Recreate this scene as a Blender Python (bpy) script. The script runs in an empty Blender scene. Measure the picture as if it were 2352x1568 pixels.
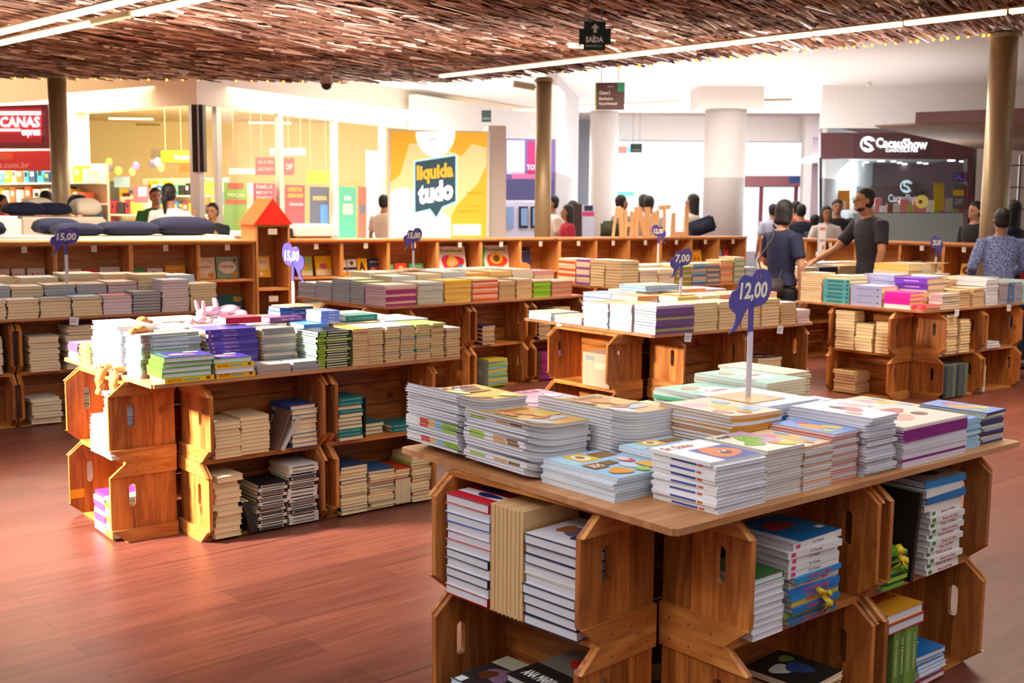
import bpy, bmesh, math, random
from mathutils import Vector, Matrix
from mathutils.geometry import tessellate_polygon
random.seed(7)
C = bpy.context.scene.collection
PI = math.pi
# ---------------------------------------------------------------- camera
F, HZ, CAMH, ROLL = 2550.0, 485.0, 1.52, 0.009
PITCH = math.atan((784 - HZ) / F)
cam = bpy.data.cameras.new('camera'); camo = bpy.data.objects.new('camera', cam); C.objects.link(camo)
cam.sensor_width = 36; cam.lens = F / 2352 * 36; cam.clip_end = 200
fwd = Vector((0, math.cos(PITCH), -math.sin(PITCH))); up = Vector((0, math.sin(PITCH), math.cos(PITCH))); rt = Vector((1, 0, 0))
cr, sr = math.cos(ROLL), math.sin(ROLL)
rt2 = rt * cr + up * sr; up2 = up * cr - rt * sr
camo.matrix_world = Matrix(((rt2.x, up2.x, -fwd.x, 0), (rt2.y, up2.y, -fwd.y, 0), (rt2.z, up2.z, -fwd.z, CAMH), (0, 0, 0, 1)))
cam.dof.use_dof = True; cam.dof.focus_distance = 4.3; cam.dof.aperture_fstop = 5.0
bpy.context.scene.camera = camo
# ---------------------------------------------------------------- light
w = bpy.data.worlds.new('world'); bpy.context.scene.world = w; w.use_nodes = True
bg = w.node_tree.nodes['Background']; bg.inputs[0].default_value = (0.95, 0.98, 1.0, 1); bg.inputs[1].default_value = 1.0
vs = bpy.context.scene.view_settings
vs.view_transform = 'Standard'; vs.look = 'None'; vs.gamma = 1; vs.exposure = 0.3
def area(name, loc, target, sx, sy, power, col, spread=PI):
    l = bpy.data.lights.new(name, 'AREA'); l.shape = 'RECTANGLE'; l.size = sx; l.size_y = sy; l.energy = power; l.color = col; l.spread = spread
    o = bpy.data.objects.new(name, l); C.objects.link(o); o.location = loc
    d = (Vector(target) - Vector(loc)).normalized(); o.rotation_euler = d.to_track_quat('-Z', 'Y').to_euler(); return o
sun = bpy.data.lights.new('sun', 'SUN'); sun.energy = 0.55; sun.angle = 0.15; sun.color = (1.0, .96, .9)
so = bpy.data.objects.new('sun', sun); C.objects.link(so); so.rotation_euler = Vector((.62, .42, -.6)).to_track_quat('-Z', 'Y').to_euler()
area('counter_light', (-1.5, 11.2, 3.1), (-1.5, 12.6, .6), 7, .4, 120, (1, .82, .55), 1.9)
area('shop_fill_up', (-4.2, 21.5, .9), (-4.2, 23.0, 9), 6, 4, 380, (1, .88, .6))  # added fill without a fixture, brightens the shop walls and ceiling
area('shop_fill_up_left', (-9.5, 20.5, .9), (-9.5, 21.5, 9), 4, 3, 200, (1, .88, .6))  # same added fill for the left part of the shop
area('right_table_fill', (3.3, 8.6, 3.15), (3.1, 8.2, 0), 5, .4, 150, (1, .86, .66), 2.4)  # added fill to lift the dull right-hand tables, no strip hangs here
area('toy_table_fill', (-5.2, 3.2, 3.1), (-2.0, 5.1, .75), .5, .5, 125, (1, .95, .85), .85)  # unseen lamp added off frame to brighten the toy table's left side
area('shop_light_warm', (-4.5, 20.5, 3.5), (-4.5, 20.5, 0), 7, 4, 700, (1, .86, .55))
area('shop_light_left', (-8.6, 19.6, 3.4), (-8.6, 19.6, 0), 4, 3, 600, (1, .88, .65))
area('shop_light_right', (5.9, 23.2, 2.7), (5.9, 24.2, 0), 3, 2, 300, (.9, .97, 1))
area('hall_light', (1.5, 18.5, 3.7), (1.5, 18.5, 0), 8, 5, 200, (1, .98, .95))
area('entrance_daylight', (4.5, 27.2, 2.0), (3.5, 10, 1.6), 8, 3, 500, (.93, .97, 1))
area('hall_fill_up', (2.0, 19.5, 2.2), (2.0, 19.5, 9), 10, 6, 230, (1, .95, .9))  # added upward panel in mid-air, lightens the hall ceiling
area('reed_fill_right', (1.6, 12.0, 2.3), (1.6, 11.6, 9), 8, 1.2, 85, (1, .9, .8), 2.0)  # added panel below the ceiling, brightens the right reeds
area('reed_fill_left', (-4.0, 10.4, 2.3), (-4.0, 10.2, 9), 6, 1.2, 75, (1, .9, .8), 2.0)  # added panel below the ceiling, brightens the left reeds
area('strip_glow_right', (1.6, 12.3, 3.1), (1.6, 12.3, 0), 6, .4, 150, (1, .88, .7))
area('strip_glow_left', (-4.0, 11.0, 3.1), (-4.0, 11.0, 0), 3, .4, 130, (1, .88, .7))

# ---------------------------------------------------------------- pixel -> world helpers
def ray(x, y):
    X = x - 1176; Y = y - 784
    X, Y = X * cr + Y * sr, -X * sr + Y * cr
    return fwd + rt * (X / F) + up * (-Y / F)
CP = Vector((0, 0, CAMH))
def atz(x, y, z): r = ray(x, y); return CP + r * ((z - CAMH) / r.z)
def atY(x, y, Y): r = ray(x, y); return CP + r * (Y / r.y)
class Wall:      # vertical plane through p with direction angle (degrees)
    def __init__(s, p, ang):
        s.p = Vector((p[0], p[1], 0)); a = math.radians(ang); s.d = Vector((math.cos(a), math.sin(a), 0)); s.n = Vector((s.d.y, -s.d.x, 0))
    def at(s, x, y, off=0):
        r = ray(x, y); t = (s.p + s.n * off - CP).dot(s.n) / r.dot(s.n); return CP + r * t
# ---------------------------------------------------------------- materials
MC = {}
def lin(c): return tuple(((v / 12.92) if v <= .04045 else ((v + .055) / 1.055) ** 2.4) for v in c)
def srgb(r, g, b): return lin((r / 255, g / 255, b / 255))
def M(col, rough=.5, emit=0, metal=0, var=0.0, spec=.5, alpha=None):
    if isinstance(col, str):
        h = col.lstrip('#'); col = srgb(int(h[0:2], 16), int(h[2:4], 16), int(h[4:6], 16))
    key = (tuple(round(c, 4) for c in col), rough, emit, metal, var, spec)
    if key in MC: return MC[key]
    m = bpy.data.materials.new('mat'); m.use_nodes = True; nt = m.node_tree; b = nt.nodes['Principled BSDF']
    b.inputs['Base Color'].default_value = (*col, 1); b.inputs['Roughness'].default_value = rough; b.inputs['Metallic'].default_value = metal
    b.inputs['Specular IOR Level'].default_value = spec
    # slight mottling keeps every surface procedural
    tc = nt.nodes.new('ShaderNodeTexCoord'); n = nt.nodes.new('ShaderNodeTexNoise'); n.inputs['Scale'].default_value = 18
    mx = nt.nodes.new('ShaderNodeMixRGB'); mx.blend_type = 'MULTIPLY'; mx.inputs[0].default_value = .12 + var
    mx.inputs[1].default_value = (*col, 1); nt.links.new(tc.outputs['Object'], n.inputs[0]); nt.links.new(n.outputs[0], mx.inputs[2]); nt.links.new(mx.outputs[0], b.inputs['Base Color'])
    if emit:
        b.inputs['Emission Color'].default_value = (*col, 1); b.inputs['Emission Strength'].default_value = emit
    MC[key] = m; return m
def N(nt, t, **kw):
    n = nt.nodes.new(t)
    for k, v in kw.items():
        if k.startswith('i_'): n.inputs[int(k[2:]) if k[2:].isdigit() else k[2:]].default_value = v
        else: setattr(n, k, v)
    return n
def wood(name, light, dark, axis='x', rough=.45, board=0.0, ring=1.0, rnd=.35, bcoord=1):
    """pine: stretched noise grain, ring figure, knots, per-board tint and thin seams"""
    m = bpy.data.materials.new(name); m.use_nodes = True; nt = m.node_tree; b = nt.nodes['Principled BSDF']; lk = nt.links.new
    tc = N(nt, 'ShaderNodeTexCoord'); oi = N(nt, 'ShaderNodeObjectInfo'); off = N(nt, 'ShaderNodeVectorMath', operation='MULTIPLY_ADD')
    comb = N(nt, 'ShaderNodeCombineXYZ'); mul = N(nt, 'ShaderNodeMath', operation='MULTIPLY', i_1=37.0)
    lk(oi.outputs['Random'], mul.inputs[0]); lk(mul.outputs[0], comb.inputs[0]); lk(mul.outputs[0], comb.inputs[1]); lk(mul.outputs[0], comb.inputs[2])
    add = N(nt, 'ShaderNodeVectorMath', operation='ADD'); lk(tc.outputs['Object'], add.inputs[0]); lk(comb.outputs[0], add.inputs[1])
    mp = N(nt, 'ShaderNodeMapping'); s = {'x': (1.2, 11, 11), 'y': (11, 1.2, 11), 'z': (11, 11, 1.2)}[axis]; mp.inputs['Scale'].default_value = s
    lk(add.outputs[0], mp.inputs[0])
    n1 = N(nt, 'ShaderNodeTexNoise'); n1.inputs['Scale'].default_value = .9 * ring; n1.inputs['Detail'].default_value = 3; n1.inputs['Distortion'].default_value = .6
    lk(mp.outputs[0], n1.inputs[0])
    rg = N(nt, 'ShaderNodeMath', operation='MULTIPLY', i_1=9.0); lk(n1.outputs[0], rg.inputs[0]); fr = N(nt, 'ShaderNodeMath', operation='PINGPONG', i_1=1.0); lk(rg.outputs[0], fr.inputs[0])
    n2 = N(nt, 'ShaderNodeTexNoise'); n2.inputs['Scale'].default_value = 9; n2.inputs['Detail'].default_value = 4; lk(mp.outputs[0], n2.inputs[0])
    mixv = N(nt, 'ShaderNodeMath', operation='MULTIPLY_ADD', i_1=.42); lk(fr.outputs[0], mixv.inputs[0])
    h2 = N(nt, 'ShaderNodeMath', operation='MULTIPLY', i_1=.6); lk(n2.outputs[0], h2.inputs[0]); lk(h2.outputs[0], mixv.inputs[2])
    ramp = N(nt, 'ShaderNodeValToRGB'); ramp.color_ramp.elements[0].position = .12; ramp.color_ramp.elements[1].position = .85
    ramp.color_ramp.elements[0].color = (*light, 1); ramp.color_ramp.elements[1].color = (*dark, 1); lk(mixv.outputs[0], ramp.inputs[0])
    # knots
    vo = N(nt, 'ShaderNodeTexVoronoi'); mp2 = N(nt, 'ShaderNodeMapping'); s2 = {'x': (3.2, 5, 5), 'y': (5, 3.2, 5), 'z': (5, 5, 3.2)}[axis]; mp2.inputs['Scale'].default_value = s2
    lk(add.outputs[0], mp2.inputs[0]); lk(mp2.outputs[0], vo.inputs[0]); vo.inputs['Scale'].default_value = 1.0
    kr = N(nt, 'ShaderNodeValToRGB'); kr.color_ramp.elements[0].position = .05; kr.color_ramp.elements[1].position = .11
    kr.color_ramp.elements[0].color = (.25, .16, .1, 1); kr.color_ramp.elements[1].color = (1, 1, 1, 1); lk(vo.outputs['Distance'], kr.inputs[0])
    k = N(nt, 'ShaderNodeMixRGB', blend_type='MULTIPLY'); k.inputs[0].default_value = .85; lk(ramp.outputs[0], k.inputs[1]); lk(kr.outputs[0], k.inputs[2])
    out = k
    tint = N(nt, 'ShaderNodeMapRange'); tint.inputs['To Min'].default_value = 1 - rnd; tint.inputs['To Max'].default_value = 1 + rnd * .35
    if board:
        sx = N(nt, 'ShaderNodeSeparateXYZ'); lk(tc.outputs['Object'], sx.inputs[0])
        dv = N(nt, 'ShaderNodeMath', operation='DIVIDE', i_1=board); lk(sx.outputs[bcoord], dv.inputs[0])
        fl = N(nt, 'ShaderNodeMath', operation='FLOOR'); lk(dv.outputs[0], fl.inputs[0])
        a2 = N(nt, 'ShaderNodeMath', operation='ADD'); lk(fl.outputs[0], a2.inputs[0]); lk(mul.outputs[0], a2.inputs[1])
        wn = N(nt, 'ShaderNodeTexWhiteNoise', noise_dimensions='1D'); lk(a2.outputs[0], wn.inputs['W']); lk(wn.outputs[0], tint.inputs[0])
        frc = N(nt, 'ShaderNodeMath', operation='FRACT'); lk(dv.outputs[0], frc.inputs[0]); gt = N(nt, 'ShaderNodeMath', operation='GREATER_THAN', i_1=.022); lk(frc.outputs[0], gt.inputs[0])
        g2 = N(nt, 'ShaderNodeMapRange'); g2.inputs['To Min'].default_value = .35; g2.inputs['To Max'].default_value = 1; lk(gt.outputs[0], g2.inputs[0])
        kk = N(nt, 'ShaderNodeVectorMath', operation='SCALE'); lk(k.outputs[0], kk.inputs[0]); lk(g2.outputs[0], kk.inputs['Scale']); out = kk
    else: lk(oi.outputs['Random'], tint.inputs[0])
    tv = N(nt, 'ShaderNodeVectorMath', operation='SCALE'); lk(out.outputs[0], tv.inputs[0]); lk(tint.outputs[0], tv.inputs['Scale'])
    lk(tv.outputs[0], b.inputs['Base Color']); b.inputs['Roughness'].default_value = rough
    bmp = N(nt, 'ShaderNodeBump'); bmp.inputs['Strength'].default_value = .15; lk(n2.outputs[0], bmp.inputs['Height']); lk(bmp.outputs[0], b.inputs['Normal'])
    return m
PL, PD = srgb(216, 136, 64), srgb(142, 68, 20)
W_END = wood('pine_end_panel', PL, PD, 'z', board=.103, bcoord=1)
W_LONG = wood('pine_board', srgb(212, 130, 56), srgb(136, 64, 16), 'x', board=.118, bcoord=2)
W_SHELF = wood('pine_shelf_board', srgb(222, 148, 68), srgb(160, 84, 26), 'x')
W_CLEAT = wood('pine_cleat', srgb(226, 154, 78), srgb(168, 90, 34), 'y')
W_PLY = wood('plywood_top', srgb(204, 146, 98), srgb(164, 104, 60), 'x', rnd=.1, ring=.6)
W_CUB = wood('cubby_pine', srgb(230, 164, 96), srgb(184, 112, 54), 'x', rnd=.2)
W_CUBZ = wood('cubby_pine_upright', srgb(230, 164, 96), srgb(184, 112, 54), 'z', rnd=.2)
W_PALE = wood('pale_plywood', srgb(236, 190, 140), srgb(214, 160, 108), 'z', rnd=.1, ring=.6)
def paper(name, c1, c2):
    m = bpy.data.materials.new(name); m.use_nodes = True; nt = m.node_tree; b = nt.nodes['Principled BSDF']; lk = nt.links.new
    tc = N(nt, 'ShaderNodeTexCoord'); mp = N(nt, 'ShaderNodeMapping'); mp.inputs['Scale'].default_value = (2, 2, 900); lk(tc.outputs['Object'], mp.inputs[0])
    n = N(nt, 'ShaderNodeTexNoise'); n.inputs['Scale'].default_value = 1; lk(mp.outputs[0], n.inputs[0])
    r = N(nt, 'ShaderNodeValToRGB'); r.color_ramp.elements[0].position = .3; r.color_ramp.elements[1].position = .6
    r.color_ramp.elements[0].color = (*c2, 1); r.color_ramp.elements[1].color = (*c1, 1); lk(n.outputs[0], r.inputs[0]); lk(r.outputs[0], b.inputs['Base Color'])
    b.inputs['Roughness'].default_value = .85; b.inputs['Specular IOR Level'].default_value = .1; return m
PAPER = {'cream': paper('cream_pages', srgb(242, 216, 172), srgb(214, 182, 134)), 'white': paper('white_pages', srgb(226, 224, 230), srgb(186, 184, 196)),
         'tan': paper('tan_pages', srgb(226, 192, 146), srgb(190, 150, 104)), 'grey': paper('grey_pages', srgb(196, 190, 190), srgb(150, 146, 150)),
         'blue': paper('pale_blue_pages', srgb(206, 224, 236), srgb(170, 192, 210)), 'pink': paper('pinkish_pages', srgb(238, 214, 214), srgb(214, 184, 186)),
         'mint': paper('mint_pages', srgb(204, 226, 222), srgb(170, 200, 196))}
# ---------------------------------------------------------------- object helpers
def link(name, me, mats, parent=None):
    o = bpy.data.objects.new(name, me); C.objects.link(o)
    for m in (mats if isinstance(mats, (list, tuple)) else [mats]):
        if m is not None: me.materials.append(m)
    if parent is not None: o.parent = parent
    return o
def fin(name, bm, mats, parent=None, smooth=False, mw=None):
    bmesh.ops.recalc_face_normals(bm, faces=bm.faces)
    me = bpy.data.meshes.new(name); bm.to_mesh(me); bm.free()
    if smooth:
        for p in me.polygons: p.use_smooth = True
    o = link(name, me, mats, parent)
    if mw is not None: o.matrix_world = mw
    return o
def tag(o, label, cat, group=None):
    o['label'] = label; o['category'] = cat
    if group: o['group'] = group
    return o
def struct(o): o['kind'] = 'structure'; return o
def thing(name, label, cat, mw=None, group=None):
    o = bpy.data.objects.new(name, None); C.objects.link(o); o.empty_display_size = .1
    if mw is not None: o.matrix_world = mw
    return tag(o, label, cat, group)
def box(bm, x0, y0, z0, x1, y1, z1, mi=0, mat=None):
    vs_ = [bm.verts.new(v) for v in ((x0, y0, z0), (x1, y0, z0), (x1, y1, z0), (x0, y1, z0), (x0, y0, z1), (x1, y0, z1), (x1, y1, z1), (x0, y1, z1))]
    if mat is not None:
        for v in vs_: v.co = mat @ v.co
    for f in ((0, 3, 2, 1), (4, 5, 6, 7), (0, 1, 5, 4), (1, 2, 6, 5), (2, 3, 7, 6), (3, 0, 4, 7)):
        fc = bm.faces.new([vs_[i] for i in f]); fc.material_index = mi
    return vs_
def plate(bm, outline, t, holes=(), mi=0, fn=None):
    """flat outline (with holes) extruded by t; fn maps (u,v,w) to xyz"""
    loops = [list(outline)] + [list(h) for h in holes]
    pts = [Vector((p[0], p[1], 0)) for l in loops for p in l]
    tri = tessellate_polygon([[Vector((p[0], p[1], 0)) for p in l] for l in loops])
    fn = fn or (lambda u, v, w: (u, v, w))
    A = [bm.verts.new(fn(p.x, p.y, 0)) for p in pts]; B = [bm.verts.new(fn(p.x, p.y, t)) for p in pts]
    for a, b, c in tri:
        for S in (A, B):
            try: bm.faces.new((S[a], S[b], S[c])).material_index = mi
            except ValueError: pass
    i = 0
    for l in loops:
        n = len(l)
        for k in range(n):
            a, b = i + k, i + (k + 1) % n
            try: bm.faces.new((A[a], A[b], B[b], B[a])).material_index = mi
            except ValueError: pass
        i += n
def cyl(bm, p0, p1, r0, r1=None, n=16, mi=0, cap=True):
    r1 = r0 if r1 is None else r1; p0 = Vector(p0); p1 = Vector(p1); d = (p1 - p0).normalized()
    a = d.orthogonal().normalized(); b = d.cross(a)
    A = [bm.verts.new(p0 + (a * math.cos(t) + b * math.sin(t)) * r0) for t in [2 * PI * i / n for i in range(n)]]
    B = [bm.verts.new(p1 + (a * math.cos(t) + b * math.sin(t)) * r1) for t in [2 * PI * i / n for i in range(n)]]
    for i in range(n): bm.faces.new((A[i], A[(i + 1) % n], B[(i + 1) % n], B[i])).material_index = mi
    if cap: bm.faces.new(A[::-1]).material_index = mi; bm.faces.new(B).material_index = mi
def ball(bm, c, r, seg=12, sc=(1, 1, 1), mi=0):
    res = bmesh.ops.create_uvsphere(bm, u_segments=seg, v_segments=max(6, seg * 2 // 3), radius=1)
    for v in res['verts']: v.co = Vector(c) + Vector((v.co.x * r * sc[0], v.co.y * r * sc[1], v.co.z * r * sc[2]))
    for f in {f for v in res['verts'] for f in v.link_faces}: f.material_index = mi
def quadbox(name, bl, br, tl, t, mats, parent=None, behind=True):
    """thin box spanned by three corners; thickness goes away from the viewer side"""
    U = br - bl; V = tl - bl; n = U.cross(V).normalized() * (-t if behind else t); bm = bmesh.new()
    P = [bl, br, br + V, tl]; A = [bm.verts.new(p) for p in P]; B = [bm.verts.new(p + n) for p in P]
    bm.faces.new(A); bm.faces.new(B[::-1])
    for i in range(4): bm.faces.new((A[i], A[(i + 1) % 4], B[(i + 1) % 4], B[i]))
    return fin(name, bm, mats, parent)
TXT = {}
def textmesh(s, bold=0.0, shear=0.0):
    key = (s, bold, shear)
    if key not in TXT:
        cu = bpy.data.curves.new('t', 'FONT'); cu.body = s; cu.size = 1; cu.offset = bold; cu.resolution_u = 2; cu.shear = shear
        o = bpy.data.objects.new('t', cu); C.objects.link(o); dg = bpy.context.evaluated_depsgraph_get(); dg.update()
        me = bpy.data.meshes.new_from_object(o.evaluated_get(dg)); bpy.data.objects.remove(o)
        vs_ = [v.co.copy() for v in me.vertices]; fs = [tuple(p.vertices) for p in me.polygons]; bpy.data.meshes.remove(me)
        x0, x1 = min(v.x for v in vs_), max(v.x for v in vs_); y0, y1 = min(v.y for v in vs_), max(v.y for v in vs_)
        TXT[key] = ([((v.x - x0) / (x1 - x0), (v.y - y0) / (y1 - y0)) for v in vs_], fs, (x1 - x0) / (y1 - y0))
    return TXT[key]
def text_into(bm, s, fn, bold=0.0, mi=0, shear=0.0, t=0):
    """fn maps unit (u,v) in the text's bounding box to xyz"""
    uv, fs, asp = textmesh(s, bold, shear); vs_ = [bm.verts.new(fn(u, v)) for u, v in uv]
    for f in fs:
        try: bm.faces.new([vs_[i] for i in f]).material_index = mi
        except ValueError: pass
def text_quad(name, s, bl, br, tl, mat, parent=None, bold=0.0, off=.004, shear=0, obj_off=None):
    U = br - bl; V = tl - bl; n = U.cross(V).normalized() * off; bm = bmesh.new()
    text_into(bm, s, lambda u, v: bl + U * u + V * v + n, bold, 0, shear)
    me = bpy.data.meshes.new(name); bm.to_mesh(me); bm.free(); return link(name, me, mat, parent)
ORD = 'topmost second third fourth fifth sixth seventh eighth ninth tenth eleventh twelfth thirteenth fourteenth fifteenth sixteenth seventeenth eighteenth nineteenth twentieth twenty-first twenty-second twenty-third twenty-fourth twenty-fifth twenty-sixth twenty-seventh twenty-eighth'.split()
def frame(p, ang): return Matrix.Translation((p[0], p[1], 0)) @ Matrix.Rotation(math.radians(ang), 4, 'Z')
TF = {'T1': frame((.421, 2.627), 39.5), 'T2': frame((-1.515, 4.771), 40), 'T3': frame((-2.27, 8.34), 36), 'T4': frame((-1.0, 8.7), 42),
      'T5': frame((.88, 6.88), 37), 'T6': frame((3.31, 8.82), 38), 'T7': frame((1.03, 11.27), 35), 'T8': frame((3.0, 11.6), 30)}
TN = {'T1': 'nearest table', 'T2': 'toy table', 'T3': 'far left table', 'T4': 'orange-stack table', 'T5': '7,00-sign table',
      'T6': 'right-hand table', 'T7': 'farthest table', 'T8': 'browsers\' table'}
# ---------------------------------------------------------------- setting
def floor_mat():
    m = bpy.data.materials.new('vinyl_plank_floor'); m.use_nodes = True; nt = m.node_tree; b = nt.nodes['Principled BSDF']; lk = nt.links.new
    tc = N(nt, 'ShaderNodeTexCoord'); mp = N(nt, 'ShaderNodeMapping'); mp.inputs['Rotation'].default_value = (0, 0, math.radians(-41)); lk(tc.outputs['Object'], mp.inputs[0])
    br = N(nt, 'ShaderNodeTexBrick'); br.inputs['Scale'].default_value = 1; br.inputs['Brick Width'].default_value = 1.3; br.inputs['Row Height'].default_value = .16
    br.inputs['Mortar Size'].default_value = .0012; br.inputs['Color1'].default_value = (*srgb(108, 58, 46), 1); br.inputs['Color2'].default_value = (*srgb(126, 70, 55), 1); br.inputs['Mortar'].default_value = (*srgb(84, 44, 34), 1)
    lk(mp.outputs[0], br.inputs[0])
    m2 = N(nt, 'ShaderNodeMapping'); m2.inputs['Scale'].default_value = (1.6, 26, 1); lk(mp.outputs[0], m2.inputs[0])
    n = N(nt, 'ShaderNodeTexNoise'); n.inputs['Scale'].default_value = 1.4; n.inputs['Detail'].default_value = 5; n.inputs['Distortion'].default_value = .5; lk(m2.outputs[0], n.inputs[0])
    r = N(nt, 'ShaderNodeValToRGB'); r.color_ramp.elements[0].position = .3; r.color_ramp.elements[1].position = .7; r.color_ramp.elements[0].color = (.62, .55, .52, 1); r.color_ramp.elements[1].color = (1.12, 1.08, 1.05, 1); lk(n.outputs[0], r.inputs[0])
    x = N(nt, 'ShaderNodeMixRGB', blend_type='MULTIPLY'); x.inputs[0].default_value = .8; lk(br.outputs[0], x.inputs[1]); lk(r.outputs[0], x.inputs[2])
    # long joints between the laid sheets
    sx = N(nt, 'ShaderNodeSeparateXYZ'); lk(mp.outputs[0], sx.inputs[0]); dv = N(nt, 'ShaderNodeMath', operation='DIVIDE', i_1=1.6); ad = N(nt, 'ShaderNodeMath', operation='ADD', i_1=.33)
    lk(sx.outputs[1], ad.inputs[0]); lk(ad.outputs[0], dv.inputs[0]); fr = N(nt, 'ShaderNodeMath', operation='FRACT'); lk(dv.outputs[0], fr.inputs[0]); g = N(nt, 'ShaderNodeMath', operation='GREATER_THAN', i_1=.004); lk(fr.outputs[0], g.inputs[0])
    mr = N(nt, 'ShaderNodeMapRange'); mr.inputs['To Min'].default_value = .35; lk(g.outputs[0], mr.inputs[0]); sc = N(nt, 'ShaderNodeVectorMath', operation='SCALE'); lk(x.outputs[0], sc.inputs[0]); lk(mr.outputs[0], sc.inputs['Scale'])
    lk(sc.outputs[0], b.inputs['Base Color']); b.inputs['Roughness'].default_value = .4; b.inputs['Specular IOR Level'].default_value = .4; return m
bm = bmesh.new(); box(bm, -26, -4, -.1, 26, 45, 0); struct(fin('floor', bm, floor_mat()))
CEIL = M('#f0eae6', .9)
bm = bmesh.new(); box(bm, -26, 10.5, 3.9, 26, 36, 4.1); struct(fin('ceiling', bm, CEIL))
for x0, x1 in ((-26, -9.1), (8.1, 26)): bm = bmesh.new(); box(bm, x0, -4, 3.9, x1, 10.4, 4.1); struct(fin('ceiling', bm, CEIL))  # unseen side ceilings added to narrow the sky opening over the tables
bm = bmesh.new(); box(bm, -26, -4.2, 0, 26, -4, 4.1); struct(fin('wall_rear_block', bm, M('#b09c8c', .8)))  # unseen wall added behind the camera to block low sky light
# ---------------------------------------------------------------- crates
CL, CD, CH = .60, .31, .37
CM = {}
def crate_meshes():
    ch, cz = .075, .06
    prof = [(0, cz), (ch, .0), (CD, 0), (CD, CH), (ch, CH), (0, CH - cz)]
    hole = []
    for k in range(20):
        a = 2 * PI * k / 20; hole.append((.105 + .017 * math.cos(a), CH / 2 + .03 + math.copysign(.036, math.sin(a)) * (abs(math.sin(a)) > 1e-6) + .017 * math.sin(a)))
    for s in (-1, 1):
        bm = bmesh.new(); x0 = s * (CL / 2) - (s > 0) * .018
        plate(bm, [(.004 + p[0] * .99, .006 + p[1] * (CH - .012) / CH) for p in prof], .018, [hole], fn=lambda u, v, w: (x0 + w, u, v)); CM['end', s] = bm
        for j, (z0, z1) in enumerate(((0, .062), (CH - .062, CH))):
            bm = bmesh.new(); o = [(ch, z0), (CD, z0), (CD, z1), (.0, z1)] if j == 0 else [(0, z0), (CD, z0), (CD, z1), (ch, z1)]
            x1 = s * (CL / 2) - (s < 0) * .014; plate(bm, o, .014, fn=lambda u, v, w: (x1 + w, u, v))
            for q in (.12, .2, .27):    # nail heads
                xx = x1 + (0 if s < 0 else .014); cyl(bm, (xx, q, (z0 + z1) / 2 + .008 * math.sin(q * 90)), (xx + s * .0012, q, (z0 + z1) / 2 + .008 * math.sin(q * 90)), .0028, n=8, mi=1)
            CM['cleat', s, j] = bm
    for j, z0 in enumerate((0.0, CH - .012)):
        bm = bmesh.new(); box(bm, -CL / 2 - .012, ch - .004, z0, CL / 2 + .012, CD, z0 + .012); CM['shelf', j] = bm
    bm = bmesh.new()
    for z0, z1 in ((.012, .125), (.129, .243), (.247, CH - .012)): box(bm, -CL / 2 + .002, CD - .012, z0, CL / 2 - .002, CD, z1)
    CM['back'] = bm
    NAIL = M('#5a3a20', .5)
    mats = {'end': [W_END], 'cleat': [W_CLEAT, NAIL], 'shelf': [W_SHELF], 'back': [W_LONG]}
    for k, bm in list(CM.items()):
        bmesh.ops.recalc_face_normals(bm, faces=bm.faces); kind = k[0] if isinstance(k, tuple) else k
        me = bpy.data.meshes.new(kind); bm.to_mesh(me); bm.free()
        for m in mats[kind]: me.materials.append(m)
        CM[k] = me
crate_meshes()
PN = {'end': 'end_panel', 'cleat': 'corner_cleat', 'shelf': 'slat_board', 'back': 'back_panel'}
def crate(mw, label, group=None, back=True):
    t = thing('wooden_crate', label, 'crate', mw, group)
    for k, me in CM.items():
        kind = k[0] if isinstance(k, tuple) else k
        if kind == 'back' and not back: continue
        o = bpy.data.objects.new(PN[kind], me); C.objects.link(o); o.parent = t
    return t
CR = {}
def crates(T, lst, base_label):
    """lst: (key, a_center, b_front, tier, side F/L/R/B, extra angle, text)"""
    for key, a, b, tier, side, da, txt in lst:
        ang = {'F': 0, 'L': -90, 'R': 90, 'B': 180}[side]
        mw = TF[T] @ Matrix.Translation((a, b, tier * CH)) @ Matrix.Rotation(math.radians(ang + da), 4, 'Z')
        CR[T, key] = mw; crate(mw, f"pine crate under the {TN[T]}, {txt.strip(',')}", f"crates under the {TN[T]}")
def tabletop(T, a0, b0, a1, b1, label):
    bm = bmesh.new(); z0 = .742; box(bm, 0, 0, 0, a1 - a0, b1 - b0, .018)
    bmesh.ops.bevel(bm, geom=[e for e in bm.edges if abs(e.verts[0].co.z - e.verts[1].co.z) > .01], offset=.01, segments=3, affect='EDGES')
    o = fin('plywood_tabletop', bm, W_PLY, None, mw=TF[T] @ Matrix.Translation((a0, b0, z0))); tag(o, label, 'tabletop'); return o
def std_crates(T, W=1.66, D=1.2, dx=0, dl=(0, 0)):
    a1, a2 = .58, 1.23
    L = [('F1', a1, .0, 'front left'), ('F2', a2, .0, 'front right')]
    lst = []
    for tier, tn in ((0, 'lower'), (1, 'upper')):
        lst += [('L%d' % tier, -.07 + dx + dl[0], .585, tier, 'L', random.uniform(-1.2, 1.2) + dl[1], f'opening left, {tn} tier,'),
                ('F1%d' % tier, a1 + dx + random.uniform(-.01, .01), .0, tier, 'F', random.uniform(-1, 1), f'at the near corner, {tn} tier,'),
                ('F2%d' % tier, a2 + dx + random.uniform(-.01, .01), .0, tier, 'F', random.uniform(-1, 1), f'at the right front, {tn} tier,'),
                ('R%d' % tier, W - .03, .61, tier, 'R', 0, f'opening right, {tn} tier,'),
                ('B1%d' % tier, .70, D + .02, tier, 'B', 0, f'at the rear left, {tn} tier,'),
                ('B2%d' % tier, 1.33, D + .02, tier, 'B', 0, f'at the rear right, {tn} tier,')]
    if T == 'T7': lst = [l for l in lst if l[0][0] != 'B']
    crates(T, lst, '')
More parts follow.
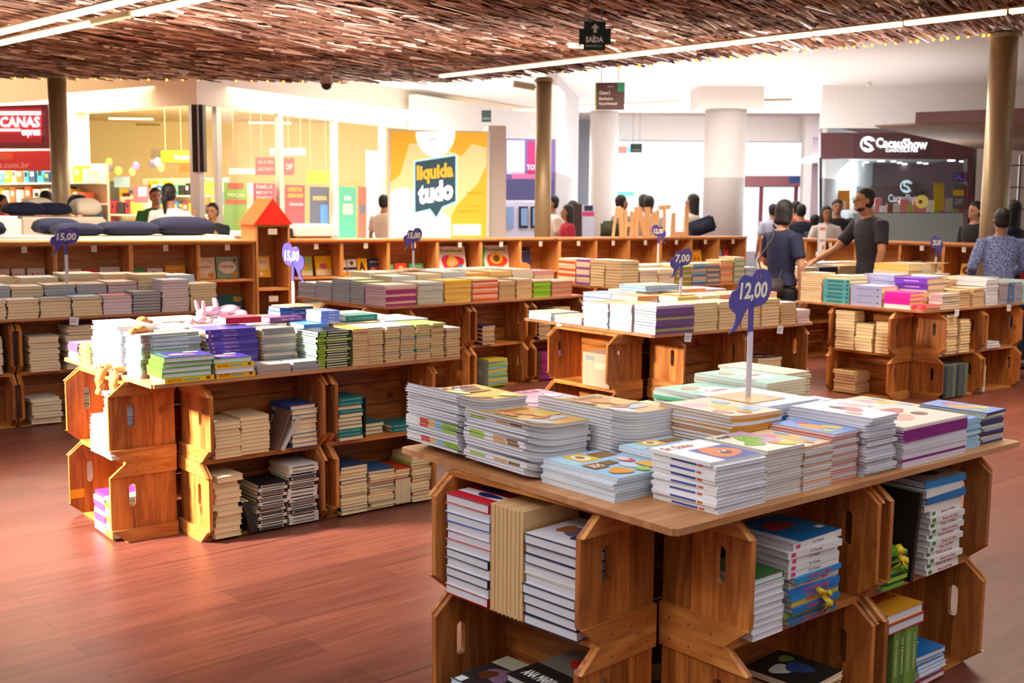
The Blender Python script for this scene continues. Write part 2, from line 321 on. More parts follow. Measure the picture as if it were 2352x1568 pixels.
std_crates('T1', dl=(-.03, 5)); tabletop('T1', -.03, 0, 1.70, 1.19, 'plywood board on crates carrying the 12,00 sign and magazines, nearest')
std_crates('T2', W=1.6, D=1.2, dx=-.07); tabletop('T2', -.05, .0, 1.63, 1.14, 'plywood board on crates carrying plush toys and tan paperback stacks')
std_crates('T5', 1.56, dl=(-.06, 2)); tabletop('T5', 0, 0, 1.57, 1.33, 'plywood board on crates carrying the 7,00 price sign')
std_crates('T6', 1.6, 1.2); tabletop('T6', -.03, 0.02, 1.72, 1.28, 'plywood board on crates at right with magenta and purple books')
std_crates('T4', 1.66, 1.3); tabletop('T4', 0.02, .02, 2.25, 1.38, 'plywood board with magenta, yellow and orange striped stacks')
crates('T4', [('X0', 1.93, 0, 0, 'F', 0, 'at the far right front, lower tier,'), ('X1', 1.93, 0, 1, 'F', 0, 'at the far right front, upper tier,')], '')
std_crates('T7', 1.66, 1.0); tabletop('T7', 0, -.12, 2.0, .98, 'plywood board far back carrying the small 12,00 sign')
lst = []
for tier, tn in ((0, 'lower'), (1, 'upper')):
    for i, nm in enumerate(('rightmost', 'second from right', 'third from right', 'fourth from right', 'fifth from right')):
        lst.append(('F%d%d' % (i, tier), -.42 - i * .64, 0, tier, 'F', random.uniform(-1, 1), f'in front, {nm}, {tn} tier,'))
    lst.append(('R%d' % tier, .0, .62, tier, 'R', 0, f'opening right, {tn} tier,'))
crates('T3', lst, ''); tabletop('T3', -3.3, 0, .03, 1.2, 'long plywood board at far left covered by cream paperback stacks')
crates('T8', [('F0', .4, 0, 0, 'F', 0, 'left, lower tier,'), ('F1', .4, 0, 1, 'F', 0, 'left, upper tier,'), ('G0', 1.05, 0, 0, 'F', 0, 'right, lower tier,'), ('G1', 1.05, 0, 1, 'F', 0, 'right, upper tier,')], '')
tabletop('T8', 0, 0, 1.5, .9, 'plywood board the woman and the man are browsing at')
# ---------------------------------------------------------------- books
BOOKS = []; BM_ = {}
def art_mat(c): return M(c, .42, spec=.3)
def book_parts(sx, sy, t, cov, page, spine, curl, art, marks, ptrn):
    """returns cover mesh and page mesh; origin bottom centre"""
    key = (round(sx, 4), round(sy, 4), round(t, 4), cov, page, spine, curl, art, marks, ptrn)
    if key in BM_: return BM_[key]
    ct = .0012 if t < .02 else .0022
    nx = 10 if curl else 1
    def dz(x):
        if not curl: return 0
        q = max(0, -(x / (sx / 2)) + .1) / 1.1; return curl * q * q
    def slab(bm, x0, y0, z0, x1, y1, z1, mi=0):
        rows = []
        for i in range(nx + 1):
            x = x0 + (x1 - x0) * i / nx; d = dz(x); rows.append([bm.verts.new((x, y0, z0 + d)), bm.verts.new((x, y1, z0 + d)), bm.verts.new((x, y1, z1 + d)), bm.verts.new((x, y0, z1 + d))])
        for i in range(nx):
            A, B = rows[i], rows[i + 1]
            for j in range(4): bm.faces.new((A[j], B[j], B[(j + 1) % 4], A[(j + 1) % 4])).material_index = mi
        bm.faces.new(rows[0][::-1]).material_index = mi; bm.faces.new(rows[-1]).material_index = mi
    X, Y = sx / 2, sy / 2
    bm = bmesh.new(); mats = [M(cov, .42, spec=.3)]
    slab(bm, -X, -Y, 0, X, Y, ct); slab(bm, -X, -Y, t - ct, X, Y, t)
    e = .0035 if t >= .02 else .0026
    sp = {'F': (-X, -Y, X, -Y + ct), 'B': (-X, Y - ct, X, Y), 'L': (-X, -Y, -X + ct, Y), 'R': (X - ct, -Y, X, Y)}[spine]
    slab(bm, sp[0], sp[1], ct, sp[2], sp[3], t - ct)
    def mi_of(c):
        m = art_mat(c)
        if m not in mats: mats.append(m)
        return mats.index(m)
    if marks:   # spine marks: (u0,u1,v0,v1,colour) or ('text',u0,u1,v0,v1,string,colour)
        def sfn(u, v, o=.0006):
            if spine == 'F': return (-X + u * sx, -Y - o, v * t + dz(-X + u * sx))
            if spine == 'L': return (-X - o, Y - u * sy, v * t + dz(-X))
            if spine == 'R': return (X + o, -Y + u * sy, v * t)
            return (X - u * sx, Y + o, v * t)
        for mk in marks:
            if mk[0] == 'text': text_into(bm, mk[5], lambda u, v: sfn(mk[1] + (mk[2] - mk[1]) * u, mk[3] + (mk[4] - mk[3]) * v), .02, mi_of(mk[6]))
            else:
                u0, u1, v0, v1, c = mk; bm.faces.new([bm.verts.new(sfn(u, v)) for u, v in ((u0, v0), (u1, v0), (u1, v1), (u0, v1))]).material_index = mi_of(c)
    if art:
        k = 0
        for a in ARTS[art]:
            k += 1; o = .0005 + .00025 * k
            cpt = lambda u, v: ((u - .5) * sx * .985, (v - .5) * sy * .985)
            if a[0] == 'text':
                _, u0, v0, u1, v1, s, c = a
                text_into(bm, s, lambda u, v: (lambda p: (p[0], p[1], t + o + dz(p[0])))(cpt(u0 + (u1 - u0) * u, v0 + (v1 - v0) * v)), .03, mi_of(c))
            elif a[0] == 'rect':
                _, u0, v0, u1, v1, c = a; m_ = mi_of(c); n = max(1, int(nx * (u1 - u0)) + (nx > 1))
                for i in range(n):
                    ua, ub = u0 + (u1 - u0) * i / n, u0 + (u1 - u0) * (i + 1) / n
                    bm.faces.new([bm.verts.new((lambda p: (p[0], p[1], t + o + dz(p[0])))(cpt(u, v))) for u, v in ((ua, v0), (ub, v0), (ub, v1), (ua, v1))]).material_index = m_
            else:
                _, cu_, cv, ru, rv, c = a; m_ = mi_of(c); n = 18; ph = (cu_ * 17 + cv * 31)
                cc = cpt(cu_, cv); vc = bm.verts.new((cc[0], cc[1], t + o + dz(cc[0]) + (.002 * (ru > .2) if curl else 0)))
                ring = []
                for i in range(n):
                    an = 2 * PI * i / n; q = 1 + (.13 * math.sin(3 * an + ph) if a[0] == 'blob' else 0)
                    p = cpt(min(1, max(0, cu_ + ru * q * math.cos(an))), min(1, max(0, cv + rv * q * math.sin(an)))); ring.append(bm.verts.new((p[0], p[1], t + o + dz(p[0]))))
                for i in range(n): bm.faces.new((vc, ring[i], ring[(i + 1) % n])).material_index = m_
    me = bpy.data.meshes.new('cover'); bm.to_mesh(me); bm.free()
    for m in mats: me.materials.append(m)
    bm = bmesh.new()
    x0 = -X + (ct if spine == 'L' else e); x1 = X - (ct if spine == 'R' else e); y0 = -Y + (ct if spine == 'F' else e); y1 = Y - (ct if spine == 'B' else e)
    slab(bm, x0, y0, ct, x1, y1, t - ct)
    mp_ = bpy.data.meshes.new('pages'); bm.to_mesh(mp_); bm.free(); mp_.materials.append(PAPER[page])
    BM_[key] = (me, mp_); return BM_[key]
STK = {}
def add_book(mw, sx, sy, t, cov, page, spine, label, group, kind='paperback_book', curl=0, art=None, marks=None, ptrn=None):
    BOOKS.append(dict(mw=mw, key=(sx, sy, t, cov, page, spine, curl, art, marks, ptrn), label=label, group=group, kind=kind))
def S(T, a, b, sx, sy, n, t, cov, desc, page='cream', spine='F', z=.76, rot=0, jit=.004, curl=0, art=None, kind='paperback_book', marks=None, mevery=1, covs=None, top=None, spines=None, mat=None, flip=0):
    """a stack of n flat books; a,b = min corner in the table frame"""
    base = TF[T] if mat is None else mat
    cx, cy = a + sx / 2, b + sy / 2
    for i in range(n):
        jj = jit if i < n - 1 else jit * 1.8
        if n == 1: jj = 0
        r = rot + random.uniform(-1, 1) * jj * 320 * .9
        m = base @ Matrix.Translation((cx + random.uniform(-jj, jj), cy + random.uniform(-jj, jj), z + i * (t + .0004))) @ Matrix.Rotation(math.radians(r), 4, 'Z')
        c = cov if not covs else covs[i % len(covs)]
        sp = spine if not spines else spines[i % len(spines)]
        last = i == n - 1
        mk = marks if (marks and i % mevery == 0) else None
        if isinstance(mk, list): mk = tuple(mk)
        kcov = (top if (last and top) else c)
        k = n - 1 - i
        lab = f"{ORD[k]} book of {desc}" if n > 1 else desc
        add_book(m, sx, sy, t, kcov, page, sp, lab, f"books in {desc}" if n > 1 else 'single loose books', kind, curl, art if last else None, mk)
def crate_S(T, key, x, y, sx, sy, n, t, cov, desc, **kw):
    """stack inside a crate; x along the opening from its left, y depth from the opening"""
    m = CR[T, key] @ Matrix.Translation((-CL / 2 + .018, 0, .0135)); z0 = kw.pop('z', 0)
    S(T, x, y, sx, sy, n, t, cov, desc, z=z0, mat=m, **kw)
def U(base, x, y, z, n, t, hgt, dep, cov, desc, page='cream', lean=0, kind='paperback_book', spine_out=True, covs=None, gap=.0006, marks=None, leans=None):
    """upright books side by side along x, spine (or page) edge towards the front; lean in degrees"""
    xx = x
    for i in range(n):
        c = cov if not covs else covs[i % len(covs)]
        le = lean if not leans else leans[i % len(leans)]
        sl = math.radians(le)
        # canonical: x->up, thickness->x
        R = Matrix(((0, 0, 1, 0), (0, 1, 0, 0), (-1, 0, 0, 0), (0, 0, 0, 1)))   # x -> -z ; z -> x
        m = base @ Matrix.Translation((xx, y + dep / 2, z)) @ Matrix.Rotation(sl, 4, 'Y') @ Matrix.Translation((0, 0, hgt / 2)) @ R
        pos = ORD[i] if i else 'first'
        add_book(m, hgt, dep, t, c, page, 'F' if spine_out else 'B', f"{pos} upright book from left {desc}" if n > 1 else f"{desc}", f"upright books {desc}" if n > 1 else 'single loose books', kind, 0, None, marks)
        xx += (t + gap) / max(.2, math.cos(sl))
def FACE(base, x, y, z, wd, hg, t, cov, art, label, kind='display_book', lean=12, yaw=0, page='white', group=None):
    """book shown cover-out, leaning back"""
    R = Matrix(((1, 0, 0, 0), (0, 0, -1, 0), (0, 1, 0, 0), (0, 0, 0, 1)))      # y->z, z->-y
    m = base @ Matrix.Translation((x + wd / 2, y, z)) @ Matrix.Rotation(math.radians(yaw), 4, 'Z') @ Matrix.Rotation(math.radians(-lean), 4, 'X') @ Matrix.Translation((0, 0, hg / 2)) @ R
    add_book(m, wd, hg, t, cov, page, 'L', label, group or 'books displayed cover-out in the cubbies', kind, 0, art)
ARTS = {}
def rnd_art(name, cols, nb=9, seed=1, title=None, tc='#ffffff', bg=None):
    r = random.Random(seed); L_ = []
    if bg: L_.append(('rect', 0.0, 0.0, 1.0, 1.0, bg))
    for i in range(nb): L_.append(('blob', r.uniform(.12, .88), r.uniform(.1, .85), r.uniform(.06, .2), r.uniform(.05, .17), r.choice(cols)))
    if title: L_.append(('text', .12, .8, .88, .93, title, tc))
    ARTS[name] = tuple(L_)
rnd_art('gold', ['#ffd640', '#fff2b0', '#b07030', '#c8d8e8', '#8a4a20', '#ffe9a0', '#9aa8b8'], 12, 3, 'SAFARI', '#9a2848', '#f4c85a')
rnd_art('pinkgreen', ['#f0a8c8', '#c8d860', '#d8d8dc', '#e8e8f0', '#f6c8d8'], 12, 4, 'FAZENDA', '#c8406a', '#efb4c6')
rnd_art('brownlion', ['#d88a30', '#e0b050', '#c8d040', '#c0bcc4', '#8a4a28', '#c8641c'], 11, 6, 'DINOSSAURO', '#a06a30', '#d9a45a')
ARTS['brownlion'] += (('disc', .3, .62, .13, .16, '#c85a18'), ('disc', .3, .62, .08, .1, '#e89a3c'), ('disc', .3, .6, .02, .03, '#3a2010'))
ARTS['koala'] = (('rect', 0, 0, 1, 1, '#a8cbe4'), ('rect', .02, .62, .24, .98, '#b8d8e8'), ('rect', .26, .66, .6, .98, '#f0c020'), ('disc', .42, .82, .12, .12, '#fff0d8'), ('disc', .42, .83, .06, .06, '#b86a30'), ('rect', .62, .7, .95, .9, '#9a6a34'),
    ('disc', .82, .5, .1, .12, '#d84848'), ('disc', .82, .54, .085, .08, '#f4c8c8'), ('disc', .62, .3, .1, .12, '#d0d8dc'), ('rect', .1, .36, .36, .56, '#a86e38'), ('rect', .38, .42, .62, .56, '#8a6a3c'), ('blob', .3, .18, .16, .12, '#f0a03c'),
    ('blob', .85, .2, .13, .14, '#f0b040'), ('blob', .6, .1, .1, .07, '#a8c850'), ('text', .12, .4, .34, .5, 'ZOO', '#fff4dc'))
ARTS['peach'] = (('rect', 0, 0, 1, 1, '#f0cbae'), ('blob', .3, .7, .2, .12, '#f0a0b8'), ('disc', .55, .45, .16, .2, '#e8b850'), ('blob', .75, .25, .15, .12, '#a8c0d8'), ('blob', .2, .25, .13, .12, '#c87040'), ('disc', .8, .7, .1, .12, '#9ac0d0'), ('blob', .5, .15, .1, .08, '#d8983c'))
ARTS['orangeface'] = (('rect', 0, 0, 1, 1, '#efeaf0'), ('rect', .3, 0, 1, .62, '#3c4c9c'), ('blob', .62, .34, .28, .26, '#e87030'), ('disc', .64, .3, .12, .1, '#5a1c14'), ('disc', .58, .34, .03, .03, '#fff8f0'), ('disc', .68, .34, .03, .03, '#fff8f0'), ('text', .06, .74, .6, .9, 'Sr. Sono', '#c85a30'))
ARTS['crocodile'] = (('rect', 0, 0, 1, 1, '#f4ead2'), ('rect', .5, .3, 1, 1, '#c8a0b8'), ('blob', .55, .62, .24, .2, '#86b830'), ('blob', .3, .38, .2, .13, '#7ab02c'), ('disc', .5, .74, .04, .05, '#ffffff'), ('disc', .5, .74, .018, .025, '#202020'), ('blob', .7, .25, .12, .1, '#e88a30'), ('blob', .85, .15, .2, .1, '#e8c830'), ('text', .06, .8, .46, .95, 'O travesseiro', '#4a2a1c'))
ARTS['white_red'] = (('rect', 0, 0, 1, 1, '#f6eff2'), ('blob', .66, .5, .22, .2, '#d88890'), ('disc', .6, .62, .1, .1, '#5c2a2a'), ('rect', .0, .0, .16, 1, '#e8e4ee'), ('blob', .3, .3, .12, .1, '#e8b8a0'))
ARTS['casamento'] = (('rect', 0, 0, 1, 1, '#f2ecec'), ('blob', .6, .6, .16, .2, '#e8b8b0'), ('blob', .4, .3, .14, .12, '#c8d8c8'), ('disc', .75, .35, .07, .09, '#d89090'), ('rect', 0, 0, 1, .08, '#58b070'))
ARTS['mintoval'] = (('rect', 0, 0, 1, 1, '#9cc8b8'), ('disc', .55, .5, .28, .26, '#f4e8e0'), ('blob', .35, .76, .14, .1, '#e0905c'), ('text', .36, .44, .74, .58, 'Contos', '#d06050'), ('blob', .12, .3, .08, .08, '#e8a070'))
ARTS['beige_girls'] = (('rect', 0, 0, 1, 1, '#ecdccc'), ('blob', .6, .7, .2, .14, '#c86868'), ('blob', .4, .4, .18, .16, '#e8a898'), ('disc', .72, .4, .08, .1, '#8a3c3c'), ('text', .14, .6, .5, .78, 'Amigas', '#b03838'))
ARTS['tropical'] = (('rect', 0, 0, 1, 1, '#88a0e0'), ('blob', .4, .5, .24, .2, '#f0a848'), ('blob', .7, .3, .16, .16, '#f4d060'), ('blob', .25, .2, .1, .1, '#c8d850'), ('disc', .6, .75, .1, .1, '#e87890'))
ARTS['flag'] = (('rect', 0, 0, 1, 1, '#f0eef2'), ('rect', 0, .8, 1, 1, '#c01c30'), ('rect', 0, .4, 1, .6, '#c01c30'), ('rect', 0, 0, 1, .2, '#c01c30'), ('blob', .4, .55, .3, .1, '#2c2c70'), ('blob', .62, .3, .26, .08, '#2c2c70'))
ARTS['bluefish'] = (('rect', 0, 0, 1, 1, '#1c6ca4'), ('blob', .5, .62, .26, .16, '#a83c38'), ('rect', 0, 0, .14, 1, '#d8d4d4'), ('rect', .82, .2, .95, .3, '#e8e8e8'))
ARTS['darkcook'] = (('rect', 0, 0, 1, 1, '#262022'), ('rect', .0, .45, 1, 1, '#80766e'), ('blob', .4, .75, .14, .14, '#c82c2c'), ('blob', .62, .62, .16, .12, '#d8d0c8'), ('blob', .75, .82, .12, .1, '#3a2a28'), ('text', .1, .1, .9, .26, 'ANA MARIA BRAGA', '#f4f0ec'))
ARTS['boy'] = (('rect', 0, 0, 1, 1, '#d8d2da'), ('blob', .5, .5, .26, .2, '#6c5c78'), ('blob', .3, .5, .14, .16, '#a0603c'), ('blob', .7, .3, .1, .1, '#3a3048'))
ARTS['darkscene'] = (('rect', 0, 0, 1, 1, '#24201c'), ('blob', .35, .6, .2, .14, '#c8c4b4'), ('blob', .6, .45, .2, .2, '#28406c'), ('blob', .75, .75, .14, .1, '#6c7c38'))
ARTS['redyellow'] = (('rect', 0, 0, 1, 1, '#c01c18'), ('rect', 0, 0, 1, .4, '#e0a028'), ('blob', .6, .62, .2, .14, '#e8c040'))
ARTS['rabbitnet'] = (('rect', 0, 0, 1, 1, '#d89020'), ('text', .1, .4, .9, .75, 'Ballet', '#a83010'))
ARTS['blueletter'] = (('rect', 0, 0, 1, 1, '#1c6cb0'), ('rect', .25, .35, .75, .65, '#d8dcdc'), ('text', .3, .42, .7, .6, 'LEITURA', '#c83030'))
ARTS['dinocrime'] = (('rect', 0, 0, 1, 1, '#342c30'), ('blob', .5, .5, .3, .2, '#8c6c84'), ('blob', .3, .4, .14, .14, '#6c3424'), ('rect', .04, .02, .2, .16, '#f0f0f0'), ('rect', 0, .7, 1, 1, '#c8c4a4'))
ARTS['purplekids'] = (('rect', 0, 0, 1, 1, '#40308c'), ('blob', .4, .5, .2, .16, '#e08858'), ('blob', .6, .4, .14, .12, '#d87048'), ('rect', .05, .1, .12, .9, '#48b040'), ('rect', .6, .75, .9, .9, '#f0f0f0'))
ARTS['purpleyellow'] = (('rect', 0, 0, 1, 1, '#3c2c6c'), ('blob', .5, .5, .22, .14, '#e8c030'), ('blob', .2, .7, .14, .1, '#d05028'), ('blob', .8, .3, .16, .12, '#98b838'), ('disc', .3, .4, .1, .1, '#e0a020'))
ARTS['green_yellow'] = (('rect', 0, 0, 1, 1, '#f2eeda'), ('blob', .5, .5, .3, .2, '#f0b040'), ('blob', .25, .7, .16, .12, '#e06040'), ('blob', .7, .3, .2, .14, '#8cc050'))
ARTS['photo'] = (('rect', 0, 0, 1, 1, '#c8a888'), ('blob', .5, .5, .3, .24, '#8a6858'), ('blob', .3, .3, .2, .14, '#e8d8c8'))
ARTS['warm'] = (('rect', 0, 0, 1, 1, '#f0d0a0'), ('blob', .3, .6, .2, .2, '#f4a040'), ('blob', .7, .4, .2, .2, '#f0d048'), ('blob', .5, .2, .2, .1, '#e86848'))
ARTS['astro'] = (('rect', 0, 0, 1, 1, '#f4f0ec'), ('blob', .5, .36, .42, .32, '#d82850'), ('blob', .5, .42, .2, .24, '#f8b820'), ('disc', .5, .4, .12, .14, '#f4c8a0'), ('text', .06, .78, .9, .9, 'Aventuras', '#30a040'), ('disc', .8, .2, .08, .08, '#30a0c8'))
ARTS['astro2'] = (('rect', 0, 0, 1, 1, '#f4f0ec'), ('blob', .5, .36, .42, .32, '#e84828'), ('disc', .5, .5, .26, .24, '#f8c020'), ('disc', .5, .48, .14, .14, '#7a3c28'), ('text', .06, .78, .9, .9, 'Amizades', '#28a088'))
ARTS['prince'] = (('rect', 0, 0, 1, 1, '#342c60'), ('disc', .45, .12, .5, .22, '#f09048'), ('rect', .4, .3, .46, .5, '#f0e0d0'), ('text', .1, .76, .9, .84, 'O Pequeno', '#c8b8d8'))
ARTS['cream_cloud'] = (('rect', 0, 0, 1, 1, '#f0dcb4'), ('disc', .5, .5, .4, .3, '#fff6e8'), ('text', .18, .5, .8, .62, 'Contos', '#a85030'), ('blob', .8, .15, .14, .12, '#f0a030'), ('disc', .2, .85, .08, .08, '#a04030'))
ARTS['teal_cloud'] = (('rect', 0, 0, 1, 1, '#98b8a0'), ('disc', .5, .5, .4, .3, '#fff6e8'), ('text', .18, .5, .8, .62, 'Historias', '#a85030'), ('blob', .8, .15, .14, .12, '#f0a030'), ('disc', .85, .85, .08, .08, '#b83030'))
ARTS['geo'] = (('rect', 0, 0, 1, 1, '#1c6c74'), ('text', .08, .3, .92, .5, 'Geopolitica', '#f0dcb8'), ('blob', .8, .8, .2, .14, '#c8a040'))
ARTS['yellowtext'] = (('rect', 0, 0, 1, 1, '#f4b82c'), ('rect', .15, .35, .85, .9, '#f8e8b8'), ('text', .22, .64, .78, .8, 'DICAS', '#c89040'), ('blob', .3, .15, .1, .1, '#ffffff'))
ARTS['yellowsun'] = (('rect', 0, 0, 1, 1, '#f8cc20'), ('disc', .5, .48, .24, .16, '#d86a90'), ('rect', 0, 0, 1, .3, '#f4e4c0'))
ARTS['greensun'] = (('rect', 0, 0, 1, 1, '#b8d878'), ('disc', .5, .5, .26, .18, '#f0c030'), ('rect', 0, 0, 1, .25, '#f4e4c0'))
ARTS['yellowletter'] = (('rect', 0, 0, 1, 1, '#f8c018'), ('text', .15, .2, .8, .8, 'A', '#2c2c30'))
ARTS['navycity'] = (('rect', 0, 0, 1, 1, '#2c3c6c'), ('text', .1, .74, .9, .86, 'CONTOS', '#e8e0d0'), ('blob', .4, .3, .26, .16, '#d87838'), ('blob', .75, .4, .12, .2, '#a83848'))
ARTS['stripes'] = (('rect', 0, 0, 1, 1, '#f0e8e0'), ('rect', 0, 0, 1, .2, '#e8a020'), ('rect', 0, .3, 1, .5, '#303860'), ('disc', .5, .75, .2, .14, '#404048'))
ARTS['greendots'] = (('rect', 0, 0, 1, 1, '#38a878'), ('disc', .3, .3, .08, .1, '#f0c040'), ('disc', .7, .3, .08, .1, '#f0c040'), ('text', .15, .6, .85, .8, 'Jogos', '#e8c8a0'))
ARTS['reddots'] = (('rect', 0, 0, 1, 1, '#e84830'), ('disc', .5, .5, .2, .24, '#f8d080'))
ARTS['orangekids'] = (('rect', 0, 0, 1, 1, '#f8a820'), ('disc', .3, .4, .12, .12, '#c86030'), ('disc', .7, .4, .12, .12, '#c86030'), ('blob', .5, .15, .3, .1, '#f8e0b0'), ('text', .2, .7, .8, .84, 'Amigos', '#fff0d0'))
ARTS['whitecard'] = (('rect', 0, 0, 1, 1, '#f0e8e4'), ('blob', .5, .6, .26, .14, '#c8687c'), ('rect', .1, .1, .9, .2, '#e880a8'))
ARTS['redcard'] = (('rect', 0, 0, 1, 1, '#d83850'), ('blob', .5, .5, .2, .2, '#f0b0a8'))
ARTS['bluecard'] = (('rect', 0, 0, 1, 1, '#70c0d8'), ('blob', .5, .4, .2, .26, '#f0d060'))
ARTS['record'] = (('rect', 0, 0, 1, 1, '#f0a818'), ('disc', .45, .5, .34, .32, '#5a1c18'), ('disc', .45, .5, .1, .1, '#e8b030'))
ARTS['greyperson'] = (('rect', 0, 0, 1, 1, '#a89888'), ('blob', .5, .5, .26, .3, '#4c3c38'))
ARTS['toy_train'] = (('rect', 0, 0, 1, 1, '#f0d8c8'), ('disc', .3, .5, .1, .2, '#e84858'), ('disc', .6, .5, .1, .2, '#f0a030'), ('disc', .85, .4, .1, .2, '#7a5ca8'))
# ---------------------------------------------------------------- books on the nearest table
PB = 'picture_book'
gr = (('rect',),)
flagm = ((.28, .45, .1, .9, '#d83828'), (.46, .56, .1, .9, '#f0b860'), (.57, .7, .1, .9, '#90c8e8'), (.71, .99, .1, .9, '#90c830'))
grm = ((.1, .35, .1, .9, '#a0d030'), (.5, .7, .1, .9, '#e8a060'), (.72, .9, .1, .9, '#90602c'))
bluem = ((.3, .7, .2, .8, '#3c50a0'), (.72, .8, .2, .8, '#d05838'))
S('T1', -.02, .89, .27, .28, 20, .0088, '#e9e6ea', 'the curled magazine stack at the nearest table\'s left corner', 'white', spines=['R', 'L', 'L', 'R', 'R', 'R', 'L', 'L', 'L', 'R', 'R', 'R', 'R', 'R', 'R', 'R', 'R', 'R', 'R', 'R'], marks=flagm, curl=.03, art='gold', kind=PB, jit=.005)
S('T1', -.01, .58, .24, .29, 17, .0088, '#ece8ea', 'the curled magazine stack second from nearest table\'s left corner', 'white', spines=['R', 'R', 'L', 'R', 'R', 'R', 'R', 'R', 'L', 'L', 'R', 'R', 'R', 'R', 'L', 'R', 'R'], marks=grm, curl=.022, art='brownlion', kind=PB, jit=.006, top='#e2c8a0')
S('T1', .29, .90, .26, .27, 15, .0088, '#d8d4da', 'the pink and green magazine stack at the nearest table\'s back left', 'white', 'R', art='pinkgreen', kind=PB)
S('T1', .245, .50, .26, .33, 18, .009, '#e6e0e0', 'the orange lion magazine stack in the nearest table\'s second row', 'white', 'R', curl=.022, art='brownlion', kind=PB, jit=.005)
S('T1', .03, .27, .22, .29, 8, .0078, '#dfe6f0', 'the low pale blue animal-cover stack at nearest table\'s front', 'blue', 'L', art='koala', kind=PB)
S('T1', .26, .28, .22, .2, 11, .0078, '#dfe6f0', 'the pale blue animal-cover stack behind the front one', 'blue', 'L', art='koala', kind=PB)
S('T1', .15, .03, .2, .22, 14, .0092, '#f2f0f4', 'the thick white stack at the nearest table\'s near corner', 'white', 'L', marks=bluem, mevery=2, art='orangeface', kind=PB, jit=.006)
S('T1', .365, .04, .16, .22, 16, .008, '#e8d8c8', 'the cream stack with a green crocodile cover', 'white', 'R', art='crocodile', kind=PB)
S('T1', .535, .04, .13, .22, 15, .0078, '#e8c8a0', 'the cream stack right of the crocodile stack', 'white', 'R', covs=['#e8dcd0', '#e8dcd0', '#e8903c'], kind=PB, art='peach')
S('T1', .675, .05, .13, .22, 17, .0078, '#d84830', 'the red-edged stack in the nearest table\'s front row', 'white', 'R', covs=['#d84830', '#e8dcd8', '#e8c8b8'], kind=PB, art='tropical')
S('T1', .82, .03, .15, .28, 19, .0085, '#e8e4ea', 'the tall white stack left of the magenta one', 'white', 'R', covs=['#ece8ec', '#c8c4d0'], kind=PB, art='white_red', jit=.007)
mg = ((0, 1, 0, 1, '#8c1c7c'),); wh = ((0, 1, 0, 1, '#dcd4de'),)
S('T1', 1.0, .02, .37, .27, 9, .0085, '#dcd4de', 'the magenta-spined stack, lower white part', 'white', 'F', covs=['#dcd4de', '#dcd4de', '#8c1c7c', '#dcd4de', '#dcd4de', '#dcd4de', '#dcd4de', '#dcd4de', '#dcd4de'], kind=PB, jit=.002)
S('T1', 1.0, .02, .37, .27, 5, .0085, '#8c1c7c', 'the magenta-spined stack on the nearest table, upper part', 'white', 'F', z=.76 + 9 * .0089, top='#f0dcd8', art='beige_girls', kind=PB, jit=.002)
S('T1', 1.39, .05, .12, .24, 11, .0085, '#9cc4dc', 'the light blue stack beside the magenta one', 'white', 'F', covs=['#9cc4dc', '#9cc4dc', '#c8dce8'], art='tropical', kind=PB)
S('T1', 1.53, .05, .14, .24, 12, .0085, '#3c3068', 'the indigo stack at the nearest table\'s right corner', 'white', 'F', covs=['#3c3068', '#b0a8c8', '#c8d0a0', '#3c3068'], art='tropical', kind=PB, jit=.006)
S('T1', .5, .27, .23, .29, 17, .0098, '#d8dce6', 'the peach-cover magazine stack left of the 12,00 sign', 'white', 'F', covs=['#d8dce6'] * 8 + ['#e09a3c', '#d8dce6', '#e09a3c', '#e09a3c', '#d8a040', '#e09a3c', '#d8dce6', '#e09a3c', '#e0b080'], curl=.006, art='peach', kind=PB)
S('T1', .745, .33, .26, .29, 18, .0092, '#dce0ec', 'the blue and white stack carrying the 12,00 sign', 'white', 'F', covs=['#2c5cb0', '#d0c8d8', '#d0c8d8', '#e0d8e0', '#d0c8d8', '#3c68b0', '#e0d8e0', '#e8e4ee', '#e8e4ee', '#e0d8e0', '#d0c8d8', '#d0c8d8', '#2c90d0', '#2c90d0', '#e8e4ee', '#e8e4ee', '#d0d8ec', '#e4e8f4'], kind=PB, jit=.003)
S('T1', .60, .66, .3, .32, 10, .0085, '#c83878', 'the low stack with pink and blue edges behind the peach covers', 'white', 'F', covs=['#40a068', '#e06030', '#3a9a60', '#3878c0', '#d8306c', '#a82c8c', '#3c88c8', '#d03080', '#88a8d8', '#d0d8e8'], art='warm', kind=PB, jit=.008)
S('T1', .95, .66, .27, .34, 11, .011, '#f0f0ec', 'the white and green stack at the nearest table\'s back', 'cream', 'L', covs=['#f0f0ec', '#d8dcd0', '#68c890'], art='mintoval', kind=PB, jit=.006)
S('T1', 1.24, .72, .24, .34, 13, .011, '#c8d8d0', 'the mint-cover stack left of the back right corner', 'cream', 'L', covs=['#d8e0d8', '#c8c8b8'], art='mintoval', kind=PB)
S('T1', 1.49, .82, .16, .33, 12, .012, '#d8d8c0', 'the pale cream stack at the nearest table\'s back right corner', 'cream', 'L', covs=['#e0dcc8', '#d0ccb0'], kind=PB)
cas = ((0, .3, 0, 1, '#d8d4e8'), (.3, .42, 0, 1, '#b83858'), (.42, .6, 0, 1, '#e0d8dc'), (.6, 1, 0, 1, '#70c080'))
cas2 = (('text', .06, .34, .3, .75, 'O casamento', '#a890b0'), (.38, .5, 0, 1, '#b83858'), (.66, 1, 0, 1, '#70c080'))
S('T1', 1.05, .36, .2, .26, 4, .022, '#e0dce4', 'the white wedding picture book stack behind the tall white stack', 'white', 'F', covs=['#e0dce4', '#c85058', '#e8e4e8', '#ece8ee'], art='casamento', kind='hardcover_book', marks=cas)
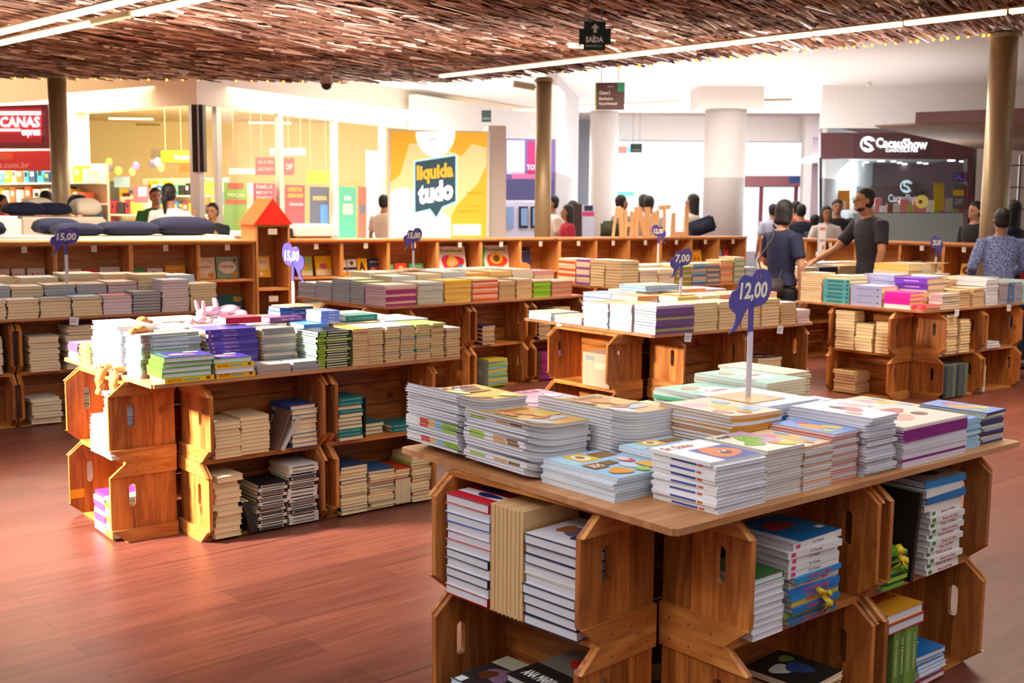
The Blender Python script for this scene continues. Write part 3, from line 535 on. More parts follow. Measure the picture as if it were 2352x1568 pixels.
S('T1', 1.27, .31, .22, .27, 4, .022, '#ece8ee', 'the white wedding stack with lettering on its spine', 'white', 'F', covs=['#c84858', '#e8dce0', '#58a050', '#ece8ee'], art='casamento', kind='hardcover_book', marks=cas2)
S('T1', 1.51, .32, .14, .27, 5, .016, '#d8c8a0', 'the small yellow-edged stack near the table\'s right edge', 'white', 'F', covs=['#e8c830', '#e0d8c8', '#a0b040'], art='peach', kind=PB)
S('T1', 1.27, .6, .24, .1, 4, .02, '#90a828', 'the olive green stack behind the wedding books', 'white', 'F', covs=['#98b030', '#b8c840'], art='casamento', kind='hardcover_book')
# ---------------------------------------------------------------- inside the nearest table's crates
HB = 'hardcover_book'
redm = ((0, 1, .08, .92, '#b01c28'),)
crate_S('T1', 'L1', .02, .025, .19, .23, 11, .0275, '#c8ccdc', 'the red and white hardcover stack in the upper left crate', page='white', spine='R', covs=['#b01c28', '#dcdce4', '#2c2c48', '#dcdce4', '#2c3050', '#dcdce4', '#b82030', '#d8dce8', '#3848a0', '#d8dce8', '#b01c28'], top='#c01c30', art='flag', kind=HB, jit=.003)
U(CR['T1', 'L1'] @ Matrix.Translation((-CL / 2 + .018, 0, .0135)), .222, .02, 0, 8, .0145, .315, .23, '#e8c490', 'standing between stacks in the upper left crate', 'tan', kind='board_book', covs=['#ecc896', '#e4b884', '#f0d0a0'], spine_out=False, gap=.002)
crate_S('T1', 'L1', .355, .02, .2, .23, 9, .0285, '#2c2c4c', 'the navy and white hardcover stack in the upper left crate', page='white', spine='B', covs=['#2a2a48', '#2a2a48', '#30304c', '#2a2a48', '#d0ccd4', '#c8b8a8', '#2a2a48', '#2a2a48', '#2c2c4c'], art='boy', kind=HB, jit=.004)
crate_S('T1', 'L0', .06, .02, .2, .24, 7, .0165, '#a8c8d0', 'the teal-edged stack in the lower left crate', page='blue', spine='B', art='dinocrime', kind=PB)
crate_S('T1', 'L0', .29, .01, .25, .27, 9, .022, '#d8d0c8', 'the black cookbook stack in the lower left crate', page='grey', spine='B', covs=['#d0c8c0', '#1c1a20'], top='#2a2426', art='darkcook', kind=HB, jit=.006)
crate_S('T1', 'F11', .03, .03, .13, .18, 9, .0185, '#ece8e8', 'the white boxed books behind the crate panel', page='white', spine='R', covs=['#ece8e8', '#dcd8d8'], top='#3a6a30', kind=HB)
fdm = (('text', .3, .78, .25, .85, 'FUNDO DO MAR', '#e83c3c'),)
crate_S('T1', 'F11', .20, .04, .23, .22, 8, .0165, '#2078b8', 'the blue sea-themed hardcover stack in the upper front crate', page='grey', spine='F', covs=['#3c6c9c', '#8ca848', '#1c70b4', '#d8b040', '#1c88c8', '#2c70c0', '#c8c0a8', '#2888c8'], marks=fdm, kind=HB, jit=.008)
crate_S('T1', 'F11', .19, .035, .24, .22, 5, .019, '#e8e4e4', 'the pale board book stack atop the blue ones', page='white', spine='F', z=8 * .0169 + .0, marks=(('text', .4, .62, .25, .75, 'O Ocean', '#90788c'), (.06, .14, .2, .8, '#d83c78')), art='bluefish', kind='board_book', jit=.008, top='#e0d8d8')
crate_S('T1', 'F10', .05, .03, .2, .22, 5, .02, '#c82818', 'the red and yellow stack in the lower front crate', page='cream', spine='B', art='redyellow', kind=PB)
crate_S('T1', 'F10', .28, .04, .2, .22, 10, .0165, '#e0d0b8', 'the dark-topped stack in the lower front crate', page='cream', spine='L', covs=['#2c2824', '#e0d0b8', '#b83028', '#e8d8c0'], art='darkscene', kind=PB, jit=.009)
crate_S('T1', 'F21', .02, .03, .11, .2, 9, .0125, '#2c6c2c', 'the green stack tied with ribbon in the upper right crate', page='white', spine='F', covs=['#68b83c', '#1c3c20', '#98c83c', '#284828'], kind=PB, jit=.007)
U(CR['T1', 'F21'] @ Matrix.Translation((-CL / 2 + .018, 0, .0135)), .155, .03, 0, 1, .016, .28, .2, '#2a2220', 'dark tall book leaning between stacks in the upper right crate', 'cream', 7, kind=HB)
brm = (('text', .35, .8, .2, .7, 'Branca de Neve', '#c86858'), (.06, .16, .2, .8, '#3c8040'))
crate_S('T1', 'F21', .25, .03, .2, .2, 11, .0185, '#ece6e2', 'the white story box stack in the upper right crate', page='white', spine='F', covs=['#ece6e2', '#e4dcd8'], marks=brm, kind='board_book', jit=.007)
crate_S('T1', 'F21', .23, .04, .23, .2, 4, .0235, '#2878b8', 'the blue-edged stack atop white story boxes', page='white', spine='F', z=11 * .0189, covs=['#e8ded4', '#2870b0', '#ece4dc', '#2c80c0'], jit=.01, kind=HB, art='greyperson')
osn = (('text', .12, .62, .3, .75, 'OS NÚMEROS', '#c8d8a0'),)
U(CR['T1', 'F20'] @ Matrix.Translation((-CL / 2 + .018, 0, .0135)), .06, .02, 0, 4, .034, .235, .2, '#5c7c30', 'green numbers volume in the lower right crate', 'white', kind=HB, marks=osn, covs=['#6c8c3c', '#587830', '#7c9c44'])
crate_S('T1', 'F20', .02, .015, .2, .2, 2, .03, '#d89020', 'the orange book pair lying atop green volumes', page='white', spine='B', z=.236, top='#d89020', covs=['#a82820', '#d89020'], art='rabbitnet', kind=HB)
crate_S('T1', 'F20', .24, .04, .17, .2, 6, .017, '#1c70b4', 'the blue workbook stack in the lower right crate', page='white', spine='L', covs=['#b82828', '#2880c0', '#e0e0e8', '#2880c0', '#e8e4e8', '#1c6cb0'], art='blueletter', kind=PB, jit=.008)
# ---------------------------------------------------------------- table with plush toys
naum = (('text', .06, .34, .25, .8, 'NAUTICA', '#c83020'), (.38, .7, .3, .7, '#88b0a0'), (.84, .92, .25, .85, '#7c3c48'))
S('T2', .0, .0, .23, .17, 5, .0225, '#58b030', 'the green and purple storybook stack at the near corner', 'white', 'L', covs=['#f0c018', '#58b030', '#58b030', '#58b030', '#58b030'], spines=['F', 'L', 'L', 'L', 'L'], marks=naum, mevery=9, art='purplekids', kind=HB, jit=.006)
S('T2', .245, .0, .19, .17, 4, .0225, '#f0c018', 'the yellow-spined storybook stack beside the corner one', 'white', 'L', covs=['#f0c018', '#e8dcd0', '#f0c018', '#58b030'], spines=['F', 'L', 'F', 'L'], marks=naum, mevery=2, art='purplekids', kind=HB, jit=.006)
S('T2', .45, .0, .17, .14, 3, .014, '#b09a90', 'the plastic-wrapped pack left of the green-spined stack', 'grey', 'F', kind='wrapped_book', jit=.004)
S('T2', .63, .0, .15, .14, 3, .014, '#a09a9c', 'the plastic-wrapped pack right of the other pack', 'grey', 'F', kind='wrapped_book', jit=.004)
S('T2', -.035, .40, .18, .36, 17, .0125, '#f2f0f4', 'the bright white stack at the toy table\'s left edge', 'white', 'R', kind=PB, jit=.005)
S('T2', -.02, .19, .28, .19, 11, .0175, '#a0aaa8', 'the blue-edged stack with grey covers', 'blue', 'F', covs=['#98a09c', '#8a8c88', '#a8b4b0'], kind=HB, jit=.006, marks=((.04, .14, .1, .9, '#8c5c50'), (.2, .8, .2, .7, '#b8c0b8')), art='photo')
pur = (('text', .3, .6, .25, .75, 'Clássicos de Ouro', '#c890b0'), (.06, .1, .25, .75, '#e09060'))
S('T2', .29, .17, .25, .2, 11, .018, '#4c3c94', 'the purple-spined stack with gilt lettering', 'cream', 'F', covs=['#4c3c94', '#4c3c94', '#4c3c94', '#5c4ca4'], marks=pur, kind=HB, jit=.005)
S('T2', .56, .15, .17, .2, 13, .0145, '#8c7c78', 'the silver grey thin-book stack beside the purple stack', 'cream', 'F', covs=['#8c8484', '#b0a090', '#807878'], kind=PB, jit=.005)
blk = ((.3, .9, .3, .75, '#d8d0b0'), (.05, .25, .1, .9, '#98b838'))
S('T2', .76, .0, .19, .2, 15, .0115, '#24301c', 'the black and green spined stack in the toy table\'s middle', 'mint', 'F', covs=['#24281c', '#30481c', '#1c2018', '#88a840'], marks=blk, kind=PB, jit=.005)
for i in range(7):
    nm = ('first', 'second', 'third', 'fourth', 'fifth', 'sixth', 'seventh')[i]
    S('T2', .965 + i * .094, .0 + .008 * (i % 2), .088, .2, 13 - (i > 5) * 2, .0135, '#e0b880', f'the tan paperback stack, {nm} of seven from left', 'tan', ['R', 'L', 'B'][i % 3], covs=['#e8c898', '#d8b080', '#e0c090', '#38a0b0' if i in (2, 3, 4) else '#e0c090', '#90c840' if i in (4, 5) else '#d8b888'], jit=.0035, rot=(i - 3) * .5, top=['#e8a040', '#c8d8e0', '#e8e0d8', '#a0d0e8', '#a0e040', '#80c840', '#e8e8e0'][i])
S('T2', -.04, .95, .14, .14, 6, .014, '#6c50a8', 'the purple and white stack at the far left edge', 'white', 'L', covs=['#eceaf0', '#eceaf0', '#eceaf0', '#6c50a8', '#6c50a8', '#6c50a8'], kind=PB)
S('T2', -.04, .78, .12, .15, 9, .010, '#8cd040', 'the lime green spined stack at the left edge', 'white', 'L', covs=['#8cd040', '#a0dc50', '#e8a040'], kind=PB, marks=((.4, .5, .1, .9, '#50c8c0'),))
k = 0
for (a, b, sx, sy, n, t, c, nm) in [(.16, .42, .2, .26, 6, .032, '#d8a0a8', 'pink-topped'), (.38, .42, .22, .26, 6, .032, '#c8b0a0', 'beige-topped'), (.62, .4, .2, .26, 6, .031, '#d8d4dc', 'white-topped'), (.84, .24, .14, .3, 7, .027, '#5890d8', 'blue-topped'),
        (1.0, .24, .28, .3, 6, .03, '#d8b890', 'sand-topped'), (1.3, .24, .28, .3, 6, .03, '#c8c8d0', 'pale grey-topped'), (.11, .8, .18, .24, 6, .03, '#e0d8dc', 'off-white'), (.3, .72, .28, .3, 6, .032, '#c8a890', 'brown-topped'), (.62, .7, .26, .3, 6, .031, '#e8e4e8', 'snow white'), (.92, .6, .3, .34, 6, .03, '#d8b078', 'ochre-topped'), (1.25, .6, .32, .34, 6, .029, '#e0d0b8', 'cream-topped')]:
    S('T2', a, b, sx, sy, n, t, c, f'the {nm} stack in the toy table\'s back rows', 'cream', 'F', jit=.006, kind=HB)
bm_ = (('text', .35, .75, .3, .7, 'Nicolau e Clara', '#d8c8d0'),)
S('T2', .83, .5, .19, .14, 3, .02, '#2c4c90', 'the navy book pile beside the 15,00 sign post', 'white', 'F', z=.953, covs=['#70347c', '#2c5898', '#2c4c90'], marks=bm_, kind=HB, jit=.01)
S('T2', .72, .40, .19, .1, 1, .022, '#7c3c6c', 'single plum-spined book lying in front of the 15,00 post', 'white', 'F', z=.956, marks=bm_, kind=HB, rot=3)
S('T2', .93, .25, .11, .15, 4, .014, '#6c88e0', 'the cornflower blue book pile above the black stack', 'white', 'F', z=.954, marks=(('text', .4, .7, .3, .75, 'Alecrim', '#e8ecf8'),), kind=HB)
S('T2', 1.10, .3, .2, .13, 1, .03, '#247c74', 'single teal-spined book lying flat over tan stacks', 'white', 'F', z=.945, marks=(('text', .1, .9, .3, .7, 'Os Cinco Romances', '#90b8a8'),), kind=HB, rot=3)
S('T2', .45, .3, .18, .12, 1, .03, '#c01c3c', 'single crimson book lying behind the grey thin books', 'white', 'F', z=.97, kind=HB, rot=-5)
# crates of the toy table
crate_S('T2', 'L1', .28, .02, .2, .17, 10, .017, '#d8d4e0', 'the low white stack in the upper left crate', page='white', spine='B', kind=PB)
crate_S('T2', 'L1', .485, .015, .075, .2, 16, .019, '#c0dcec', 'the tall white stack with blue tops in the upper left crate', page='blue', spine='B', covs=['#e0e4ec', '#e0e4ec', '#c83860', '#e0e4ec', '#e0e4ec', '#e0e4ec', '#e0e4ec', '#e0e4ec', '#e0e4ec', '#58b0d8'], kind=PB)
crate_S('T2', 'L0', .3, .02, .15, .17, 9, .02, '#d848b0', 'the magenta spined stack in the lower left crate', page='white', spine='F', covs=['#e0e0e8', '#e8e4ec', '#d848b0', '#d848b0', '#ece8ee', '#d848b0', '#d848b0', '#ece8ee', '#c83898'], kind=PB)
crate_S('T2', 'L0', .46, .02, .09, .19, 11, .0165, '#c8dc38', 'the lime yellow stack in the lower left crate', page='white', spine='F', covs=['#c8dc38', '#d0e048', '#70b8c8', '#e0e4e8'], kind=PB)
crate_S('T2', 'F11', .02, .04, .13, .2, 10, .0165, '#e8cc9c', 'the cream stack nearest the panel in the upper front crate', spine='B')
crate_S('T2', 'F11', .155, .05, .15, .2, 10, .0175, '#e8cc9c', 'the second cream stack in the upper front crate', spine='B', jit=.003)
S('T2', 0, 0, .01, .01, 0, .01, '#000000', '')
U(CR['T2', 'F11'] @ Matrix.Translation((-CL / 2 + .018, 0, .0135)), .322, .03, 0.005, 1, .014, .2, .13, '#6c4c40', 'brown illustrated book leaning right in the upper front crate', 'cream', 24)
U(CR['T2', 'F11'] @ Matrix.Translation((-CL / 2 + .018, 0, .0135)), .35, .03, 0.005, 1, .018, .18, .13, '#c8bcb0', 'cream book leaning right beside the brown one', 'white', 32)
crate_S('T2', 'F11', .415, .04, .14, .2, 9, .0225, '#2c5ca0', 'the blue-spined stack in the upper front crate', spine='L', covs=['#2c5ca0', '#e8d8c0', '#2c5ca0', '#e8d8c0', '#e8d8c0', '#e8d0b0', '#2c4c90', '#e8d8c0', '#2c4c8c'], jit=.005)
crate_S('T2', 'F10', .02, .03, .13, .2, 11, .026, '#e8cc9c', 'the cream stack beside the panel in the lower front crate', spine='B', jit=.008)
U(CR['T2', 'F10'] @ Matrix.Translation((-CL / 2 + .018, 0, .0135)), .19, .02, 0.003, 2, .018, .155, .12, '#2c2c28', 'dark book leaning left in the lower front crate', 'cream', -14, kind=HB)
fm = ((.08, .9, .25, .75, '#d8ccb8'), (.12, .86, .32, .68, '#1c1a1e'))
crate_S('T2', 'F10', .235, .03, .15, .2, 13, .0165, '#1c1a1e', 'the black-banded stack in the lower front crate', spine='F', covs=['#1c1a1e', '#e0d0c0', '#1c1a1e', '#d8c8bc'], marks=fm, kind=HB, jit=.005)
crate_S('T2', 'F10', .395, .03, .16, .2, 16, .0175, '#1c1a1e', 'the taller black-banded stack in the lower front crate', spine='F', covs=['#e8e0d8', '#d8ccc0', '#e0d0c0', '#1c1a1e', '#d8c8bc', '#1c1a1e', '#c8c0bc'], marks=fm, kind=HB, jit=.006)
tm = (('text', .1, .9, .3, .7, 'Seis Primeiros no Império', '#a8d0c4'),)
crate_S('T2', 'F21', .02, .04, .14, .17, 11, .019, '#1c7470', 'the teal novel stack in the upper right crate', spine='F', spines=['B', 'F', 'F', 'B', 'B', 'B', 'B', 'F', 'B', 'F', 'F'], covs=['#1c7470', '#1c7470', '#207c74'], marks=tm, kind=HB, jit=.005)
U(CR['T2', 'F21'] @ Matrix.Translation((-CL / 2 + .018, 0, .0135)), .168, .04, 0.002, 1, .01, .2, .15, '#20201c', 'thin black book upright beside the teal stack', 'cream', 2)
crate_S('T2', 'F21', .19, .1, .13, .15, 3, .019, '#1c7470', 'the small page-out teal pile in the upper right crate', spine='B', covs=['#1c7470'], kind=HB)
crate_S('T2', 'F21', .36, .06, .18, .16, 2, .02, '#1c7470', 'the teal pair lying right in the upper right crate', spine='F', marks=tm, kind=HB, rot=-4, jit=.006)
crate_S('T2', 'F20', .015, .02, .155, .2, 14, .017, '#e0c490', 'the cream stack with navy edges in the lower right crate', spine='L', covs=['#e8cc98', '#2c4060', '#e0c490', '#e8d0a0'], jit=.005)
crate_S('T2', 'F20', .18, .02, .15, .2, 13, .015, '#e0c490', 'the leaning cream stack in the lower right crate', spine='R', covs=['#e8cc98', '#e0c490', '#2c5478', '#e8d0a0', '#c84830'], jit=.009)
U(CR['T2', 'F20'] @ Matrix.Translation((-CL / 2 + .018, 0, .0135)), .34, .02, 0.002, 6, .0145, .13, .17, '#e4c8a0', 'short cream book standing in the lower right crate', 'cream', 0, spine_out=False, covs=['#e8cc98', '#d8b888', '#c8b8c0'])
crate_S('T2', 'F20', .34, .03, .09, .19, 3, .016, '#c84020', 'the red-edged pile atop short standing books', z=.134, spine='L', covs=['#c84020', '#e8c890'], jit=.01)
crate_S('T2', 'F20', .44, .02, .12, .2, 14, .017, '#e0c490', 'the cream stack at the lower right crate\'s end', spine='L', covs=['#e8cc98', '#e0c490', '#c83838', '#90a838'], jit=.008)
# ---------------------------------------------------------------- far left table
row = [('#e4d0b0', 'cream', .105), ('#b8b4bc', 'grey', .175), ('#d8ccc0', 'cream', .2), ('#e8dccc', 'cream', .13), ('#e4d4bc', 'cream', .13), ('#e4d4bc', 'cream', .13), ('#e0d0b8', 'cream', .13), ('#e8d0c8', 'pink', .13)]
nm8 = ['first', 'second', 'third', 'fourth', 'fifth', 'sixth', 'seventh', 'eighth', 'ninth', 'tenth', 'eleventh', 'twelfth']
a = -.15
for i, (c, pg, h) in enumerate([('#e8d8b8', 'cream', .2), ('#e8dccc', 'pink', .235), ('#7c7478', 'grey', .155), ('#ecdcd0', 'pink', .135), ('#e8d8b8', 'cream', .135), ('#e8d8b8', 'cream', .13), ('#e8d8b8', 'cream', .13), ('#e8d8b8', 'cream', .13), ('#e8d8b8', 'cream', .12), ('#e0d0c0', 'cream', .12), ('#e8d8b8', 'cream', .12)]):
    n = max(4, int(h / .02)); S('T3', a, .02, .2, .24, n, h / n - .0004, c, f'the cream front-row stack, {nm8[i]} from right, far left table', pg, 'R', jit=.004, top=['#e8d8c0', '#c8d0e8', '#8c8484', '#c85850', '#88a8c0', '#686470', '#d8b8b0', '#c8b8c0', '#704858', '#c0b8c0', '#a08890'][i])
    a -= .212
a = -.08
for i, (c, pg, h) in enumerate([('#b8c8e8', 'blue', .25), ('#e8dcc0', 'cream', .26), ('#e8d0cc', 'pink', .215), ('#dcd4d8', 'grey', .205), ('#ccccd4', 'grey', .205), ('#e8dccc', 'cream', .2), ('#c8c4cc', 'grey', .21), ('#d0c8c8', 'grey', .2), ('#d8d0c8', 'cream', .2), ('#e0d8c8', 'cream', .2)]):
    n = 9; S('T3', a - .14, .31, .21, .28, n, h / n - .0004, c, f'the second-row stack, {nm8[i]} from right, far left table', pg, 'R', jit=.004, top=['#e8e8f0', '#e0c890', '#e8b090', '#c8a080', '#e0c090', '#d8b8a0', '#c8d0d8', '#e0e0e8', '#d8c0b0', '#c8c0c8'][i])
    a -= .222
for i in range(8):
    n = 7; S('T3', -.3 - i * .3, .64, .26, .3, n, .034 + .0015 * (i % 3), ['#e8e0cc', '#e0dcd4', '#d8d4d8', '#e8d8c8'][i % 4], f'the back-row stack, {nm8[i]} from right, far left table', 'cream', 'R', jit=.006, top=['#e0b890', '#d0d8e0', '#e8d8c8', '#c8b0a8'][(i * 3) % 4])
S('T3', -.04, .7, .06, .2, 7, .03, '#c8c8d0', 'the slim grey stack at the far left table\'s back end', 'grey', 'R')
# crates of the far left table
crate_S('T3', 'F01', .04, .03, .17, .2, 9, .02, '#d8b030', 'the red and yellow magazine stack in the upper crate', page='cream', spine='F', covs=['#d8b030', '#c84838', '#38a0b8', '#e0c040', '#2c3c78'], kind=PB)
crate_S('T3', 'F11', .05, .03, .2, .22, 12, .02, '#e8dcc8', 'the cream stack left in the second upper crate', jit=.008, spine='B')
crate_S('T3', 'F11', .3, .03, .2, .22, 14, .0215, '#e8dcc8', 'the leaning cream stack in the second upper crate', spine='B', covs=['#e8dcc8', '#d8d0c8', '#706860'], jit=.009)
crate_S('T3', 'F21', .3, .03, .22, .22, 12, .021, '#e4d4bc', 'the cream stack in the third upper crate', spine='B', jit=.005)
crate_S('T3', 'F00', .1, .03, .22, .22, 11, .024, '#dcd4d8', 'the grey bulky stack in the lower crate', page='pink', spine='B', jit=.006)
U(CR['T3', 'F00'] @ Matrix.Translation((-CL / 2 + .018, 0, .0135)), .03, .02, .001, 2, .026, .23, .2, '#38901c', 'bright green book standing in the lower crate', 'white')
crate_S('T3', 'F10', .33, .03, .22, .22, 11, .024, '#e8dccc', 'the cream stack in the second lower crate', spine='B', jit=.01)
crate_S('T3', 'F10', .05, .03, .2, .22, 8, .022, '#e0d8d0', 'the second cream stack in the second lower crate', spine='B', jit=.01)
# ---------------------------------------------------------------- table with the small 15,00 sign
TT = 'T4'
def grp(T, lst, side, where):
    for i, (p0, p1, q0, q1, h, t, c, pg, cv, tp, nm) in enumerate(lst):
        n = max(2, round(h / t)); S(T, p0, q0, p1 - p0, q1 - q0, n, h / n - .0004, c, f'the {nm} stack {where}', pg, side, covs=cv, top=tp, jit=.003)
w4 = 'on the 15,00 sign\'s table'
grp('T4', [(.04, .3, 1.1, 1.36, .13, .02, '#d8d0d8', 'grey', None, '#d8d0d8', 'lilac left-end'), (.04, .3, .84, 1.08, .15, .02, '#ccccd4', 'grey', None, '#c8d0d8', 'grey second'), (.04, .3, .56, .82, .19, .022, '#b8c4cc', 'grey', None, '#d8dcc0', 'slate grey third'), (.04, .26, .36, .54, .18, .022, '#c0ccd4', 'grey', None, '#b8d860', 'green-topped fourth')], 'B', w4)
grp('T4', [(.04, .34, .05, .33, .17, .018, '#a03070', 'pink', ['#a83878', '#f0b8a8', '#a83878'], '#e8d8d0', 'magenta striped'), (.36, .62, .05, .33, .18, .018, '#b8c0b8', 'cream', ['#b8c0b8', '#d8c8b0'], '#d8dcd8', 'greige striped'), (.64, .92, .05, .33, .185, .02, '#f0b850', 'tan', ['#f0c060', '#f0b850'], '#f8c828', 'golden yellow'), (.94, 1.22, .05, .33, .19, .018, '#e85030', 'pink', ['#e85030', '#f8a070', '#f0c0a0'], '#f8d8a0', 'orange-red striped'),
    (1.24, 1.42, .05, .3, .16, .02, '#c8a070', 'tan', None, '#c8a888', 'tan first'), (1.44, 1.62, .05, .3, .17, .02, '#d8b080', 'tan', None, '#d8b890', 'tan second'), (1.64, 1.85, .05, .3, .15, .014, '#90c030', 'tan', ['#98d030', '#88b030'], '#d8b0a0', 'bright green'), (1.87, 2.12, .05, .3, .14, .014, '#e09080', 'tan', ['#e89888', '#b8a070', '#c86858'], '#d8b8a0', 'salmon striped')], 'F', w4)
for i in range(7): S('T4', .34 + i * .27, .38, .25, .3, 5, .042 + .002 * (i % 3), ['#d8d0c0', '#e0c8a0', '#c8ccd0', '#e8b850', '#d8c8b8'][i % 5], f'the second-row stack, {nm8[i]} from left, table behind toys', 'cream', 'F', top=['#e0e0e0', '#e8d8b8', '#c8d4dc', '#f0a850', '#e8c070', '#e0d0c0', '#d89898'][i])
for i in range(5): S('T4', .36 + i * .34, .74, .3, .3, 5, .045, ['#d8d0c0', '#e0c8a0', '#c8ccd0'][i % 3], f'the third-row stack, {nm8[i]} from left, table behind toys', 'cream', 'F', top=['#f0e8dc', '#d8a880', '#e0e4e8', '#f0ece8', '#e8d8c8'][i])
crate_S('T4', 'F21', .08, .03, .14, .2, 9, .0175, '#30386c', 'the navy-spined stack in the upper crate', page='tan', spine='L', covs=['#30386c', '#d8b080'])
crate_S('T4', 'X1', .05, .03, .15, .2, 13, .0175, '#2c3468', 'the navy and tan stack in the right upper crate', page='tan', spine='L', covs=['#2c3468', '#c88050'], jit=.006)
crate_S('T4', 'X1', .25, .03, .2, .2, 15, .018, '#d8b080', 'the tan stack in the right upper crate', page='tan', spine='B', jit=.006)
crate_S('T4', 'X0', .1, .04, .3, .22, 12, .02, '#8c2070', 'the purple stack in the right lower crate', page='tan', spine='F', covs=['#8c2070', '#942878'], marks=((.3, .8, .3, .7, '#e8a8c0'),))
crate_S('T4', 'F20', .15, .03, .22, .2, 11, .021, '#8ca890', 'the green-grey stack in the lower crate', page='mint', spine='F', covs=['#90b040', '#98a8a8', '#d0b840', '#80b0b8'])
# ---------------------------------------------------------------- table with the 7,00 sign
w5 = 'on the 7,00 sign\'s table'
grp('T5', [(.02, .28, 1.04, 1.3, .055, .027, '#c8dce8', 'blue', None, '#c8dcc0', 'low pale blue'), (.02, .28, .72, 1.01, .05, .025, '#e0c0d8', 'pink', None, '#f0d0a8', 'low pink'), (.02, .28, .45, .69, .165, .018, '#dce4ec', 'blue', None, '#f09850', 'white-blue'), (.02, .28, .22, .43, .175, .02, '#e4dce0', 'pink', None, '#f0b070', 'white-pink')], 'R', w5)
grp('T5', [(.02, .36, .0, .2, .18, .0185, '#6c4878', 'mint', ['#7c5088', '#b0a070', '#6c4878', '#7c5088'], '#c8a8c0', 'purple and olive spined')], 'F', w5)
grp('T5', [(.38, .6, .02, .24, .18, .02, '#e8d090', 'cream', None, '#b8d880', 'pale yellow'), (.62, .82, .02, .24, .18, .02, '#f0c890', 'cream', None, '#f0c0a0', 'peach first'), (.84, 1.02, .02, .24, .17, .02, '#f0c890', 'cream', None, '#a0c0a0', 'peach second'), (1.04, 1.22, .02, .24, .18, .022, '#f0c890', 'cream', None, '#f0d848', 'cream with yellow top'), (1.24, 1.4, .02, .24, .15, .016, '#d8a870', 'tan', None, '#e8e8f0', 'tan narrow'), (1.42, 1.55, .02, .26, .09, .015, '#e0b0a0', 'pink', None, '#e8c0c8', 'low rose')], 'R', w5)
for i in range(6): S('T5', .3 + i * .2, .27 + .2 * (i == 0), .19, .26, 6, .033, ['#e8e4ec', '#e0e4ec', '#e8e0d8', '#e0d8c0', '#e8c8a0', '#d8d8e0'][i], f'the inner stack, {nm8[i]} from left {w5}', 'white', 'F', top=['#f0a050', '#f0c870', '#f0d8a0', '#f09060', '#c8d870', '#f0b088'][i], kind=PB)
for i in range(5): S('T5', .32 + i * .24, .76, .22, .3, 6, .032 + .002 * (i % 2), ['#3058b0', '#c8d0e8', '#e8e4ec', '#e0c8c0', '#d8d8e0'][i], f'the rear stack, {nm8[i]} from left {w5}', 'white', 'F', top=['#88a8e0', '#f0e0c0', '#f8c840', '#f0a070', '#d0a8c0'][i], kind=PB)
S('T5', .6, .7, .34, .28, 2, .02, '#a8bce0', 'the yellow and blue magazine pair on top, 7,00 sign\'s table', 'blue', 'R', z=.965, art='warm', kind=PB)
crate_S('T5', 'F21', .1, .04, .24, .22, 8, .018, '#e8d0a8', 'the purple-topped magazine stack in the upper right crate', spine='R', art='purpleyellow', kind=PB, curl=.006)
crate_S('T5', 'F11', .25, .04, .2, .2, 3, .018, '#c8a080', 'the small brown pile in the front left crate', spine='B')
# cardboard box kept in the open crate
# ---------------------------------------------------------------- right-hand table
w6 = 'on the right-hand table'
gtm = ((.15, .75, .3, .7, '#386878'), (.88, .96, .3, .8, '#285060'))
def SS(T, a0, a1, b0, b1, n, t, c, pg, sp, nm, wh, z=.76, **kw): S(T, a0, b0, a1 - a0, b1 - b0, n, t, c, f'the {nm} stack {wh}', pg, sp, z=z, **kw)
SS('T6', .0, .2, 1.02, 1.24, 14, .0175, '#e8c8a8', 'cream', 'B', 'cream white left-end', w6)
SS('T6', .0, .26, .74, 1.0, 6, .034, '#58a8a8', 'cream', 'L', 'teal-spined', w6, marks=gtm, jit=.003)
SS('T6', .02, .26, .74, .98, 1, .03, '#e8d8b0', 'cream', 'B', 'single cream book topping teal', w6, z=.968)
SS('T6', .0, .28, .42, .72, 3, .056, '#a8a8cc', 'cream', 'L', 'lilac thick-volume', w6, jit=.003, marks=((.2, .7, .4, .55, '#9090b8'), (.85, .9, .4, .6, '#404060')))
SS('T6', .0, .2, .16, .40, 4, .033, '#e81ca0', 'tan', 'L', 'hot pink spined', w6, covs=['#f0e8e0', '#e81ca0', '#e81ca0', '#f030a8'])
SS('T6', .0, .22, .02, .14, 2, .02, '#e83848', 'cream', 'L', 'low scarlet', w6, marks=((.3, .7, .35, .6, '#f8b0b0'),))
S('T6', .0, 0, .01, .01, 0, .01, '#000000', '')
SS('T6', .24, .5, .16, .46, 5, .048, '#6838b8', 'tan', 'L', 'violet-spined second-row', w6, marks=((.3, .75, .4, .6, '#c0a0e8'),), covs=['#d8c0a0', '#d8b890', '#d8c0a0', '#6838b8', '#7040c0'])
SS('T6', .3, .56, .5, .8, 5, .05, '#a8a8d0', 'tan', 'L', 'lavender-spined back', w6, marks=((.2, .8, .4, .6, '#c0c0e0'),))
SS('T6', .24, .5, .02, .14, 6, .02, '#c0a8a8', 'cream', 'L', 'mauve-topped thin-spine', w6, covs=['#d8d0c8', '#b8a8b0'])
SS('T6', .52, .7, .04, .28, 7, .02, '#d8b080', 'tan', 'B', 'tan first-row', w6)
SS('T6', .72, .9, .03, .26, 9, .0165, '#e0c098', 'tan', 'B', 'light tan neighbour', w6)
SS('T6', .54, .84, .32, .6, 8, .03, '#2c3c80', 'cream', 'L', 'navy-banded', w6, covs=['#e8dcc8', '#2c4c80', '#ece4d8', '#ece4d8', '#2c3c80'])
SS('T6', .92, 1.12, .03, .3, 12, .018, '#e0d8d8', 'white', 'F', 'plastic-wrapped white', w6, kind='wrapped_book')
SS('T6', 1.14, 1.34, .03, .3, 9, .02, '#a89898', 'grey', 'F', 'blue-dotted grey', w6, marks=((.7, .95, .1, .9, '#2868b0'),))
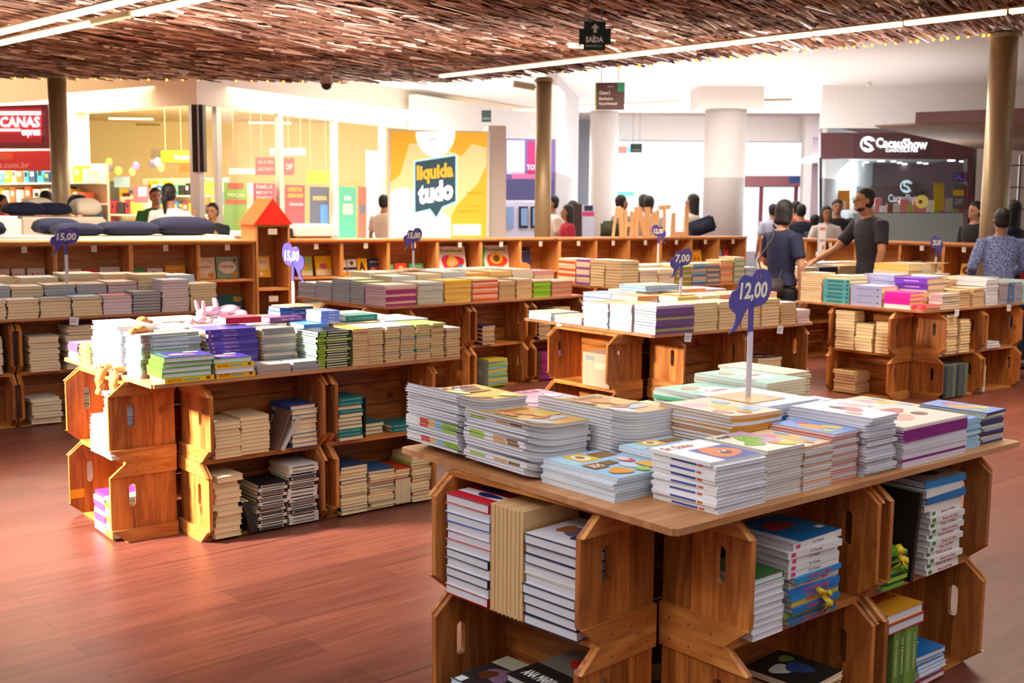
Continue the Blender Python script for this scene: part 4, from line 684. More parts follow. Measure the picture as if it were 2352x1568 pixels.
SS('T6', 1.36, 1.52, .03, .3, 9, .02, '#a8a0b0', 'grey', 'F', 'grey-violet', w6, marks=((.0, .2, .1, .9, '#2868c0'),))
SS('T6', 1.54, 1.72, .03, .3, 9, .021, '#b8d0c0', 'mint', 'F', 'pale green wrapped', w6, kind='wrapped_book')
for i in range(6): S('T6', .3 + i * .24, .84, .22, .36, 5, .0625 if i in (3, 4) else .042, ['#e8d8b8', '#d8b898', '#e0d8d0', '#e8d0b0', '#e0e0e4', '#d8d8e0'][i], f'the back-row stack, {nm8[i]} from left {w6}', 'cream', 'L', top=['#e8d0a0', '#e8e0e8', '#e0b088', '#e8c070', '#e0d8d8', '#f0f0f4'][i])
for i in range(4): S('T6', .88 + i * .21, .34, .2, .4, 5, .04, ['#d8b898', '#90b8a0', '#e0d8d0', '#e0e0e4'][i], f'the middle-row stack, {nm8[i]} from left {w6}', 'cream', 'F', top=['#d8a880', '#e8d8a0', '#ecece8', '#d8d8dc'][i])
crate_S('T6', 'L1', .03, .03, .19, .14, 12, .0265, '#e8c890', 'the tall cream stack in the upper left crate', spine='B', jit=.004)
crate_S('T6', 'L1', .23, .03, .17, .2, 8, .028, '#e8c07c', 'the middle cream stack in the upper left crate', spine='B', jit=.004)
crate_S('T6', 'L1', .43, .03, .13, .2, 9, .028, '#e8c07c', 'the right cream stack in the upper left crate', spine='B', jit=.004)
crate_S('T6', 'L0', .04, .03, .22, .2, 7, .026, '#e8c07c', 'the cream stack in the lower left crate', spine='B', covs=['#e8c07c', '#e8c07c', '#e8c07c', '#a84028'], jit=.008)
crate_S('T6', 'F11', .05, .03, .16, .2, 13, .0245, '#e8c890', 'the cream stack in the upper near-corner crate', spine='B', jit=.008)
crate_S('T6', 'F11', .26, .03, .15, .2, 11, .0245, '#e8c890', 'the second cream stack in the upper near-corner crate', spine='B', jit=.006)
U(CR['T6', 'F10'] @ Matrix.Translation((-CL / 2 + .018, 0, .0135)), .05, .03, .001, 8, .045, .27, .2, '#3c4448', 'dark grey-green volume in the lower near-corner crate', 'grey', covs=['#2c3438', '#50584c', '#485064', '#6c7458'])
crate_S('T6', 'F21', .08, .05, .22, .18, 2, .024, '#ece8e8', 'the white pair in the upper right crate', page='white', spine='L')
U(CR['T6', 'F20'] @ Matrix.Translation((-CL / 2 + .018, 0, .0135)), .03, .03, .001, 1, .03, .23, .2, '#e8dcd0', 'white book standing in the lower right crate', 'white')
# ---------------------------------------------------------------- table with the small 12,00 sign
w7 = 'on the far 12,00 table'
SS('T7', .0, .24, .64, .93, 10, .026, '#e8d8b8', 'cream', 'L', 'orange-banded cream', w7, covs=['#e8582c', '#e8d8b8', '#e8d8b8', '#e8582c', '#e8d8b8'], jit=.003)
SS('T7', .0, .24, .40, .62, 10, .026, '#e8d0b0', 'cream', 'L', 'purple-banded cream', w7, covs=['#8c50a8', '#e8d0b0', '#e8d0b0'], jit=.003)
SS('T7', .0, .24, .16, .38, 9, .03, '#d8c8b0', 'cream', 'R', 'greige left', w7)
SS('T7', .0, .24, -.1, .14, 9, .03, '#c8b8a0', 'cream', 'R', 'brown-grey near-corner', w7)
SS('T7', .26, .5, -.1, .14, 7, .025, '#ecd8c0', 'cream', 'F', 'low cream first', w7); SS('T7', .52, .74, -.1, .14, 7, .025, '#ecd8c0', 'cream', 'F', 'low cream second', w7)
SS('T7', .76, .98, -.1, .14, 7, .028, '#88a048', 'tan', 'F', 'olive-striped', w7, covs=['#88a048', '#d8b080']); SS('T7', 1.0, 1.2, -.1, .14, 8, .028, '#5878b8', 'tan', 'F', 'blue-striped', w7, covs=['#5878b8', '#98b8c0', '#d8b090'])
SS('T7', 1.22, 1.4, -.1, .14, 8, .028, '#6878a8', 'tan', 'F', 'dull blue striped', w7, covs=['#6878a8', '#d8b090']); SS('T7', 1.42, 1.6, -.1, .14, 9, .028, '#e88858', 'tan', 'F', 'orange-striped', w7, covs=['#e88858', '#d8b090', '#e0a888'])
SS('T7', 1.62, 1.78, -.1, .14, 10, .028, '#90b0a0', 'tan', 'F', 'sage-striped', w7, covs=['#80b098', '#d0b8a0']); SS('T7', 1.8, 1.98, -.1, .14, 6, .028, '#98b0d0', 'tan', 'F', 'low pale blue', w7, covs=['#98b8d0', '#a8b8d8'])
for i in range(6): S('T7', .28 + i * .28, .2, .26, .3, 6, .034, ['#e8d8c0', '#e8d0c0', '#d8d0c8'][i % 3], f'the second-row stack, {nm8[i]} from left {w7}', 'cream', 'F', top=['#c8d0b8', '#c8c8c8', '#e8e8ec'][i % 3])
crate_S('T7', 'F11', .2, .04, .25, .2, 4, .02, '#3c4c6c', 'the blue pile under the far 12,00 table', spine='F')
# ---------------------------------------------------------------- table between woman and man
w8 = 'beside the browsing man'
for i, (c, h, pg) in enumerate([('#d8d0b8', .2, 'cream'), ('#303048', .2, 'grey'), ('#d0b890', .21, 'tan'), ('#a89880', .24, 'tan'), ('#e0d0b0', .2, 'cream')]):
    n = 5; S('T8', .02 + i * .29, .03, .27, .3, n, h / n - .0004, c, f'the {["pale", "navy", "tan", "brown", "cream"][i]} stack {w8}', pg, 'F', jit=.003)
    S('T8', .02 + i * .29, .38, .27, .3, 5, .045, '#d8d0c0', f'the rear {["pale", "grey", "tan", "brown", "cream"][i]} stack {w8}', 'cream', 'F', top='#e8e4e0')
# ---------------------------------------------------------------- price signs
BUB = [(-1, -1), (-.62, -.86), (-.4, -.58), (-.16, -.26), (.0, -.22), (.38, -.2), (.76, -.08), (.98, .25), (1.0, .62), (.82, .92), (.5, 1.0), (.22, .94), (.06, .76), (-.1, .78), (-.32, .82), (-.55, .66), (-.62, .4), (-.86, .32), (-.99, .08), (-.96, -.16), (-.8, -.32), (-.66, -.4), (-.68, -.62), (-.82, -.86)]
def smooth_loop(P, k=4):
    out = []; n = len(P)
    for i in range(n):
        p0, p1, p2, p3 = (Vector(P[(i + j) % n]) for j in (-1, 0, 1, 2))
        if i in (0,): k_ = k
        for s in range(k):
            t = s / k; out.append(tuple(.5 * ((2 * p1) + (p2 - p0) * t + (2 * p0 - 5 * p1 + 4 * p2 - p3) * t * t + (3 * p1 - p0 - 3 * p2 + p3) * t ** 3)))
    return out
BUBS = smooth_loop(BUB)
SIGNP = M('#4a3c90', .45)
def price_sign(pos, ang, ztop, txt, label, flip=False, W_=.205, H_=.2, col=None):
    mw = Matrix.Translation(pos) @ Matrix.Rotation(math.radians(ang), 4, 'Z'); h = ztop - pos[2]; t = thing('price_sign', label, 'price sign', mw, 'purple speech-bubble price signs')
    sg = -1 if flip else 1; cz = h - H_ / 2
    bm = bmesh.new(); ol = [(sg * x * W_ / 2, cz + y * H_ / 2) for x, y in BUBS]
    if flip: ol = ol[::-1]
    plate(bm, ol, .005, fn=lambda u, v, w_: (u, w_ - .0025, v))
    box(bm, .0 - .011 + sg * .006, -.0025, cz - H_ / 2 - .01, .011 + sg * .006, .0025, cz)
    fin('speech_bubble', bm, M('#4e409a', .4) if col is None else col, t)
    bm = bmesh.new(); text_into(bm, txt, lambda u, v: (-W_ * .34 + sg * .012 + u * W_ * .68, -.0034, cz - H_ * .02 + v * H_ * .32 + u * 0), .035, 0, .12); me = bpy.data.meshes.new('price_digits'); bm.to_mesh(me); bm.free(); link('price_digits', me, M('#f4ead8', .4), t)
    for i, (c, q) in enumerate((('#d84868', 'L'), ('#e8a030', 'V'), ('#4878d0', 'R'))):
        bm = bmesh.new(); text_into(bm, q, lambda u, v: (W_ * (.1 + .09 * i) + u * W_ * .06 - (.03 if flip else 0), -.0034, cz + H_ * .36 + v * H_ * .05), .02); me = bpy.data.meshes.new('shop_mark'); bm.to_mesh(me); bm.free(); link('shop_mark', me, M(c, .4), t)
    bm = bmesh.new(); box(bm, -.011 + sg * .006, -.003, .003, .011 + sg * .006, .003, cz - H_ / 2); fin('post', bm, M('#d8cfd8', .4), t)
    bm = bmesh.new(); box(bm, -.085, -.085, 0, .085, .085, .005); fin('base_plate', bm, W_PALE, t)
p = TF['T1'] @ Vector((.825, .475, .9305)); price_sign(p, 39.5, 1.345, '12,00', 'large purple 12,00 speech-bubble sign standing on the nearest table')
p = TF['T2'] @ Vector((.96, .575, 1.0145)); price_sign(p, -46, atY(683, 558, p.y).z, '15,00', 'purple 15,00 sign standing behind the navy books on the toy table', True)
p = TF['T3'] @ Vector((-.92, .47, .962)); price_sign(p, 36, atY(147, 522, p.y).z, '15,00', 'purple 15,00 sign on the far left table of cream paperbacks')
p = atz(948, 618, 1.0); price_sign(p, 42, atY(948, 523, p.y).z, '15,00', 'small purple 15,00 sign in front of the yellow lightbox')
p = atz(1562, 676, .963); price_sign(p, 37, atY(1562, 570, p.y).z, '7,00', 'purple 7,00 sign left of the large 12,00 sign')
p = atz(1512, 606, .966); price_sign(p, 35, atY(1512, 516, p.y).z, '12,00', 'smallest purple 12,00 sign below the wooden letters', True)
p = atz(2150, 604, 1.075); price_sign(p, 38, atY(2150, 540, p.y).z, '20,00', 'faded purple 20,00 sign on the right-hand table', True)
# paper cards hanging on table edges
def card(T, a, side, label):
    m = TF[T] @ (Matrix.Translation((a, -.004, .70)) if side == 'F' else Matrix.Translation((-.004, a, .70)) @ Matrix.Rotation(-PI / 2, 4, 'Z')); bm = bmesh.new(); box(bm, -.03, -.003, 0, .03, 0, .055, mat=Matrix.Rotation(.12, 4, 'Y')); box(bm, -.02, -.0034, .034, .02, -.003, .038, 1); box(bm, -.02, -.0034, .02, .015, -.003, .024, 1)
    o = fin('price_card', bm, [M('#ece8ea', .6), M('#5c5a70', .6)], mw=m); tag(o, label, 'card', 'paper cards hung on table edges')
card('T5', .92, 'L', 'white card on the left edge of the 7,00 table'); card('T5', .3, 'F', 'white card on the front edge of the 7,00 table, left one'); card('T5', 1.2, 'F', 'white card on the front edge of the 7,00 table, right one')
card('T6', .42, 'F', 'left white card on the right-hand table\'s front edge'); card('T6', 1.25, 'F', 'right white card on the right-hand table\'s front edge'); card('T3', -1.0, 'F', 'white card on the far left table\'s front edge')
for T, key, x, nm in (('T1', 'F11', .28, 'in front of the blue sea books'), ('T2', 'F10', .3, 'below the black-banded stacks'), ('T2', 'L0', .4, 'beside the magenta stack')):
    bm = bmesh.new(); box(bm, 0, 0, 0, .05, .022, .0006); box(bm, .008, .006, .0006, .042, .009, .0009, 1); box(bm, .008, .013, .0006, .036, .016, .0009, 1)
    o = fin('shelf_label', bm, [M('#e0c8d0', .6), M('#6a5a80', .6)], mw=CR[T, key] @ Matrix.Translation((-CL / 2 + x, .078, .0122))); tag(o, f'small paper label stuck on crate board {nm}', 'label')
bm = bmesh.new(); box(bm, -.0008, 0, 0, 0, .07, .045); o = fin('tape_patch', bm, M('#e0a818', .5), mw=CR['T2', 'L0'] @ Matrix.Translation((-CL / 2 + .0195, .002, .09))); o.location += Vector((0, 0, 0)); tag(o, 'yellow tape patch on the lower left crate of the toy table', 'tape')
# cardboard box in crate of the 7,00 table
bm = bmesh.new(); box(bm, 0, 0, 0, .26, .22, .22); box(bm, .03, -.001, .17, .11, 0, .2, 1); box(bm, .12, -.001, .12, .25, 0, .16, 2)
o = fin('cardboard_box', bm, [M('#c8a080', .8), M('#8c9088', .6), M('#d8b898', .8)], mw=CR['T5', 'L1'] @ Matrix.Translation((.01, .05, .0135))); tag(o, 'pale brown cardboard box inside the crate under the 7,00 table', 'box')
# yellow ribbons
def ribbon(mw, label, seed):
    r = random.Random(seed); bm = bmesh.new()
    for k in range(7):
        an = r.uniform(-2.6, -.4) if k > 1 else r.uniform(.6, 2.4); L_ = r.uniform(.03, .055); prev = None
        for i in range(8):
            t = i / 7; x = math.cos(an) * L_ * t + .006 * math.sin(7 * t + k); z = math.sin(an) * L_ * t - .01 * t * t; y = -.006 - .018 * math.sin(PI * t); wd = .008 * (.6 + .5 * math.sin(PI * t))
            cur = (bm.verts.new((x - math.sin(an) * wd, y + .003, z + math.cos(an) * wd)), bm.verts.new((x + math.sin(an) * wd, y - .003, z - math.cos(an) * wd)))
            if prev: bm.faces.new((prev[0], prev[1], cur[1], cur[0]))
            prev = cur
    ball(bm, (0, -.008, 0), .008, 8)
    o = fin('ribbon_bow', bm, M('#e8c818', .35), mw=mw, smooth=True); sm = o.modifiers.new('s', 'SOLIDIFY'); sm.thickness = .0008; tag(o, label, 'ribbon')
ribbon(CR['T1', 'F11'] @ Matrix.Translation((.06, .034, .075)), 'yellow ribbon bow hanging from the blue sea book stack', 2)
ribbon(CR['T1', 'F21'] @ Matrix.Translation((-.22, .024, .12)), 'yellow ribbon bow on the green stack in the upper right crate', 5)
ribbon(CR['T1', 'F11'] @ Matrix.Translation((-.112, .1, .13)), 'small yellow ribbon loop behind the white boxed books', 9)
# ---------------------------------------------------------------- plush toys
def loft(bm, secs, n=14):
    """secs: list of (centre, rx, ry, dir or None) closed tube"""
    P = [Vector(s[0]) for s in secs]; rings = []
    for i, s in enumerate(secs):
        d = (P[min(i + 1, len(P) - 1)] - P[max(i - 1, 0)]).normalized(); ref = Vector((1, 0, 0)) if abs(d.x) < .9 else Vector((0, 1, 0))
        x = (ref - d * ref.dot(d)).normalized(); y = d.cross(x)
        rings.append([bm.verts.new(P[i] + x * s[1] * math.cos(2 * PI * k / n) + y * s[2] * math.sin(2 * PI * k / n)) for k in range(n)])
    for A, B in zip(rings, rings[1:]):
        for k in range(n): bm.faces.new((A[k], A[(k + 1) % n], B[(k + 1) % n], B[k]))
    for R_, s, sg in ((rings[0], secs[0], -1), (rings[-1], secs[-1], 1)):
        i = 0 if sg < 0 else -1; d = (P[1] - P[0]).normalized() * -1 if sg < 0 else (P[-1] - P[-2]).normalized(); tip = bm.verts.new(P[i] + d * min(s[1], s[2]) * .6)
        for k in range(n): bm.faces.new((R_[k], R_[(k + 1) % n], tip))
def remesh(bm, vox, name, mat, parent=None, mw=None, sm=2):
    bmesh.ops.recalc_face_normals(bm, faces=bm.faces); me = bpy.data.meshes.new('tmp'); bm.to_mesh(me); bm.free(); o = bpy.data.objects.new('tmp', me); C.objects.link(o)
    r = o.modifiers.new('r', 'REMESH'); r.mode = 'VOXEL'; r.voxel_size = vox; r.use_smooth_shade = True
    s = o.modifiers.new('s', 'SMOOTH'); s.iterations = sm; s.factor = .6
    dg = bpy.context.evaluated_depsgraph_get(); dg.update(); nm = bpy.data.meshes.new_from_object(o.evaluated_get(dg)); bpy.data.objects.remove(o); bpy.data.meshes.remove(me); nm.name = name; nm.materials.clear()
    o = link(name, nm, mat, parent)
    for p_ in nm.polygons: p_.use_smooth = True
    if mw is not None: o.matrix_world = mw
    return o
ORG = M('#d8924c', .9, var=.35); PNK = M('#f0b4cc', .9, var=.2)
t = thing('plush_toy', 'orange plush toy with two legs dangling over the table edge', 'plush toy', TF['T2'] @ Matrix.Translation((-.06, .46, .0)))
for i, (y0, dy) in enumerate(((.06, .02), (-.07, -.03))):
    bm = bmesh.new(); loft(bm, [((.045, y0, .778), .016, .016), ((.0, y0, .785), .018, .018), ((-.012, y0 + dy * .4, .765), .021, .021), ((-.025, y0 + dy, .72), .022, .024), ((-.02, y0 + dy, .68), .018, .02), ((-.035, y0 + dy, .655), .014, .02)])
    for q in range(24):
        a_ = random.uniform(0, 6.28); zz = random.uniform(.67, .8); ball(bm, (-.02 + .017 * math.cos(a_), y0 + dy * .8 + .02 * math.sin(a_), zz), .006, 6)
    remesh(bm, .004, 'plush_leg', ORG, t, sm=1)
bm = bmesh.new(); loft(bm, [((.045, -.06, .778), .022, .016), ((.05, .0, .78), .026, .018), ((.045, .05, .778), .022, .016)]); remesh(bm, .005, 'plush_body', ORG, t)
def bunny(a, b, z, mat, label, rz=0, ears=True, s=1.0):
    t = thing('plush_toy', label, 'plush toy', TF['T2'] @ Matrix.Translation((a, b, z)) @ Matrix.Rotation(rz, 4, 'Z'), 'plush toys lying on the back stacks')
    bm = bmesh.new(); ball(bm, (0, 0, .022 * s), .034 * s, 14, (1.3, .9, .65)); ball(bm, (-.05 * s, .0, .018 * s), .024 * s, 12, (1, .9, .8)); ball(bm, (.045 * s, -.03 * s, .012 * s), .014 * s, 10, (1.7, 1, .8)); ball(bm, (.04 * s, .03 * s, .012 * s), .014 * s, 10, (1.7, 1, .8)); remesh(bm, .004, 'plush_body', mat, t)
    if ears:
        for k in (-1, 1):
            bm = bmesh.new(); loft(bm, [((-.05 * s, k * .018, .02 * s), .008, .006), ((-.055 * s, k * .022, .045 * s), .013, .008), ((-.06 * s, k * .026, .07 * s), .010, .006)]); remesh(bm, .003, 'plush_ear', mat, t)
bunny(.62, .86, .952, PNK, 'pink plush rabbit with upright ears at the toy table\'s back', .4, s=1.3); bunny(.75, .9, .952, PNK, 'paler pink plush rabbit right of the first rabbit', -.3, s=1.3)
bunny(.16, .62, .955, ORG, 'small orange plush piece near the white stack', 1, False); bunny(.02, .3, .952, ORG, 'orange plush bear ear lying over grey covers', .5, False, .9)
bunny(.42, .55, .955, PNK, 'pink plush paw lying behind the purple stack', 0, False, .9); bunny(1.0, .8, .945, ORG, 'orange plush bear lying far back by pale books', .4, False); bunny(1.2, .78, .945, ORG, 'second orange plush bear lying far back', -.4, False)
# ---------------------------------------------------------------- perimeter counter of cubbies
CW = Wall((-4.65, 10.1), 34.8); CFM = frame((-4.65, 10.1), 34.8); CTOP = 1.2
RW = Wall((3.2, 15.45), -54); RFM = frame((3.2, 15.45), -54)
def ucoord(wall, px, py=553): return (wall.at(px, py) - wall.p).dot(wall.d)
TIER = (.02, .41, .80)
def cubby(FM, u0, u1, label, grp_, D=.38, top=CTOP - .02):
    t = thing('cubby_shelf', label, 'shelf', FM @ Matrix.Translation((u0, 0, 0)), grp_); w_ = u1 - u0
    for x in (0, w_ - .02): bm = bmesh.new(); box(bm, x + .001, 0, 0, x + .019, D, top); fin('side_panel', bm, W_CUBZ, t)
    for z in TIER[:3] + (top,): bm = bmesh.new(); box(bm, .019, .004, z - .02, w_ - .019, D, z); fin('shelf_board', bm, W_CUB, t)
    bm = bmesh.new(); box(bm, .019, D - .012, 0, w_ - .019, D, top - .02); fin('back_panel', bm, W_CUB, t)
    bm = bmesh.new(); box(bm, w_ * .5 - .02, .0, top - .08, w_ * .5 + .03, .003, top - .02); fin('hanging_tag', bm, M('#d8c8b8', .6), t)
posts = [-150, -20, 125, 300, 455, 585]; posts2 = [664, 785, 892, 1005, 1105, 1195, 1286, 1370, 1445, 1518, 1588, 1651, 1715]
UL = [ucoord(CW, x) for x in posts]; UM = [ucoord(CW, x) for x in posts2]
nmL = ['first', 'second', 'third', 'fourth', 'fifth', 'sixth', 'seventh', 'eighth', 'ninth', 'tenth', 'eleventh', 'twelfth']
for i in range(len(UL) - 1): cubby(CFM, UL[i], UL[i + 1], f'pine cubby shelf left of the red roof, {nmL[len(UL) - 2 - i]} counting leftward', 'cubby shelves left of the red roof')
for i in range(len(UM) - 1): cubby(CFM, UM[i], UM[i + 1], f'pine cubby shelf right of the red roof, {nmL[i]} counting rightward', 'cubby shelves right of the red roof')
def ctop(FM, u0, u1, mat, label, d0=-.02, d1=.42):
    bm = bmesh.new(); box(bm, 0, d0, 0, u1 - u0, d1, .02); tag(fin('counter_top', bm, mat, mw=FM @ Matrix.Translation((u0, 0, CTOP - .02))), label, 'countertop')
ctop(CFM, UL[0], UL[-1], W_CUB, 'long pine counter top left of the red roof'); ctop(CFM, UM[0], UM[3], M('#f07838', .4), 'orange counter top directly right of the red roof'); ctop(CFM, UM[3] + .002, UM[-1], W_CUB, 'long pine counter top below lightbox and wooden letters')
u0 = (Vector((3.2, 15.45, 0)) - RW.p).length
PR = [ucoord(RW, x) for x in (1745, 1850, 1966, 2068, 2168, 2262, 2360, 2470)]
for i in range(len(PR) - 1): cubby(RFM, PR[i], PR[i + 1], f'pine cubby shelf of the right counter, {nmL[i]} from its far end', 'cubby shelves of the right counter')
ctop(RFM, PR[0], PR[-1], W_CUB, 'pine counter top of the right counter behind the man')
# house-shaped tower
uh0, uh1 = UL[-1] + .004, UM[0] - .004; wz = lambda px, py: CW.at(px, py).z
zb = wz(620, 516); za = wz(618, 455); wd = uh1 - uh0
t = thing('house_shaped_bookcase', 'narrow pine bookcase with a red roof like a little house', 'bookcase', CFM @ Matrix.Translation((uh0, -.03, 0)))
for x in (0, wd - .02): bm = bmesh.new(); box(bm, x, 0, 0, x + .02, .42, zb); fin('side_panel', bm, W_CUBZ, t)
for z in (.02, .41, wz(620, 662), zb): bm = bmesh.new(); box(bm, .02, .003, z - .022, wd - .02, .42, z); fin('shelf_board', bm, W_CUB, t)
bm = bmesh.new(); box(bm, .02, .4, 0, wd - .02, .42, zb - .02); fin('back_panel', bm, W_CUBZ, t)
bm = bmesh.new(); V_ = [bm.verts.new(v) for v in ((-.03, -.01, zb), (wd + .03, -.01, zb), (wd / 2, -.01, za), (-.03, .43, zb), (wd + .03, .43, zb), (wd / 2, .43, za))]
for f in ((0, 1, 2), (3, 5, 4), (0, 3, 4, 1), (1, 4, 5, 2), (0, 2, 5, 3)): bm.faces.new([V_[i] for i in f])
o = fin('roof', bm, [M('#e82206', .5), M('#e84a06', .6)], t)
for p_ in o.data.polygons:
    if abs(p_.normal.x) > .3: p_.material_index = 1
for z in (zb - .09, wz(620, 690)): bm = bmesh.new(); box(bm, wd * .35, -.002, z - .01, wd * .62, .001, z + .05); fin('hanging_tag', bm, M('#d8c8b8', .6), t)
# cubby contents
def disp(wall, FM, px0, px1, py0, py1, tier, cov, art, label, lean=10, yaw=0, y=.2, t=.02):
    a0, a1 = ucoord(wall, px0), ucoord(wall, px1); z0 = TIER[tier] + .002; hg = min(.33, abs(wall.at((px0 + px1) / 2, py0).z - wall.at((px0 + px1) / 2, py1).z))
    FACE(FM, a0, y, z0, a1 - a0 - .006, hg, t, cov, art, label, lean=lean, yaw=yaw)
DL = [(2, 30, 592, 628, '#d8c8e0', 'toy_train', 'far left'), (34, 66, 592, 628, '#e8b060', 'toy_train', 'second from far left'), (70, 112, 592, 628, '#c8a0a0', 'toy_train', 'third from far left'), (155, 198, 594, 626, '#e8e0c8', 'toy_train', 'right of the left 15,00 sign'),
      (202, 236, 594, 626, '#e89070', 'reddots', 'orange-dotted one'), (240, 288, 592, 626, '#e8e4e8', 'toy_train', 'white with a train'), (312, 346, 612, 640, '#a0c030', 'greendots', 'small green one'), (350, 388, 612, 640, '#d89090', 'whitecard', 'rose one'), (392, 440, 608, 642, '#f0982c', 'orangekids', 'orange one in the third cubby'),
      (457, 510, 588, 638, '#f0dcb4', 'cream_cloud', 'cream cloud-shaped title'), (512, 564, 588, 638, '#98b8a0', 'teal_cloud', 'sage cloud-shaped title'), (592, 604, 612, 656, '#d8c838', 'yellowsun', 'narrow lime one in the house bookcase'), (606, 638, 608, 658, '#f4b82c', 'yellowtext', 'yellow framed title in the house bookcase'),
      (700, 736, 588, 634, '#b8d878', 'greensun', 'green sun cover'), (742, 780, 586, 632, '#f8cc20', 'yellowsun', 'yellow sun cover'), (794, 815, 584, 620, '#f0e8e0', 'stripes', 'first striped'), (816, 838, 584, 620, '#f0e8e0', 'stripes', 'second striped'), (839, 863, 582, 620, '#f8c018', 'yellowletter', 'bright yellow letter cover'), (865, 890, 584, 620, '#2c3c6c', 'navycity', 'navy city cover'),
      (906, 924, 594, 616, '#60a838', 'greendots', 'small green game cover'), (926, 954, 592, 616, '#e84830', 'reddots', 'small red game cover'), (958, 993, 592, 614, '#38a878', 'greendots', 'teal game cover'), (1028, 1092, 562, 622, '#f4f0ec', 'astro', 'big pink astronaut cover'), (1134, 1192, 560, 620, '#f4f0ec', 'astro2', 'big orange friends cover'),
      (1202, 1243, 560, 614, '#342c60', 'prince', 'navy cover with orange planet'), (1290, 1312, 572, 592, '#c82838', 'redcard', 'red cover beside empty cubby'), (1314, 1338, 570, 592, '#342c68', 'navycity', 'indigo cover beside the red one'), (1458, 1480, 580, 592, '#d8b898', 'beige_girls', 'small pale one'), (1536, 1556, 582, 594, '#d8b898', 'mintoval', 'small pale green one'), (1590, 1612, 560, 594, '#f8a820', 'orangekids', 'left orange kids cover'), (1613, 1637, 558, 594, '#f8a820', 'orangekids', 'right orange kids cover'),
      (1654, 1668, 566, 600, '#70b890', 'mintoval', 'green slanted cover'), (1670, 1684, 566, 602, '#70c0d8', 'bluecard', 'sky blue slanted cover'), (1686, 1700, 568, 602, '#d83850', 'redcard', 'red slanted cover')]
for x0, x1, y0, y1, c, ar, nm in DL: disp(CW, CFM, x0, x1, y0, y1, 2, c, ar, f'display book in the left-to-right counter, {nm}')
for x0, x1, c, ar, nm in ((488, 512, '#5c9870', 'mintoval', 'green one'), (516, 572, '#1c6c74', 'geo', 'teal geography title')): disp(CW, CFM, x0, x1, 680, 728, 1, c, ar, f'display book on the middle shelf, {nm}')
for x0, x1, c, ar, nm in ((1718, 1740, '#f0e8e4', 'whitecard', 'first white and pink'), (1748, 1768, '#d8c8b0', 'beige_girls', 'second beige'), (1842, 1872, '#d8b0b0', 'beige_girls', 'pinkish beside the woman'), (2074, 2098, '#a89888', 'greyperson', 'first grey portrait'), (2104, 2128, '#b0a090', 'greyperson', 'second grey portrait'), (2132, 2160, '#5c4840', 'photo', 'dark brown photo'), (2188, 2222, '#f0a818', 'record', 'orange one with dark disc'), (2224, 2240, '#903030', 'redcard', 'maroon one beside the disc')):
    disp(RW, RFM, x0, x1, 580, 612, 2, c, ar, f'display book in the right counter, {nm} cover')
U(CFM, ucoord(CW, 1010), .15, TIER[2] + .001, 4, .02, .3, .2, '#b8b8c0', 'grey volume beside the astronaut cover', 'white', 5, kind=HB)
U(CFM, ucoord(CW, 1110), .15, TIER[2] + .001, 4, .022, .3, .2, '#38a038', 'green volume beside the friends cover', 'white', 8, kind=HB)
for i, (px, tier, n) in enumerate(((1205, 1, 8), (1010, 1, 6), (1300, 1, 9), (700, 1, 7), (800, 1, 6), (1115, 1, 9), (1300, 0, 7), (1210, 0, 6))):
    S(None, ucoord(CW, px), .06, .22, .22, n, .022, ['#c8b898', '#8898a8', '#c88060', '#e0d0b0'][i % 4], f'the pile in the {["middle", "bottom"][tier == 0]} cubby row, {nm8[i]} one', 'cream', 'F', z=TIER[tier] + .001, mat=CFM, covs=['#c8b898', '#5888a8', '#c86848', '#e0d0b0'])
# wooden letters on the counter (seen from behind) and small post signs
LET = {'ah': [(0, 0), (.14, 0), (.3, .62), (.62, .62), (.74, 0), (1, 0), (.9, .72), (.96, .9), (.62, 1), (.3, .95)], 'h': [(0, 0), (.24, 0), (.3, .38), (.66, .38), (.66, 0), (.94, 0), (.9, .95), (.66, .95), (.66, .56), (.34, .56), (.3, 1), (.04, .95)],
       'n': [(0, 0), (.24, 0), (.26, .6), (.6, 0), (.9, 0), (.96, 1), (.7, 1), (.68, .42), (.34, 1), (.05, 1)], 'blob': [(.1, 0), (.9, 0), (1, .95), (.7, 1), (.5, .88), (.2, .95), (0, .4)], 'u': [(0, 0), (1, 0), (1, 1), (.84, 1), (.84, .16), (.22, .16), (.2, .78), (.06, .78)], 't': [(.42, 0), (.58, 0), (.58, .86), (1, .88), (1, 1), (0, .97), (0, .84), (.42, .85)]}
for i, (px0, px1, py0, k, nm) in enumerate(((1425, 1450, 473, 'ah', 'leftmost, arched'), (1451, 1474, 482, 'h', 'H-shaped'), (1474, 1512, 475, 'n', 'mirrored N'), (1514, 1531, 482, 'blob', 'solid notched'), (1532, 1556, 470, 't', 'tall thin T'), (1560, 1598, 474, 'u', 'wide thin U'))):
    a0, a1 = ucoord(CW, px0), ucoord(CW, px1); hz = CW.at(px0, py0).z - CTOP; hz = max(.2, hz); bm = bmesh.new(); plate(bm, [(x * (a1 - a0), z * hz) for x, z in LET[k]], .03, fn=lambda u, v, w_: (u, w_, v))
    tag(fin('wooden_letter', bm, W_PALE, mw=CFM @ Matrix.Translation((a0, .15, CTOP))), f'pale plywood letter standing on the counter, {nm}', 'letter', 'wooden letters on the counter')
